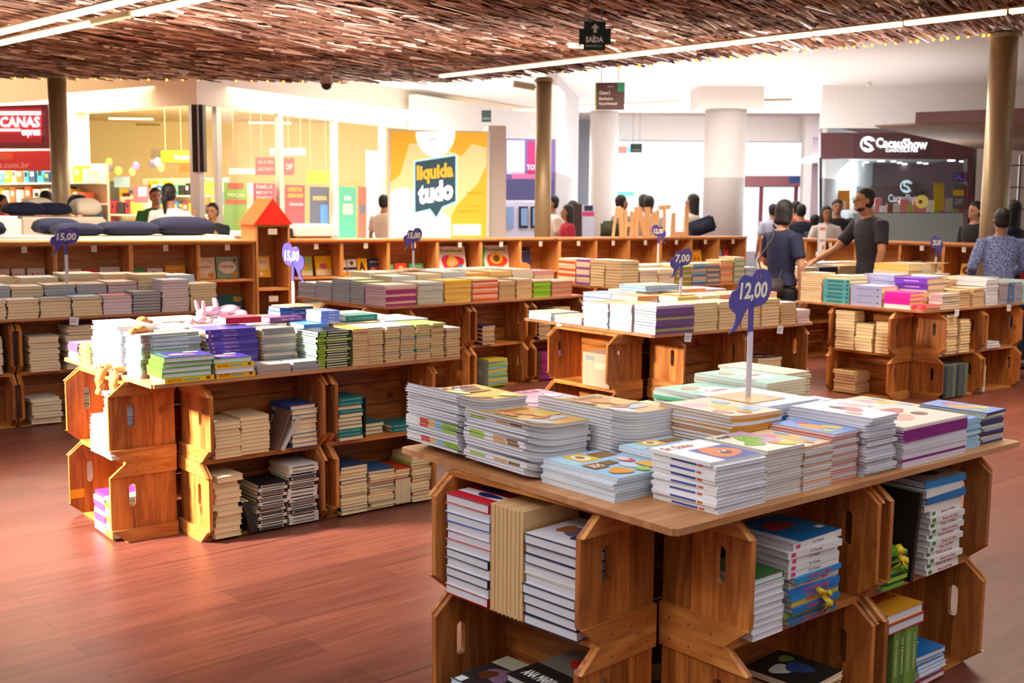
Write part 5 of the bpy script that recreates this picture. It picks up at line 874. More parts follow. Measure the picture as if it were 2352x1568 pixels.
# poster stand on the browsing table
bm = bmesh.new(); p = atz(1886, 588, 1.0); H0 = atY(1886, 512, p.y).z - p.z; box(bm, -.055, -.004, .05, .055, .004, H0); 
tp = thing('poster_stand', 'small framed white poster stand on the table the woman reaches over', 'sign', Matrix.Translation(p) @ Matrix.Rotation(math.radians(16), 4, 'Z') )
fin('poster_frame', bm, M('#c8d8e4', .3), tp); bm = bmesh.new(); box(bm, -.045, -.006, .065, .045, -.0045, H0 - .02); fin('poster_sheet', bm, M('#f4ecec', .5), tp)
bm = bmesh.new(); box(bm, -.035, -.0075, H0 - .09, .035, -.0062, H0 - .05); box(bm, .0, -.0075, .08, .035, -.0062, .13); fin('poster_print', bm, M('#d88078', .5), tp); bm = bmesh.new(); box(bm, -.06, -.03, 0, .06, .03, .05); fin('stand_foot', bm, M('#e8e0d8', .4), tp)
text_quad('poster_lettering', 'LIVROS', p + Vector((-.03, -.02, H0 * .45)), p + Vector((.03, -.004, H0 * .45)), p + Vector((-.03, -.02, H0 * .45 + .025)), M('#383848'), None, .02).name = 'poster_lettering'
bpy.data.objects['poster_lettering'].parent = tp; bpy.data.objects['poster_lettering'].matrix_parent_inverse = tp.matrix_world.inverted()
# ---------------------------------------------------------------- steel columns, big pillars
STEEL = M('#b09a78', .4, metal=.35)
for px, py, r, nm in ((130, 175, .122, 'left steel column in front of the red shop'), (1250, 182, .11, 'middle steel column beside the lightbox'), (2308, 78, .13, 'right steel column behind the woman in the blue sweater')):
    p = atz(px, py, 3.3); t = thing('steel_column', nm, 'column', Matrix.Translation((p.x, p.y, 0))); bm = bmesh.new(); cyl(bm, (0, 0, 0), (0, 0, 3.32), r, n=32); fin('shaft', bm, STEEL, t, smooth=False)
    for f in t.children[0].data.polygons: f.use_smooth = abs(f.normal.z) < .5
    bm = bmesh.new(); cyl(bm, (0, 0, 0), (0, 0, .03), r + .05, n=32); fin('foot_ring', bm, STEEL, t); bm = bmesh.new(); cyl(bm, (0, 0, 3.26), (0, 0, 3.298), r + .03, n=32); fin('head_ring', bm, STEEL, t)
WHT = M('#e8e2dc', .7)
p = atY(1657, 600, 21.9); bm = bmesh.new(); cyl(bm, (0, 0, 0), (0, 0, 3.56), .40, n=40); t = thing('round_pillar', 'thick white round pillar with a square capital', 'pillar', Matrix.Translation((p.x, p.y, 0))); o = fin('shaft', bm, M('#d2cac4', .55), t, smooth=True)
bm = bmesh.new(); box(bm, -.62, -.5, 3.5, .62, .5, 3.9); fin('capital', bm, M('#e6ddd4', .8), t)
p = atY(1384, 500, 27); bm = bmesh.new(); cyl(bm, (0, 0, 0), (0, 0, 3.9), .34, n=32); tag(fin('round_pillar', bm, M('#cfc6c0', .6), smooth=True, mw=Matrix.Translation((p.x, p.y, 0))), 'thinner pale round pillar left of the bright entrance', 'pillar')
# ---------------------------------------------------------------- hall shell
def wallbox(name, p0, p1, z0, z1, mat, t=.12, st=True):
    d = Vector((p1[0] - p0[0], p1[1] - p0[1], 0)); L_ = d.length; bm = bmesh.new(); box(bm, 0, 0, z0, L_, t, z1); o = fin(name, bm, mat, mw=Matrix.Translation((p0[0], p0[1], 0)) @ Matrix.Rotation(math.atan2(d.y, d.x), 4, 'Z'))
    if st: struct(o)
    return o
CREAM = M('#e2d2ba', .8); BRIGHT = M('#f4f2ee', .8)
# left glazed shop: convex corner
ZG = 3.16; c0 = atz(452, 240, ZG); cl = atz(168, 258, ZG); ce = atz(884, 287, ZG)
WA = Wall(c0, math.degrees(math.atan2(c0.y - cl.y, c0.x - cl.x))); WB = Wall(c0, math.degrees(math.atan2(ce.y - c0.y, ce.x - c0.x)))
dA, dB = WA.d, WB.d
wallbox('wall_left', cl - dA * 9, c0, ZG, 3.9, CREAM, .3); wallbox('wall_corner', c0, c0 + dB * 6.5, ZG, 3.9, M('#cdc2bc', .7), .3)
wallbox('wall_left_pier', cl - dA * 1.1, cl + dA * .02, 0, ZG, M('#d8c8b0', .7), .3)
for px, w_, wl, mt in ((436, .22, WA, '#b8b4b0'), (500, .1, WB, '#bdb6b2'), (642, .1, WB, '#bdb6b2'), (768, .1, WB, '#bdb6b2'), (878, .12, WB, '#bdb6b2')):
    p = wl.at(px, 400); p.z = 0; q = p + wl.d * w_; o = wallbox('trim_mullion', p, q, 0, ZG, M(mt, .4, metal=.3), .1)
p = c0.copy(); p.z = 0; bm = bmesh.new(); box(bm, -.09, 0, 2.1, .09, .18, ZG); struct(fin('trim_corner', bm, M('#2a2420', .4), mw=Matrix.Translation(p)))
GL = bpy.data.materials.new('shop_glass'); GL.use_nodes = True; nt = GL.node_tree; nt.nodes.remove(nt.nodes['Principled BSDF']); tr = nt.nodes.new('ShaderNodeBsdfTransparent'); gg = nt.nodes.new('ShaderNodeBsdfGlossy'); gg.inputs['Roughness'].default_value = .05; fz = nt.nodes.new('ShaderNodeLayerWeight'); fz.inputs[0].default_value = .12; mxs = nt.nodes.new('ShaderNodeMixShader')
nt.links.new(fz.outputs['Facing'], mxs.inputs[0]); nt.links.new(tr.outputs[0], mxs.inputs[1]); nt.links.new(gg.outputs[0], mxs.inputs[2]); nt.links.new(mxs.outputs[0], nt.nodes['Material Output'].inputs[0])
def pane(name, wl, px0, px1, off=-.05, z0=0.02, z1=ZG):
    a, b = wl.at(px0, 450, off), wl.at(px1, 450, off); a.z = b.z = z0; c = a.copy(); c.z = z1; struct(quadbox(name, a, b, c, .012, GL))
pane('window_1', WB, 506, 640); pane('window_2', WB, 650, 766); pane('window_3', WB, 776, 876); pane('window_4', WB, 456, 498)
# shop interior
WARM = M('#f4e6b4', .8); SHC = M('#f0deb0', .8)
back = [cl - dA * 1 + WA.n * -6.5, c0 + WA.n * -6.5 + dB * 9]
bm = bmesh.new(); q = [cl - dA * 9 - WA.n * -.2, c0, c0 + dB * 6.5, c0 + dB * 6.5 + Vector((0, 8, 0)), cl - dA * 9 + Vector((0, 10, 0))]; f = [bm.verts.new((v.x, v.y + .31, 3.62)) for v in q]; g = [bm.verts.new((v.x, v.y + .31, 3.68)) for v in q]
bm.faces.new(f); bm.faces.new(g[::-1]); [bm.faces.new((f[i], f[(i + 1) % 5], g[(i + 1) % 5], g[i])) for i in range(5)]; struct(fin('ceiling_shop', bm, SHC))
wallbox('wall_shop_back', (-15, 27.5), (1.2, 27.5), 0, 3.9, WARM, .2); 
wallbox('wall_shop_end', ce + Vector((.6, .3, 0)), (1.2, 27.4), 0, 3.78, M('#dcd8d8', .7), .2)
LM = M('#fff0c0', .5, emit=2.2)
def lamp_bar(name, a, b, wd, label, grp_, mat=None, cat='light'):
    a, b = Vector(a), Vector(b); d = b - a; L_ = d.length; mw = Matrix.Translation(a) @ Matrix.Rotation(math.atan2(d.y, d.x), 4, 'Z'); t = thing(name, label, cat, mw, grp_)
    bm = bmesh.new(); box(bm, 0, -wd / 2, .0, L_, wd / 2, .015); fin('housing', bm, M('#c8a878', .5), t); bm = bmesh.new(); box(bm, .01, -wd / 2, -.035, L_ - .01, wd / 2, -.001); fin('diffuser', bm, mat or LM, t); return t
for i, (x, y) in enumerate(((310, 262), (300, 276), (360, 290), (395, 300), (600, 276), (640, 300), (680, 318), (620, 285), (740, 296), (800, 300))):
    p = atz(x, y, 3.5); lamp_bar('shop_ceiling_light', p + Vector((-.5, 0, .05)), p + Vector((.5, .05, .05)), .08, 'slim lamp hanging under the glazed shop\'s yellow ceiling', 'lamps inside the glazed shop', M('#b09868', .5) if i % 2 == 0 else LM)
def panel(name, wl, px0, px1, py0, py1, col, label, cat, off=-.2, t=.02, grp_=None, emit=0, txt=(), rough=.5, skew=0):
    bl, br, tl = wl.at(px0, py1, off), wl.at(px1, py1, off), wl.at(px0, py0, off); o_t = thing(name, label, cat, Matrix.Translation(bl), grp_)
    ob = quadbox('board', bl, br, tl, t, M(col, rough, emit=emit), o_t); ob.matrix_parent_inverse = Matrix.Translation(-bl)
    for s, x0, x1, y0, y1, c, bd in txt:
        if s.startswith('#'): o2 = quadbox('printed_patch', wl.at(x0, y1, off + .006), wl.at(x1, y1, off + .006), wl.at(x0, y0, off + .006), .004, M(c, rough, emit=emit), o_t)
        else: o2 = text_quad('lettering', s, wl.at(x0, y1, off + .01), wl.at(x1, y1, off + .01), wl.at(x0, y0, off + .01), M(c, rough, emit=emit), o_t, bd)
        o2.matrix_parent_inverse = Matrix.Translation(-bl)
    if name == 'hanging_board':
        for q in (bl.lerp(br, .15), bl.lerp(br, .85)):
            bm = bmesh.new(); cyl(bm, (q.x, q.y, tl.z), (q.x, q.y, 3.62), .006, n=6); o3 = fin('hanging_wire', bm, M('#a09880', .5), o_t); o3.matrix_parent_inverse = Matrix.Translation(-bl)
    return o_t
panel('banner', WB, 515, 568, 418, 530, '#8cc048', 'green upright sale banner with orange patch behind shop glass', 'banner', txt=[('#', 524, 560, 420, 434, '#e8583c', 0), ('#', 518, 566, 458, 468, '#e8603c', 0), ('PREÇOS', 522, 562, 444, 454, '#e8f0c0', .02)])
panel('banner', WB, 583, 632, 420, 520, '#e83c6c', 'pink upright sale banner behind the red roof', 'banner', txt=[('FAMILIA', 588, 626, 424, 434, '#f8d0d8', .02), ('IMPORTA', 588, 626, 438, 446, '#f8d0d8', .02), ('SEMPRE', 588, 626, 450, 458, '#f8d0d8', .02)])
panel('banner', WB, 656, 700, 424, 522, '#c01c38', 'dark red upright banner with yellow lines', 'banner', txt=[('OFERTAS', 660, 694, 430, 440, '#f0a020', .03), ('SEMANAIS', 660, 696, 444, 454, '#f0a020', .03), ('clientes', 664, 696, 464, 472, '#e8b0b8', .02)])
panel('banner', WB, 713, 756, 428, 520, '#33405c', 'dark blue upright banner right of the red one', 'banner', txt=[('OPORTUNO', 718, 750, 450, 460, '#c8b060', .03), ('#', 736, 754, 470, 515, '#2878c8', 0)])
panel('banner', WB, 780, 818, 428, 546, '#20907c', 'teal upright banner with pink square', 'banner', txt=[('#', 788, 810, 468, 492, '#e8a0a0', 0), ('OBA', 790, 806, 450, 460, '#e0e8e0', .02)])
panel('banner', WB, 824, 842, 428, 546, '#e84838', 'narrow orange red upright banner', 'banner', txt=[('#', 826, 840, 470, 490, '#405068', 0)])
WC = Wall(WB.p + Vector((0, 1.6, 0)), math.degrees(math.atan2(dB.y, dB.x)))
panel('hanging_board', WC, 588, 676, 361, 402, '#d83840', 'red hanging board behind the shop mullion', 'sign', txt=[('AREA  DE  VENDA', 592, 628, 368, 376, '#f0a0a0', .01), ('DESCONTO', 592, 628, 384, 392, '#f0a0a0', .01), ('OFF', 656, 672, 376, 390, '#f0b0b0', .02)])
panel('hanging_board', WC, 706, 756, 393, 420, '#f8d400', 'bright yellow hanging board in the shop', 'sign'); panel('hanging_board', WC, 528, 586, 386, 400, '#b8bcbc', 'grey hanging board left of the red one', 'sign', txt=[('Telefonia', 548, 580, 389, 397, '#f0f0e8', .01)])
panel('hanging_board', WC, 622, 702, 340, 356, '#f4f0e8', 'white lettered hanging board above the red one', 'sign', off=-.6, txt=[('acessórios', 628, 690, 343, 353, '#fffdf4', .02)])
WD = Wall(WA.p + Vector((0, 2.6, 0)), math.degrees(math.atan2(dA.y, dA.x)))
panel('hanging_board', WD, 369, 449, 346, 372, '#88a010', 'olive green hanging board with white lettering', 'sign', txt=[('Variedades', 400, 446, 355, 366, '#f0f4d0', .02)])
panel('ceiling_screen', WD, 347, 370, 342, 364, '#4c4438', 'dark television hanging beside the green board', 'screen')
panel('hanging_board', WD, 412, 450, 375, 396, '#e8602c', 'orange hanging board below the green one', 'sign', off=-.6)
panel('wall_poster', WD, 262, 296, 406, 430, '#7890a0', 'blue grey poster on the shop wall', 'poster'); panel('wall_poster', WD, 306, 340, 426, 466, '#e05060', 'red and white poster in the shop', 'poster', txt=[('#', 318, 336, 430, 450, '#f4e0dc', 0)])
panel('shop_freezer', WD, 203, 236, 416, 462, '#3c3c34', 'black shop display beside the steel column', 'display', t=.4)
panel('privacy_screen', WB, 842, 878, 345, 546, '#dfe2ec', 'pale translucent panel at the end of the glazed shop', 'panel', off=-.3, emit=.25)
for i, (x, y, c) in enumerate(((250, 372, '#88b040'), (312, 380, '#8c60b0'), (350, 376, '#48485c'), (272, 392, '#e8e040'), (362, 372, '#e8a0c0'), (304, 394, '#f0a060'), (370, 384, '#e0e060'), (252, 384, '#584868'))):
    p = WD.at(x, y, -.1); bm = bmesh.new(); ball(bm, (0, 0, 0), .07, 12, (1, .5, 1.2)); tag(fin('party_balloon', bm, M(c, .5), mw=Matrix.Translation(p), smooth=True), 'small coloured ornament hanging in the glazed shop', 'ornament', 'ornaments hanging in the shop')
# shelves with products
def rack(p, ang, L_, z0, z1, n, label, seed, cols, n_lab):
    r = random.Random(seed); mw = Matrix.Translation((p.x, p.y, 0)) @ Matrix.Rotation(math.radians(ang), 4, 'Z'); t = thing('shop_rack', label, 'rack', mw); bm = bmesh.new(); box(bm, 0, .35, 0, L_, .4, z1); fin('back_panel', bm, M('#e8dcc0', .7), t); k = 0
    st = (z1 - z0) / n
    for j in range(n):
        bm = bmesh.new(); box(bm, 0, 0, z0 + j * st, L_, .35, z0 + j * st + .025); fin('rack_shelf', bm, M('#f0e4c8', .6), t); x = .03
        while x < L_ - .2:
            w_ = r.uniform(.08, .24); h_ = r.uniform(.5, .85) * st; c = r.choice(cols); bm = bmesh.new(); box(bm, 0, 0, 0, w_ - .02, .2, h_); bmesh.ops.bevel(bm, geom=bm.edges[:], offset=.006, segments=1, affect='EDGES')
            box(bm, w_ * .2, -.003, h_ * .45, w_ * .7, 0, h_ * .75, 1)
            tag(fin('product_package', bm, [M(c, .5), M(r.choice(['#f4ece0', '#e8c030', '#282830']), .5)], mw=mw @ Matrix.Translation((x, .06, z0 + j * st + .026))), f'small coloured package on {n_lab}', 'package', f'packages on {n_lab}'); x += w_ + r.uniform(0, .05)
COLS = ['#d83030', '#e8b020', '#28282c', '#3878c0', '#e8e0d0', '#a02848', '#f0f0e8', '#c86828', '#50a0a0', '#883030', '#f0d040']
aA = math.degrees(math.atan2(dA.y, dA.x))
p = WD.at(172, 500, -.3); rack(p, aA, 2.0, .2, 1.75, 4, 'packed rack just right of the left steel column', 5, COLS + ['#e8e8e8', '#b02030'], 'the rack right of the left steel column')
p = WD.at(300, 500, -1.2); rack(p, aA, 2.6, .2, 2.15, 5, 'packed rack behind the man in white shirt', 8, COLS + ['#d0a020', '#5c2820'], 'the rack behind the white-shirted man')
p = WD.at(240, 500, -2.2); rack(p, aA, 1.2, .2, 2.0, 5, 'low rack in the middle of the glazed shop', 18, COLS, 'the middle rack of the glazed shop')
p = WB.at(478, 500, -2.4); rack(p, aA, 1.0, .2, 2.0, 4, 'rack seen behind the glass corner', 28, COLS, 'the rack behind the glass corner')
# red shop at far left
WR = Wall(atY(40, 300, 16.3), aA)
panel('shop_fascia', WR, -70, 110, 245, 340, '#a00c14', 'dark red shop fascia with white capital letters', 'shop sign', off=0, t=.25, emit=.15, txt=[('#', -60, 96, 252, 328, '#e81018', 0)])
for nm_, x0, x1, y0, y1 in (('AMERICANAS', -75, 92, 269, 292), ('express', 50, 93, 298, 316)):
    tt = text_quad('fascia_lettering', nm_, WR.at(x0, y1, .03), WR.at(x1, y1, .03), WR.at(x0, y0, .03), M('#ffffff', .5, emit=1.6), None, .03); tag(tt, f'white glowing word {nm_} on the red fascia', 'lettering')
for y0, y1, nm in ((256, 264, 'upper'), (296, 301, 'lower')):
    tag(quadbox('fascia_stripe', WR.at(-75, y1, .03), WR.at(92 if y0 < 280 else 46, y1, .03), WR.at(-75, y0, .03), .01, M('#ffffff', .5, emit=1.6)), f'white glowing {nm} stripe on the red fascia', 'stripe')
WR2 = Wall(atY(40, 300, 17.0), aA)
panel('shop_banner', WR2, -70, 114, 348, 392, '#e83018', 'orange red banner with web address below the fascia', 'banner', off=0, emit=.25, txt=[('s.com.br', -2, 68, 372, 386, '#f8a888', .02), ('#', -60, 30, 352, 366, '#f06020', 0)])
p = WR2.at(-60, 500, -1.5); rack(p, aA, 3.3, .2, 2.25, 6, 'packed rack under the orange red banner', 11, ['#f0e8d0', '#40a8c0', '#f0d020', '#e86830', '#304868', '#f4f0e4', '#e0d8c0'], 'the rack in the red shop')
WR3 = Wall(WR2.p + Vector((0, 3, 0)), aA); 
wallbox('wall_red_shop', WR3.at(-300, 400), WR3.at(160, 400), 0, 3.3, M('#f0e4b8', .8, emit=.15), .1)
panel('shop_counter', WR, 12, 44, 472, 712, '#20203c', 'dark navy block at the red shop counter', 'counter', off=-.4, t=.5); panel('shop_counter', WR, 48, 70, 455, 716, '#e8dc98', 'cream counter block in the red shop', 'counter', off=-1.0, t=.4)
# beds / cushions behind the left counter
NAVY = M('#091236', .9); SHEET = M('#ece0d0', .8)
def slab(name, px0, px1, z0, z1, d0, d1, mat, label, cat):
    bm = bmesh.new(); a0, a1 = ucoord(CW, px0), ucoord(CW, px1); box(bm, 0, d0, z0, a1 - a0, d1, z1); bmesh.ops.bevel(bm, geom=bm.edges[:], offset=.03, segments=3, affect='EDGES'); tag(fin(name, bm, mat, mw=CFM @ Matrix.Translation((a0, 0, 0))), label, cat)
slab('mattress', -220, 585, .75, 1.235, .46, 1.3, SHEET, 'cream mattress right behind the left counter', 'mattress'); slab('mattress', -300, 148, .75, 1.42, 1.9, 3.4, SHEET, 'higher cream mattress at the far left', 'mattress')
slab('mattress', 230, 470, .8, 1.40, 3.6, 4.9, SHEET, 'cream mattress beyond the man in white shirt', 'mattress')
def cushion(px0, px1, y, z, hgt, mat, label, rz=0):
    a0, a1 = ucoord(CW, px0), ucoord(CW, px1); w_ = (a1 - a0) * (1 + y * .06); bm = bmesh.new(); res = bmesh.ops.create_grid(bm, x_segments=14, y_segments=10, size=1)
    def zz(u, v): return (max(0, (1 - abs(u) ** 3.2)) * max(0, (1 - abs(v) ** 3.2))) ** .42
    top = {v: v.co.copy() for v in bm.verts}
    ext = bmesh.ops.duplicate(bm, geom=bm.verts[:] + bm.edges[:] + bm.faces[:]); dup = [g for g in ext['geom'] if isinstance(g, bmesh.types.BMVert)]
    ds = set(dup)
    for v in bm.verts:
        u, q = v.co.x, v.co.y; h = zz(u, q); pin = 1 - .1 * (1 - u * u) * (abs(q) > .9) - .1 * (1 - q * q) * (abs(u) > .9); v.co = Vector((u * w_ / 2 * pin, q * .26 * pin, (h * hgt * .62 if v not in ds else -h * hgt * .38)))
    bmesh.ops.remove_doubles(bm, verts=bm.verts, dist=.0008)
    tag(fin('cushion', bm, mat, smooth=True, mw=CFM @ Matrix.Translation(((a0 + a1) / 2, y, z + hgt * .38)) @ Matrix.Rotation(rz, 4, 'Z')), label, 'cushion', 'cushions on the mattresses')
for px0, px1, y, z, h, mt, nm in ((-60, 46, .8, 1.235, .17, NAVY, 'navy cushion at the left picture edge'), (168, 282, .8, 1.235, .13, NAVY, 'navy cushion right of the left 15,00 sign'), (276, 416, .8, 1.235, .15, NAVY, 'wide navy cushion in front of the man in white'), (408, 546, .8, 1.235, .2, NAVY, 'plump navy cushion below the seated man'), (150, 252, 1.25, 1.24, .17, NAVY, 'navy cushion behind the front left row'),
        (206, 298, 3.9, 1.42, .16, NAVY, 'navy cushion on the back mattress'), (300, 380, 4.0, 1.42, .16, NAVY, 'second navy cushion on the back mattress'), (285, 352, 4.4, 1.42, .22, SHEET, 'cream cushion left of the man in white'), (410, 470, 4.1, 1.42, .22, SHEET, 'cream cushion right of the man in white'), (430, 465, 4.6, 1.42, .27, NAVY, 'navy cushion far behind by the glass corner')):
    cushion(px0, px1, y, z, h, mt, nm)
slab('folded_cover', 664, 712, 1.2, 1.34, .42 + .0, .8, M('#141428', .9), 'dark folded cover behind the orange counter top', 'cloth'); slab('folded_blanket', 716, 812, 1.2, 1.36, .44, .9, M('#cfc6c0', .9), 'light grey folded blanket on the orange counter', 'blanket')
# ---------------------------------------------------------------- lightbox and screens
WK0 = Wall(atY(2050, 400, 20.95), -8); WL = Wall(atY(1005, 500, 15.4), 8)
panel('lightbox', WL, 893, 1121, 296, 735, '#ece8e6', 'tall glowing yellow advertising lightbox with a speech bubble', 'lightbox', off=0, t=.5, emit=.1, txt=[('#', 897, 1117, 301, 545, '#ffcf48', 0)])
lb = bpy.context.scene.objects; tL = [o for o in lb if o.get('category') == 'lightbox'][-1]
def onL(name, pts, col, off, emit=.55, txt=None, bold=.04):
    bm = bmesh.new(); bm.faces.new([bm.verts.new(WL.at(x, y, off)) for x, y in pts]); me = bpy.data.meshes.new(name); bm.to_mesh(me); bm.free(); o = link(name, me, M(col, .5, emit=emit), tL); o.matrix_parent_inverse = tL.matrix_basis.inverted(); return o
for ch in tL.children: ch.data.materials[0] = ch.data.materials[0] if ch.name.startswith('board') else M('#ffc838', .5, emit=.3)
onL('printed_patch', [(955, 303), (1045, 299)] + [(1000 + 46 * math.cos(a_), 302 + 58 * math.sin(a_)) for a_ in [i * PI / 14 for i in range(1, 14)]], '#ffffff', .014, .7)
onL('printed_patch', [(920, 545), (1010, 545), (1050, 470), (1098, 420), (1117, 380), (1117, 340), (1085, 330), (1060, 360), (1000, 330), (940, 330), (920, 400), (897, 420), (897, 545)], '#ffe9a8', .012, .35)
onL('printed_patch', [(897, 440), (930, 428), (950, 440), (950, 490), (1005, 480), (1035, 500), (1036, 545), (897, 545)], '#ffffff', .016, .75)
onL('printed_patch', [(1040, 515), (1104, 515), (1104, 540), (1040, 540)], '#ffffff', .018, .75)
onL('printed_patch', [(950, 369), (1049, 354), (1050, 466), (1019, 478), (1002, 502), (985, 482), (951, 491)], '#a8dcf4', .02, .7)
onL('printed_patch', [(954, 372), (1046, 358), (1046, 462), (1016, 474), (1002, 498), (988, 479), (954, 487)], '#2c6078', .024, .12)
for s, x0, x1, yb0, yb1, yt, c, e, bd in (('liquida', 957, 1041, 424, 416, 380, '#ffd040', .3, .05), ('tudo', 960, 1041, 471, 458, 422, '#ffffff', .75, .06)):
    bl, br = WL.at(x0, yb0, .03), WL.at(x1, yb1, .03); tl = WL.at(x0, yt, .03); o = text_quad('lettering', s, bl, br, tl, M(c, .5, emit=e), tL, bd); o.matrix_parent_inverse = tL.matrix_basis.inverted()
for s, x0, x1, y0, y1, c in (('Compre e ganhe', 1070, 1108, 438, 446, '#d8b010'), ('31/jan a 10/fev', 1070, 1106, 470, 476, '#d8b820'), ('das lojas 10h às 22h', 1052, 1107, 480, 488, '#e0c020'), ('mall', 984, 1000, 316, 322, '#60b0d0')):
    o = text_quad('lettering', s, WL.at(x0, y1, .03), WL.at(x1, y1, .03), WL.at(x0, y0, .03), M(c, .5, emit=.2), tL, .01); o.matrix_parent_inverse = tL.matrix_basis.inverted()
panel('white_post', WL, 1122, 1162, 288, 548, '#d8d0d2', 'light grey glossy post right of the yellow lightbox', 'post', off=-.1, t=.6, rough=.2)
WE = Wall(atY(1220, 500, 19.5), 20)
panel('lit_poster', WE, 1160, 1275, 318, 460, '#6c5a90', 'violet and magenta lit poster behind the middle column', 'poster', off=0, emit=.35, txt=[('#', 1164, 1205, 322, 400, '#b8c4f0', 0), ('#', 1212, 1236, 325, 400, '#b02868', 0), ('#', 1176, 1236, 398, 410, '#f070a0', 0), ('TOK', 1210, 1236, 378, 390, '#f0e0f0', .02), ('#', 1164, 1270, 412, 458, '#4c4c78', 0)])
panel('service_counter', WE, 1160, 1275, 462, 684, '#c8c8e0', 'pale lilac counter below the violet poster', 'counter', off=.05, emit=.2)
for x, c, nm in ((1172, '#98b0d8', 'left'), (1205, '#202838', 'middle'), (1232, '#202838', 'right')):
    panel('tablet_display', WE, x - 12, x + 8, 474, 524, c, f'{nm} tilted tablet display on the lilac counter', 'screen', off=.1, t=.04, txt=[('#', x - 8, x + 7, 478, 518, '#88b0e8', 0)])
wallbox('wall_back', WE.at(1276, 500), atY(1326, 500, 24), 0, 3.9, M('#c4bcbc', .8), .2); wallbox('wall_recess', atY(1318, 500, 29.5), atY(1412, 500, 29.5), 0, 3.9, M('#aeb4c4', .8), .2)
wallbox('wall_chocolate_bulkhead', WK0.at(1885, 300), WK0.at(2420, 300), 3.12, 3.9, M('#f0ece8', .8), .2)
panel('ticket_machine', Wall(atY(1340, 500, 22), 10), 1338, 1365, 470, 660, '#d8dcec', 'white ticket machine with a pink band', 'machine', off=0, t=.5, txt=[('#', 1338, 1365, 486, 496, '#e84878', 0), ('#', 1342, 1362, 472, 484, '#303850', 0)])
panel('slanted_board', Wall(atY(1330, 500, 17), 10), 1316, 1336, 468, 710, '#4a3434', 'dark brown slanted board by the people in red', 'board', off=0, t=.03)
# ---------------------------------------------------------------- bright entrance side
struct(wallbox('wall_entrance_header', atY(1405, 290, 28), atY(1900, 290, 28), 3.3, 3.9, M('#f0ece8', .8), .3, False)); wallbox('wall_entrance_pier', atY(1850, 290, 27.5), atY(1886, 290, 27.5), 0, 3.9, BRIGHT, .3)
WS = Wall(atY(1500, 400, 27.6), 0)
panel('shop_window_display', WS, 1412, 1470, 330, 628, '#c0d4e0', 'pale blue lit window display beside the entrance', 'display', off=0, emit=.5, txt=[('#', 1436, 1478, 362, 438, '#ffffff', 0), ('#', 1416, 1440, 336, 352, '#f07868', 0), ('#', 1440, 1456, 338, 350, '#70c8d8', 0), ('#', 1416, 1456, 440, 450, '#60c0a8', 0)])
panel('entrance_awning', WS, 1711, 1846, 404, 428, '#a06468', 'dusky red awning with a blue board over the entrance', 'awning', off=-1.0, t=.8, txt=[('#', 1812, 1844, 405, 420, '#3858a0', 0)])
for x in (1750, 1830):
    p = WS.at(x, 400, -1.2); bm = bmesh.new(); cyl(bm, (0, 0, 0), (0, 0, 2.4), .05, n=14); tag(fin('awning_post', bm, M('#8c3048', .5), mw=Matrix.Translation((p.x, p.y, 0))), f'{"left" if x < 1800 else "right"} red post holding the entrance awning', 'post')
# brown chocolate shop
WK = Wall(atY(2050, 400, 21), -8)
BRN = '#5c3438'
panel('shop_fascia', WK, 1885, 2234, 305, 364, BRN, 'brown shop fascia with white round emblem and lettering', 'shop sign', off=0, t=.3, txt=[('#', 1963, 2140, 309, 360, '#4c2c30', 0)])
panel('shop_jamb', WK, 2222, 2236, 362, 560, BRN, 'brown jamb at the right of the chocolate shop', 'jamb', off=0, t=.3); panel('shop_jamb', WK, 1882, 1888, 362, 560, '#302830', 'thin dark jamb at the left of the chocolate shop', 'jamb', off=0, t=.2)
def emblem(wl, cx, cy, r, col, off, em, label):
    bm = bmesh.new(); P = lambda x, y, o=0: wl.at(x, y, off + o); n = 28
    for i in range(n - 5):
        a0, a1 = 2 * PI * (i + 3) / n, 2 * PI * (i + 4) / n; bm.faces.new([bm.verts.new(P(cx + q * math.cos(a) * 1, cy + q * math.sin(a))) for q, a in ((r, a0), (r, a1), (r * .78, a1), (r * .78, a0))])
    S_ = [(.45, -.5), (.1, -.72), (-.35, -.55), (-.35, -.15), (.1, .05), (.42, .3), (.3, .68), (-.1, .75), (-.45, .55)]; w_ = .13
    for (x0, y0), (x1, y1) in zip(S_, S_[1:]):
        d = Vector((x1 - x0, y1 - y0)).normalized(); nx_, ny_ = -d.y * w_, d.x * w_; bm.faces.new([bm.verts.new(P(cx + r * (x + d.x * e), cy + r * (y + d.y * e), .002)) for x, y, e in ((x0 + nx_, y0 + ny_, -.08), (x1 + nx_, y1 + ny_, .08), (x1 - nx_, y1 - ny_, .08), (x0 - nx_, y0 - ny_, -.08))])
    me = bpy.data.meshes.new('emblem'); bm.to_mesh(me); bm.free(); tag(link('round_emblem', me, M(col, .5, emit=em)), label, 'emblem')
emblem(WK, 1994, 331, 18, '#ffffff', .05, 1.5, 'glowing round S emblem on the brown fascia')
o = text_quad('fascia_lettering', 'CacauShow', WK.at(2012, 339, .05), WK.at(2130, 343, .05), WK.at(2012, 316, .05), M('#ffffff', .5, emit=1.5), None, .03); tag(o, 'glowing white shop name on the brown fascia', 'lettering')
o = text_quad('fascia_lettering', 'CHOCOLATES', WK.at(2034, 349, .05), WK.at(2108, 349, .05), WK.at(2034, 342, .05), M('#ffffff', .5, emit=1.2), None, .02); tag(o, 'small spaced letters below the glowing shop name', 'lettering')
p0, p1 = WK.at(1860, 500, -3.6), WK.at(2300, 500, -3.6); wallbox('wall_chocolate_back', p0, p1, 0, 3.2, M('#6a5458', .7), .1); p0 = WK.at(1892, 500, -.4); p1 = WK.at(2000, 500, -3.5); wallbox('wall_chocolate_side', p0, p1, 0, 3.2, M('#e4eaec', .6), .1)
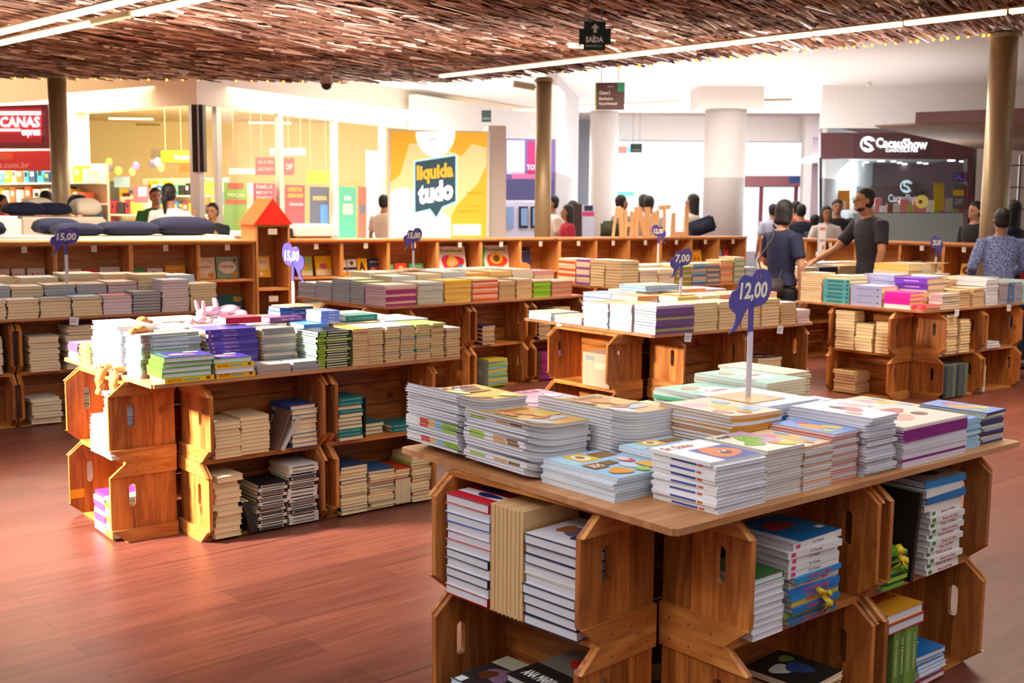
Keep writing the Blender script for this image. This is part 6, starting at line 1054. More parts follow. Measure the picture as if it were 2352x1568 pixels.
bm = bmesh.new(); a_ = WK.at(1885, 400); b_ = WK.at(2236, 400); box(bm, 0, .34, 2.62, (b_ - a_).length, 3.6, 2.7); struct(fin('ceiling_chocolate_shop', bm, M('#d8dce0', .6), mw=Matrix.Translation((a_.x, a_.y, 0)) @ Matrix.Rotation(math.radians(-8), 4, 'Z')))
for i, (x, y) in enumerate(((1990, 374), (2024, 371), (2052, 372), (2066, 375), (2078, 378), (2112, 375), (2126, 377), (2185, 370), (2212, 372))):
    p = atz(x, y, 2.6); bm = bmesh.new(); cyl(bm, (0, 0, 0), (0, 0, .018), .07 if i in (1, 7, 8) else .045, n=16); tag(fin('recessed_spot', bm, M('#ffffff', .5, emit=6), mw=Matrix.Translation((p.x, p.y, 2.603))), 'small bright spot lamp in the chocolate shop ceiling', 'light', 'spot lamps of the chocolate shop')
panel('interior_wall_sign', WK, 1990, 2110, 428, 500, '#4c3436', 'brown inner wall panel with a second round emblem', 'sign', off=-3.3, txt=[('CacauShow', 2040, 2116, 446, 464, '#e8f0f4', .02), ('CHOCOLATES', 2056, 2100, 466, 471, '#d0d8dc', .01)])
emblem(WK, 2082, 428, 15, '#c8e0e8', -3.27, .3, 'smaller pale S emblem inside the chocolate shop')
panel('poster', WK, 1918, 1952, 437, 482, '#e89020', 'orange poster inside the chocolate shop', 'poster', off=-1.2, txt=[('#', 1926, 1944, 462, 480, '#f0d0b0', 0)]); panel('menu_screen', WK, 1962, 1990, 428, 472, '#384858', 'dark screen on the pale shop wall', 'screen', off=-2.4)
panel('poster', WK, 2146, 2168, 420, 482, '#c8a818', 'mustard vertical poster behind glass', 'poster', off=-.8); panel('poster', WK, 2188, 2216, 424, 480, '#60605c', 'grey and yellow poster at the right pane', 'poster', off=-.2, txt=[('#', 2190, 2214, 436, 450, '#d8b020', 0), ('OFF', 2192, 2212, 456, 470, '#b0b8c0', .02)])
panel('sale_sign', WK, 2188, 2222, 396, 416, '#4a3440', 'violet lettered sale sign high on the glass', 'sign', off=-.1, txt=[('SALE', 2190, 2221, 398, 414, '#8878e0', .03)])
p = WK.at(2117, 463, -.03); bm = bmesh.new(); cyl(bm, (0, 0, 0), (0, -.01, 0), .125, n=32); cyl(bm, (-.03, -.012, 0), (-.03, -.016, 0), .035, n=16, mi=1); tag(fin('round_sticker', bm, [M('#e8d070', .5, emit=.1), M('#6c4018', .5)], mw=Matrix.Translation(p)), 'round yellow sticker on the chocolate shop glass', 'sticker')
a_, b_ = WK.at(1890, 450, -.05), WK.at(2222, 450, -.05); a_.z = b_.z = .02; c_ = a_.copy(); c_.z = 2.5; struct(quadbox('window_5', a_, b_, c_, .012, GL))
panel('display_counter', WK, 1960, 2220, 490, 560, '#b8c4c0', 'pale glass display counter of the chocolate shop', 'counter', off=-.9, t=.6, rough=.2); panel('green_box', WK, 2138, 2152, 488, 506, '#30c850', 'bright green box on the chocolate shop counter', 'box', off=-1.0)
r5 = random.Random(4)
for i in range(16):
    x = 1985 + i * 15; p = WK.at(x, 488, -1.1); bm = bmesh.new(); w_ = r5.uniform(.05, .1); box(bm, -w_, -.05, 0, w_, .05, r5.uniform(.12, .3)); bmesh.ops.bevel(bm, geom=bm.edges[:], offset=.01, segments=1, affect='EDGES')
    tag(fin('gift_package', bm, M(r5.choice(['#c8c8c0', '#8c5038', '#a8c040', '#d83878', '#e8e8e4', '#484048', '#e08888']), .5), mw=Matrix.Translation((p.x, p.y, p.z))), 'small gift package on the chocolate shop counter', 'package', 'gift packages of the chocolate shop')
# right edge glass shop frame and second canopy
wallbox('wall_right', WK.at(2237, 500), WK.at(2420, 500), 0, 3.4, M('#cfc4bc', .7), .2)
for x in (2292, 2318, 2342):
    p = atY(x, 400, 15.5); bm = bmesh.new(); box(bm, -.015, -.015, 0, .015, .015, 2.35); [box(bm, -.015, -.01, z, .15, .01, z + .02) for z in (1.3, 1.6, 1.9, 2.2)]; tag(fin('metal_rack_frame', bm, M('#9c9490', .3, metal=.6), mw=Matrix.Translation((p.x, p.y, 0))), f'slim metal rack frame at the right edge, {"left" if x < 2300 else "middle" if x < 2330 else "right"} one', 'frame')
SL = wood('reed_canopy', srgb(206, 184, 156), srgb(120, 98, 78), 'x', rnd=.05, ring=3)
q = [atz(x, y, 2.62) for x, y in ((2100, 286), (2010, 291), (2245, 341), (2430, 352), (2430, 276))]; bm = bmesh.new(); A = [bm.verts.new(v) for v in q]; B = [bm.verts.new(v + Vector((0, 0, .02))) for v in q]; bm.faces.new(A); bm.faces.new(B[::-1]); [bm.faces.new((A[i], A[(i + 1) % 5], B[(i + 1) % 5], B[i])) for i in range(5)]
tag(fin('reed_canopy', bm, SL), 'beige reed canopy of the neighbouring kiosk at upper right', 'canopy')
a_, b_ = atz(2100, 285, 2.62), atz(2430, 274, 2.62); c_ = a_.copy(); c_.z = 2.76; o = quadbox('canopy_fascia', a_ + Vector((0, -.03, 0)), b_ + Vector((0, -.03, 0)), c_ + Vector((0, -.03, 0)), .03, M('#5c2c34', .5)); tag(o, 'dark wine fascia board of the neighbouring canopy', 'fascia')
# ---------------------------------------------------------------- ceiling things
def strip(pts, z, nm, n_w=.07, grp_='light strip segments', skip=()):
    W_ = [atz(x, y, z) for x, y in pts]
    for i in range(len(W_) - 1):
        a, b = W_[i], W_[i + 1]; d = (b - a).normalized() * .012; lamp_bar('linear_light', a + d, b - d, n_w, f'linear lamp in the {nm}, {nmL[i]} from its left end', grp_, M('#b8a080', .5) if i in skip else LM)
yR = lambda x: 172 - (x - 1010) * .1148
strip([(x, yR(x)) for x in (1010, 1116, 1237, 1370, 1515, 1678, 1865, 2075, 2315, 2600)], 3.2, 'long right-hand strip')
strip([(x, 95 - .2209 * x) for x in (-70, 30, 118, 212, 306, 432)] + [(560, -29)], 3.2, 'lower left strip', skip=(3,))
strip([(x, 70 - .25 * x) for x in (-100, 120, 215, 420)], 3.2, 'upper left strip')
strip([(x, 256 - (x - 1090) * .049) for x in (1090, 1175, 1235, 1305, 1360, 1430, 1562)], 3.884, 'middle hall strip', .08); strip([(x, 305 - (x - 1300) * .017) for x in (1300, 1375, 1450, 1530, 1608)], 3.884, 'entrance strip', .14); strip([(1710, 230), (1822, 228), (1942, 222)], 3.884, 'strip right of the round pillar', .1, skip=(0,))
struct(wallbox('trim_beam', atz(978, 282, 3.6), atz(1062, 282, 3.6), 3.35, 3.9, M('#e8d8c0', .8), .8, False))
def hang_sign(px0, px1, py0, py1, Y, ang, col, label, txt, zc, thick=.012, side=None):
    wl = Wall(atY((px0 + px1) / 2, (py0 + py1) / 2, Y), ang); bl, br, tl = wl.at(px0, py1), wl.at(px1, py1), wl.at(px0, py0); V_ = tl.z - bl.z; tl = bl + Vector((0, 0, V_)); t = thing('hanging_sign', label, 'sign', Matrix.Translation(bl)); inv = Matrix.Translation(-bl)
    o = quadbox('sign_board', bl, br, tl, thick, M(col, .5), t); o.matrix_parent_inverse = inv
    for s, u0, u1, v0, v1, c, bd in txt:
        P = lambda u, v: bl + (br - bl) * u + Vector((0, 0, V_ * v))
        o = text_quad('lettering', s, P(u0, v0), P(u1, v0), P(u0, v1), M(c, .5), t, bd, off=.006) if not s.startswith('#') else quadbox('printed_patch', P(u0, v0) + wl.n * .004, P(u1, v0) + wl.n * .004, P(u0, v1) + wl.n * .004, .003, M(c, .5), t); o.matrix_parent_inverse = inv
    for u in (.2, .8):
        bm = bmesh.new(); q_ = bl + (br - bl) * u; cyl(bm, (q_.x, q_.y, bl.z + V_), (q_.x, q_.y, zc), .004, n=6); o = fin('hanging_wire', bm, M('#888888', .4), t); o.matrix_parent_inverse = inv
    return t, wl, bl, br, V_
t, wl, bl, br, V_ = hang_sign(1341, 1390, 49, 115, 8.5, 12, '#0c3020', 'dark green exit sign with an up arrow under the reed ceiling', [('SAÍDA', .06, .9, .26, .52, '#ffffff', .045), ('EMERGÊNCIA', .06, .86, .1, .2, '#b8c8bc', .01)], 3.3)
inv = t.matrix_basis.inverted(); P = lambda u, v, o=.008: bl + (br - bl) * u + Vector((0, 0, V_ * v)) + wl.n * o
bm = bmesh.new(); bm.faces.new([bm.verts.new(P(u, v)) for u, v in ((.42, .6), (.58, .6), (.58, .76), (.7, .76), (.5, .92), (.3, .76), (.42, .76))]); me = bpy.data.meshes.new('arrow'); bm.to_mesh(me); bm.free(); o = link('arrow', me, M('#e8e8dc', .5), t); o.matrix_parent_inverse = inv
for u0, u1 in ((-.22, 0), (1, 1.25)):
    o = quadbox('side_board', P(u0, .2, 0), P(u1, .2, 0), P(u0, .75, 0), .012, M('#0c3020', .5), t); o.matrix_parent_inverse = inv
hang_sign(1367, 1433, 190, 252, 13.5, -28, '#583840', 'brown directory sign with green and blue corner', [('#', .78, 1, .66, 1, '#28a078', 0), ('#', -.0, .05, 0, 1, '#88a020', 0), ('Cinema 5', .14, .52, .56, .7, '#f0e8e8', .02), ('Banheiro', .14, .62, .36, .46, '#f0e8e8', .02), ('Praça de Alimentação', .14, .78, .16, .28, '#f0e8e8', .02), ('térreo', .42, .64, .82, .9, '#c8b8c0', .01)], 3.9)
hang_sign(1106, 1128, 253, 280, 19.5, 5, '#20342c', 'small dark exit sign below the middle hall strip', [('SAÍDA', .1, .9, .2, .42, '#90a8a0', .01)], 3.88); hang_sign(1448, 1474, 330, 350, 25, 5, '#20342c', 'small dark exit sign before the bright entrance', [('SAÍDA', .1, .9, .2, .42, '#90a8a0', .01)], 3.9)
p = atz(750, 190, 3.2); t = thing('dome_camera', 'white dome surveillance camera hanging at the reed ceiling edge', 'camera', Matrix.Translation(p)); bm = bmesh.new(); cyl(bm, (0, 0, -.02), (0, 0, .1), .09, .075, n=24); fin('camera_housing', bm, M('#d8d0cc', .4), t); bm = bmesh.new(); ball(bm, (0, 0, -.03), .075, 18, (1, 1, .9)); fin('camera_dome', bm, M('#20242c', .1), t, smooth=True)
for x, y, nm in ((422, 163, 'left'), (1995, 192, 'right')):
    p = atz(x, y, 3.27 if x < 1000 else 3.88); bm = bmesh.new(); cyl(bm, (0, 0, -.03), (0, 0, 0), .05, .06, n=16); ball(bm, (0, 0, -.035), .025, 8); tag(fin('smoke_detector', bm, M('#e8e4e0', .5), mw=Matrix.Translation(p)), f'small white detector on the ceiling, {nm} one', 'detector')
p = atz(1228, 200, 3.25); t = thing('bracket_camera', 'pale bracket camera left of the middle steel column', 'camera', Matrix.Translation(p)); bm = bmesh.new(); cyl(bm, (0, 0, 0), (-.3, -.05, .04), .05, n=16); fin('camera_body', bm, M('#c8ccb8', .5), t); bm = bmesh.new(); cyl(bm, (0, 0, 0), (.25, .05, 0), .015, n=8); fin('camera_arm', bm, M('#888880', .4), t)
# reed ceiling: thousands of split canes at slightly different heights
def reeds():
    E = [atz(x, y, 3.3) for x, y in ((-300, 176), (500, 188), (1030, 193), (2352, 78), (2700, 48))]
    far = [(e.x, e.y) for e in E]; r = random.Random(12); ang = math.radians(56); d = Vector((math.cos(ang), math.sin(ang))); nn = Vector((-d.y, d.x))
    def inside(x, y):
        if y < 5.9: return False
        for (x0, y0), (x1, y1) in zip(far, far[1:]):
            if x0 <= x <= x1 or x1 <= x <= x0: return y < y0 + (y1 - y0) * (x - x0) / (x1 - x0)
        return x > far[-1][0] - .1 and False
    V_, F_, MI = [], [], []; n = 0; tries = 0
    while n < 21000 and tries < 90000:
        tries += 1; x, y = r.uniform(-9, 8), r.uniform(5.9, 16.1)
        L_ = r.uniform(.3, .95); w_ = r.uniform(.008, .02); z = 3.3 + r.uniform(0, .05); tl = r.uniform(-.02, .02); aa = r.gauss(0, .06); dd = Vector((d.x * math.cos(aa) - d.y * math.sin(aa), d.x * math.sin(aa) + d.y * math.cos(aa))); n2 = Vector((-dd.y, dd.x))
        if not inside(x + dd.x * L_ / 2, y + dd.y * L_ / 2) or not inside(x - dd.x * L_ / 2, y - dd.y * L_ / 2): continue
        b = len(V_); rr = r.uniform(-.012, .012)
        for s in (-1, 1):
            for q, zz in ((-1, rr), (0, -.008), (1, -rr), (0, .006)): V_.append((x + s * dd.x * L_ / 2 + n2.x * w_ * q, y + s * dd.y * L_ / 2 + n2.y * w_ * q, z + zz + s * tl))
        for k in range(4): F_.append((b + k, b + (k + 1) % 4, b + 4 + (k + 1) % 4, b + 4 + k))
        F_.append((b, b + 3, b + 2, b + 1)); F_.append((b + 4, b + 5, b + 6, b + 7)); u = r.random(); mi = 0 if u < .46 else 1 if u < .74 else 2 if u < .9 else 3; MI += [mi] * 6; n += 1
    me = bpy.data.meshes.new('reed_ceiling'); me.from_pydata(V_, [], F_); me.update()
    o = link('reed_ceiling', me, [M('#6c4026', .55), M('#94624a', .5), M('#c89c8a', .4), M('#fbeae4', .3)]); me.polygons.foreach_set('material_index', MI); tag(o, 'ceiling of split brown reeds laid over the bookstore', 'ceiling'); o['kind'] = 'stuff'  # pale reed colours stand in for lit streaks and highlights
    bm = bmesh.new(); q = [(-9, 5.9)] + [(x, y - .05) for x, y in far if -9 <= x <= 8] ; q = [(-9, 5.9), (-9, far[0][1] + .0)] + [(x, y - .05) for x, y in far[1:4]] + [(8, far[3][1] + (far[4][1] - far[3][1]) * (8 - far[3][0]) / (far[4][0] - far[3][0]) - .05), (8, 5.9)]
    plate(bm, q, .03, fn=lambda u, v, w_: (u, v, 3.39 + w_)); struct(fin('ceiling_backing', bm, M('#4c2814', .8))); return far
far = reeds()
r6 = random.Random(3); k = 0
for (x0, x1, y0, y1, n) in ((5, 780, 176, 190, 24), (1290, 2280, 184, 100, 42)):
    for i in range(n):
        if r6.random() < .3: continue
        u = (i + r6.uniform(-.5, .5)) / (n - 1); u = max(0, min(1, u)); x = x0 + (x1 - x0) * u; y = y0 + (y1 - y0) * u; y = (190 - .0115 * 2 * (780 - x) / 2 - 1) if x < 800 else 189.5 - (x - 1030) * .087
        p = atz(x, y - 1, 3.285); bm = bmesh.new(); ball(bm, (0, 0, 0), r6.uniform(.011, .02), 8); tag(fin('fairy_bulb', bm, M('#ffa838', .4, emit=2), mw=Matrix.Translation(p)), 'tiny amber bulb along the reed ceiling edge', 'bulb', 'amber bulbs along the ceiling edge')
# ---------------------------------------------------------------- people
def person(px, ptop, Y, face, label, skin='#b07a58', hair='#1c1614', hl='short', top='#202430', bottom='#20242c', sleeve='short', arms=None, vox=.02, ztop=None, lean=(0, 0), female=False, head=(0, 0), shorts=False, xy=None, extra=None):
    """face = heading in degrees of the direction the person looks; built facing +y"""
    p = atY(px, ptop, Y); h = ztop or p.z; h = max(1.15, h); t = thing('person', label, 'person', Matrix.Translation((p.x, p.y, 0)) @ Matrix.Rotation(math.radians(face - 90), 4, 'Z'))
    if arms is None: arms = [((-.145, -.005, .64), (-.15, .04, .49)), ((.145, -.005, .64), (.15, .04, .49))]
    sh, hp = (.105, .082) if female else (.118, .075); lx, ly = lean
    V = lambda x, y, z: Vector((x * h + lx * max(0, z - .5) * h, y * h + ly * max(0, z - .5) * h, z * h))
    r = h
    def torso(k, z0=.47, zt=.835):
        S_ = [(.47, .088 if not female else .098, .062), (.53, .085 if not female else .095, .062), (.60, .076 if not female else .072, .055), (.68, .085 if not female else .078, .062), (.75, .098 if not female else .086, .064), (.80, .1 if not female else .084, .056), (.825, .07, .045), (.84, .04, .036)]
        return [(V(0, 0, z), a * r * k + (k > 1) * .008, b * r * k + (k > 1) * .008) for z, a, b in S_ if z0 <= z <= zt]
    bm = bmesh.new(); loft(bm, torso(1, 0, 1), 18)
    hx, hy = head; loft(bm, [(V(0, -.005, .82), .034 * r, .034 * r), (V(hx * .4, hy * .4 + .002, .86), .031 * r, .032 * r), (V(hx, hy + .006, .885), .033 * r, .036 * r)], 14)
    hc = V(hx, hy + .012, .928); ball(bm, hc + Vector((0, -.008, .012)) * r, .048 * r, 18, (.9, 1.05, 1.18)); ball(bm, hc + Vector((0, .012, -.026)) * r, .035 * r, 14, (.95, 1.05, 1.05)); ball(bm, hc + Vector((0, .052, -.008)) * r, .0085 * r, 8, (.9, 1.3, 1.6)); ball(bm, hc + Vector((0, .04, -.045)) * r, .014 * r, 8, (1.3, .9, .9))
    for s in (-1, 1): ball(bm, hc + Vector((s * .045, -.004, -.006)) * r, .012 * r, 8, (.45, .9, 1.3))
    for s, (el, wr) in zip((-1, 1), arms):
        S0 = V(s * sh * .92, 0, .80); E_ = V(*el); W_ = V(*wr); loft(bm, [(S0 + Vector((-s * .03 * r, 0, 0)), .03 * r, .03 * r), (S0, .032 * r, .034 * r), (S0.lerp(E_, .5), .026 * r, .027 * r), (E_, .021 * r, .022 * r), (E_.lerp(W_, .35), .021 * r, .021 * r), (W_, .0135 * r, .015 * r)], 12)
        d = (W_ - E_).normalized(); pm = W_ + d * .028 * r; loft(bm, [(W_, .013 * r, .014 * r), (pm, .02 * r, .013 * r), (pm + d * .02 * r, .019 * r, .011 * r)], 10)
        if vox < .015:
            side = d.cross(Vector((0, 0, 1))); side = side.normalized() if side.length > .1 else Vector((0, 1, 0))
            for k in range(4):
                b0 = pm + d * .02 * r + side * (k - 1.5) * .0095 * r; f1 = b0 + d * (.022 + .004 * (k in (1, 2))) * r; f2 = f1 + (d * .6 + Vector((0, 0, -.5))).normalized() * .018 * r; loft(bm, [(b0, .0052 * r, .0052 * r), (f1, .0048 * r, .0048 * r), (f2, .004 * r, .004 * r)], 8)
            b0 = W_ + d * .015 * r + side * .016 * r; loft(bm, [(b0, .0065 * r, .0065 * r), (b0 + (d + side * .8).normalized() * .03 * r, .0055 * r, .0055 * r), (b0 + (d * 1.3 + side * .7).normalized() * .046 * r, .0045 * r, .0045 * r)], 8)
        else: ball(bm, pm + d * .04 * r, .014 * r, 8, (1, 1, 1.4))
    legs = []
    for s in (-1, 1):
        L_ = [(V(s * .05, 0, .50), .053 * r, .056 * r), (V(s * .054, 0, .42), .05 * r, .052 * r), (V(s * .052, .004, .28), .033 * r, .035 * r), (V(s * .052, -.006, .20), .032 * r, .034 * r), (V(s * .052, -.004, .06), .02 * r, .022 * r), (V(s * .052, 0, .035), .02 * r, .024 * r)]; legs.append(L_); loft(bm, L_, 14)
        loft(bm, [(V(s * .053, -.028, .022), .02 * r, .018 * r), (V(s * .056, .03, .02), .024 * r, .016 * r), (V(s * .058, .075, .014), .022 * r, .011 * r)], 10)
    bvox = vox
    remesh(bm, bvox, 'body', M(skin, .55), t, sm=3)
    # clothes
    bm = bmesh.new(); loft(bm, torso(1.08, .46 if not shorts else .5, .826), 20)
    for s, (el, wr) in zip((-1, 1), arms):
        S0 = V(s * sh * .92, 0, .797); E_ = V(*el); W_ = V(*wr); k = .62 if sleeve == 'short' else 1
        sec = [(S0 + Vector((-s * .04 * r, 0, 0)), .036 * r, .04 * r), (S0, .04 * r, .043 * r), (S0.lerp(E_, .5 * k / .62 if sleeve == 'short' else .5), .037 * r, .038 * r)]
        if sleeve == 'short': sec.append((S0.lerp(E_, .72), .036 * r, .037 * r))
        else: sec += [(E_, .03 * r, .031 * r), (E_.lerp(W_, .5), .028 * r, .028 * r), (E_.lerp(W_, .95), .02 * r, .021 * r)]
        loft(bm, sec, 12)
    remesh(bm, max(.009, vox * .9), 'shirt', M(top, .85, var=.15) if not isinstance(top, bpy.types.Material) else top, t, sm=2)
    bm = bmesh.new(); loft(bm, [(V(0, 0, .455), .1 * r, .07 * r), (V(0, 0, .49), .098 * r, .07 * r), (V(0, 0, .54), .093 * r, .068 * r)], 18)
    for L_ in legs:
        Q = [(c, a + .010, b + .010) for c, a, b in (L_[:5] if not shorts else L_[:2])]
        if shorts: Q.append((L_[1][0].lerp(L_[2][0], .45), .054 * r, .056 * r))
        loft(bm, Q, 14)
    remesh(bm, max(.01, vox), 'trousers' if not shorts else 'shorts', M(bottom, .85), t, sm=2)
    for s in (-1, 1):
        bm = bmesh.new(); loft(bm, [(V(s * .053, -.03, .02), .024 * r, .021 * r), (V(s * .056, .03, .018), .028 * r, .02 * r), (V(s * .058, .085, .012), .024 * r, .013 * r)], 10); fin('shoe', bm, M('#2c2624', .5), t, smooth=True)
    # hair
    bm = bmesh.new(); ball(bm, hc + Vector((0, -.016, .024)) * r, .0505 * r, 18, (.95, 1.08, 1.02 if hl != 'bob' else 1.12))
    ball(bm, hc + Vector((0, -.02, -.004)) * r, .0485 * r, 16, (.98, .92, .98))
    if hl in ('long', 'bob', 'pony'):
        zl = {'long': -.16, 'bob': -.055, 'pony': -.13}[hl]
        if hl == 'pony': loft(bm, [(hc + Vector((0, -.055, .02)) * r, .018 * r, .018 * r), (hc + Vector((0, -.085, -.03)) * r, .02 * r, .02 * r), (hc + Vector((0, -.075, zl)) * r, .01 * r, .01 * r)], 10)
        else: loft(bm, [(hc + Vector((0, -.018, .02)) * r, .052 * r, .05 * r), (hc + Vector((0, -.024, -.03)) * r, .055 * r, .042 * r), (hc + Vector((0, -.036, zl)) * r, .056 * r, .03 * r)], 16)
    if hl == 'bun': ball(bm, hc + Vector((0, -.05, .035)) * r, .03 * r, 12)
    # keep the face free
    for v in bm.verts:
        q = v.co - hc
        if q.y > .012 * r and q.z < .034 * r: v.co.y = hc.y + .012 * r + (q.y - .012 * r) * .1
    o = remesh(bm, max(.007, vox * .5), 'hair', M(hair, .6), t, sm=2)
    if vox < .015 or Y < 18:
        for s in (-1, 1): bm = bmesh.new(); ball(bm, hc + Vector((s * .018, .043, .002)) * r, .0065 * r, 8, (1.2, .6, .7)); fin('eye', bm, M('#181010', .3), t); bm = bmesh.new(); box(bm, -.011 * r, -.002, -.0016 * r, .011 * r, .003, .0016 * r); bmesh.ops.translate(bm, verts=bm.verts, vec=hc + Vector((s * .018, .047, .014)) * r); fin('eyebrow', bm, M(hair, .6), t)
        bm = bmesh.new(); ball(bm, hc + Vector((0, .0475, -.03)) * r, .011 * r, 8, (1.1, .35, .25)); fin('mouth', bm, M('#a05a4c', .6), t)
    return t, h, V, hc
NV = '#22264a'
knit = bpy.data.materials.new('blue_knit'); knit.use_nodes = True; nt = knit.node_tree; b_ = nt.nodes['Principled BSDF']; tc = nt.nodes.new('ShaderNodeTexCoord'); nn_ = nt.nodes.new('ShaderNodeTexNoise'); nn_.inputs['Scale'].default_value = 85; rp = nt.nodes.new('ShaderNodeValToRGB'); rp.color_ramp.elements[0].position = .42; rp.color_ramp.elements[1].position = .58; rp.color_ramp.elements[0].color = (*srgb(70, 82, 140), 1); rp.color_ramp.elements[1].color = (*srgb(160, 170, 210), 1)
nt.links.new(tc.outputs['Object'], nn_.inputs[0]); nt.links.new(nn_.outputs[0], rp.inputs[0]); nt.links.new(rp.outputs[0], b_.inputs['Base Color']); b_.inputs['Roughness'].default_value = .9
# the browsing man: looks left and down, far arm reaching to the books, near hand in pocket
t, h, V, hc = person(2008, 430, 11.0, 196, 'man in dark t-shirt and jeans leaning over the books, one arm reaching left', '#b27a58', '#1a1210', 'short', '#2a2434', '#1c2448', arms=[((-.155, .03, .655), (-.125, .045, .53)), ((.13, .13, .66), (.07, .29, .60))], vox=.0095, head=(0, .03), lean=(0, .06))
bm = bmesh.new(); ball(bm, hc + Vector((0, .013, -.045)) * h, .0335 * h, 14, (.9, 1.0, .55)); o = fin('beard', bm, M('#3c261c', .8), t, smooth=True)
bm = bmesh.new()
for s in (-1, 1):
    for k in range(14):
        a0, a1 = 2 * PI * k / 14, 2 * PI * (k + 1) / 14; c_ = hc + Vector((s * .019, .056, .0)) * h; cyl(bm, c_ + Vector((math.cos(a0), 0, math.sin(a0) * .8)) * .014 * h, c_ + Vector((math.cos(a1), 0, math.sin(a1) * .8)) * .014 * h, .0016, n=6)
    cyl(bm, hc + Vector((s * .034, .056, .004)) * h, hc + Vector((s * .048, 0, .006)) * h, .0016, n=6)
fin('glasses', bm, M('#202028', .3), t)
# the browsing woman with shoulder bag
t, h, V, hc = person(1800, 460, 10.2, 32, 'woman in navy t-shirt and black shorts with bobbed hair and shoulder bag', '#b88468', '#241c20', 'bob', NV, '#10101c', arms=[((-.15, .03, .65), (-.12, .22, .56)), ((.15, .0, .64), (.135, .02, .47))], vox=.0095, female=True, shorts=True, head=(0, .012))
bm = bmesh.new(); box(bm, -.03, -.14, -.1, .03, .14, .08); bmesh.ops.bevel(bm, geom=bm.edges[:], offset=.02, segments=3, affect='EDGES'); bt = thing('shoulder_bag', 'dark grey shoulder bag hanging at the woman\'s side', 'bag', t.matrix_basis @ Matrix.Translation((.12, -.24, .86))); fin('bag_body', bm, M('#4a4048', .6), bt, smooth=True)
bm = bmesh.new(); P_ = [Vector((.0, -.1, .08)), Vector((-.06, -.11, .25)), Vector((-.05, .06, .45)), Vector((-.2, .2, .56)), Vector((-.24, .3, .5)), Vector((-.1, .3, .3)), Vector((.0, .1, .08))]
for a_, c_ in zip(P_, P_[1:]): cyl(bm, a_, c_, .007, n=8)
fin('bag_strap', bm, M('#28222c', .6), bt)
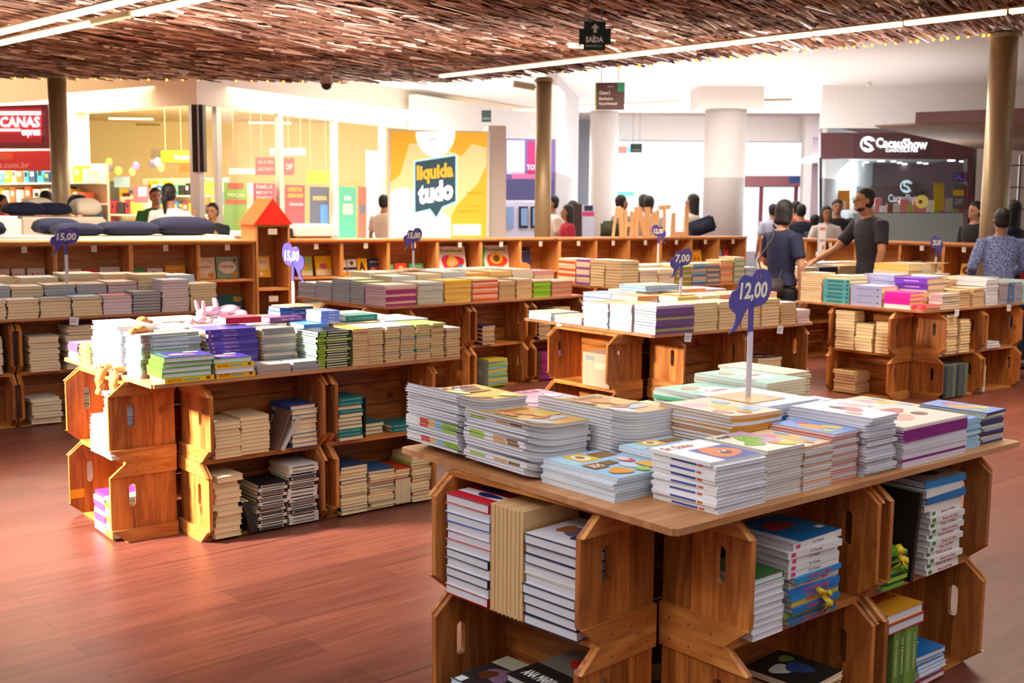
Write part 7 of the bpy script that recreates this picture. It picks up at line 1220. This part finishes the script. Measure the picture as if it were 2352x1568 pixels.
# woman in the blue sweater, back to the camera, and the companion behind
person(2303, 478, 10.65, 92, 'person in speckled blue knit sweater seen from behind, dark hair tied up', '#9c6a50', '#14100f', 'bun', knit, '#20243c', 'long', arms=[((-.155, .02, .65), (-.1, .14, .57)), ((.155, .02, .65), (.1, .14, .57))], vox=.011, female=False)
person(2326, 459, 11.75, 130, 'person in navy top with long dark hair beyond the blue sweater', '#b88468', '#16100f', 'long', '#1c2038', '#20243c', 'long', vox=.014, female=True)
person(2385, 482, 11.05, 100, 'person in red top at the right picture edge', '#b88468', '#16100f', 'short', '#e02c40', '#20243c', 'short', vox=.02)
person(2243, 462, 13.8, 200, 'person in black t-shirt bending beside the right steel column', '#b88468', '#16100f', 'short', '#181418', '#20243c', 'short', vox=.02)
far_people = [
 (388, 421, 13.6, 80, 'man in white shirt seen from behind among the cushions', dict(top='#f2eaee', bottom='#2c2220', sleeve='long', hl='pony', arms=[((-.15, .02, .68), (-.08, .1, .70)), ((.16, .03, .68), (.11, .12, .78))])),
 (356, 430, 16.2, -60, 'person in green top and glasses facing the man in white', dict(top='#2c6c2c')),
 (488, 465, 14.3, -100, 'young man in dark t-shirt resting his chin on his hand', dict(top='#1c2030', arms=[((-.13, .08, .66), (-.02, .1, .82)), ((.15, .02, .64), (.1, .1, .6))])),
 (104, 437, 16.2, 170, 'woman in pink dress left of the left steel column', dict(top='#f0b0a8', bottom='#e8a0a0', hl='long', female=True)),
 (3, 446, 16.0, 0, 'person in red t-shirt at the left picture edge', dict(top='#d82828')),
 (882, 446, 17.2, 60, 'person in pale shirt and dark trousers left of the lightbox', dict(top='#e0c8bc', bottom='#34303c')),
 (1270, 448, 17.0, 200, 'man in white t-shirt just right of the middle steel column', dict(top='#ece0d4', bottom='#40404c')),
 (1304, 469, 16.4, 190, 'woman with wavy dark hair in a red jacket', dict(top='#b8183c', hl='long', female=True, sleeve='long')),
 (1315, 460, 18.5, 200, 'person in grey top behind the woman in red', dict(top='#706468')),
 (1427, 447, 17.5, 20, 'man in grey t-shirt with a bag left of the wooden letters', dict(top='#7c7c78', arms=[((-.16, .0, .66), (-.12, .16, .6)), ((.15, 0, .64), (.12, .14, .55))])),
 (1478, 446, 18.6, 120, 'man with short hair behind the wooden letters', dict(top='#d8c8b8')),
 (1491, 449, 17.6, 60, 'man in patterned shirt and cap behind the mirrored N', dict(top='#c8c0c0', bottom='#303040')),
 (1592, 445, 16.9, 150, 'woman with long straight hair in cream t-shirt with dark bag', dict(top='#ecdcc8', hl='long', female=True)),
 (1776, 468, 19.5, 100, 'person in pale blue shirt beyond the browsing woman', dict(top='#c0c8e0')),
 (1829, 461, 18.8, 60, 'person in coral red top behind the browsing woman', dict(top='#e84848', skin='#d8a088')),
 (1841, 468, 18.0, 80, 'person in black jacket beyond the browsing woman', dict(top='#1c2434', sleeve='long')),
 (1873, 492, 17.6, 30, 'boy in navy top in front of the white pier', dict(top='#202c4c')),
 (1899, 472, 16.6, -90, 'woman in white jacket with long dark hair', dict(top='#ece0dc', hl='long', female=True, sleeve='long', arms=[((-.15, .02, .66), (-.06, .12, .64)), ((.15, .02, .66), (.16, .04, .52))])),
 (1924, 457, 17.2, -100, 'man in black printed t-shirt holding something', dict(top='#1c1a20', bottom='#5878a8', arms=[((-.16, .02, .66), (-.04, .14, .69)), ((.16, .03, .67), (.12, .13, .66))])),
 (1952, 500, 17.9, 180, 'person in grey patterned top crouching by the shop', dict(top='#988c84')),
 (2072, 492, 23.3, -90, 'shop assistant with yellow-green cap behind the glass', dict(top='#202428', hair='#b8c840')),
 (2162, 498, 23.3, -90, 'second shop assistant behind the glass counter', dict(top='#282428')),
]
for px, py, Y, fc, lb_, kw in far_people: person(px, py, Y, fc, lb_, vox=.026 if Y > 16.5 else .02, **kw)
# bags carried by far people
p = atY(1612, 520, 16.6); bm = bmesh.new(); box(bm, -.2, -.05, -.12, .2, .05, .12); bmesh.ops.bevel(bm, geom=bm.edges[:], offset=.03, segments=2, affect='EDGES'); tag(fin('shoulder_bag', bm, M('#1c2848', .6), mw=Matrix.Translation(p) @ Matrix.Rotation(-.35, 4, 'Y'), smooth=True), 'navy bag at the hip of the long-haired woman', 'bag')
p = atY(1400, 528, 17.2); bm = bmesh.new(); box(bm, -.14, -.08, -.14, .14, .08, .14); bmesh.ops.bevel(bm, geom=bm.edges[:], offset=.04, segments=2, affect='EDGES'); tag(fin('backpack', bm, M('#4c5038', .7), mw=Matrix.Translation(p), smooth=True), 'olive backpack held by the man in grey', 'bag')
# ---------------------------------------------------------------- write the books
def app(b):
    c = b['mw'].translation; d = (c - CP).length; sx, sy, t_ = b['key'][0:3]; return (sx + sy) * t_ / (d * d)
KIND_CAT = {'picture_book': 'picture book', 'paperback_book': 'paperback', 'hardcover_book': 'hardcover book', 'board_book': 'board book', 'wrapped_book': 'wrapped book', 'display_book': 'display book'}
bykind = {}
for b in BOOKS: bykind.setdefault(b['kind'], []).append(b)
print('BOOK COUNTS', {k: len(v) for k, v in bykind.items()})
for kind, L_ in bykind.items():
    L_.sort(key=app, reverse=True)
    for b in L_[:300]:
        me, mp_ = book_parts(*b['key']); o = bpy.data.objects.new(kind, me); C.objects.link(o); o.matrix_world = b['mw']; tag(o, b['label'], KIND_CAT[kind], b['group'])
        q = bpy.data.objects.new('pages', mp_); C.objects.link(q); q.parent = o
    rest = L_[300:]
    if rest:
        V_, F_, MI, mats = [], [], [], []
        for b in rest:
            for me in book_parts(*b['key']):
                n0 = len(V_); V_ += [b['mw'] @ v.co for v in me.vertices]
                for p_ in me.polygons:
                    F_.append([n0 + i for i in p_.vertices]); m_ = me.materials[p_.material_index]
                    if m_ not in mats: mats.append(m_)
                    MI.append(mats.index(m_))
        me = bpy.data.meshes.new(kind + '_stacks'); me.from_pydata([tuple(v) for v in V_], [], F_); me.polygons.foreach_set('material_index', [0] * len(F_))
        o = link(kind + '_stacks', me, mats); me.polygons.foreach_set('material_index', MI); me.update(); tag(o, f'remaining stacked {KIND_CAT[kind]}s on the farther tables and shelves', KIND_CAT[kind]); o['kind'] = 'stuff'
print('OBJECTS', len(bpy.data.objects))
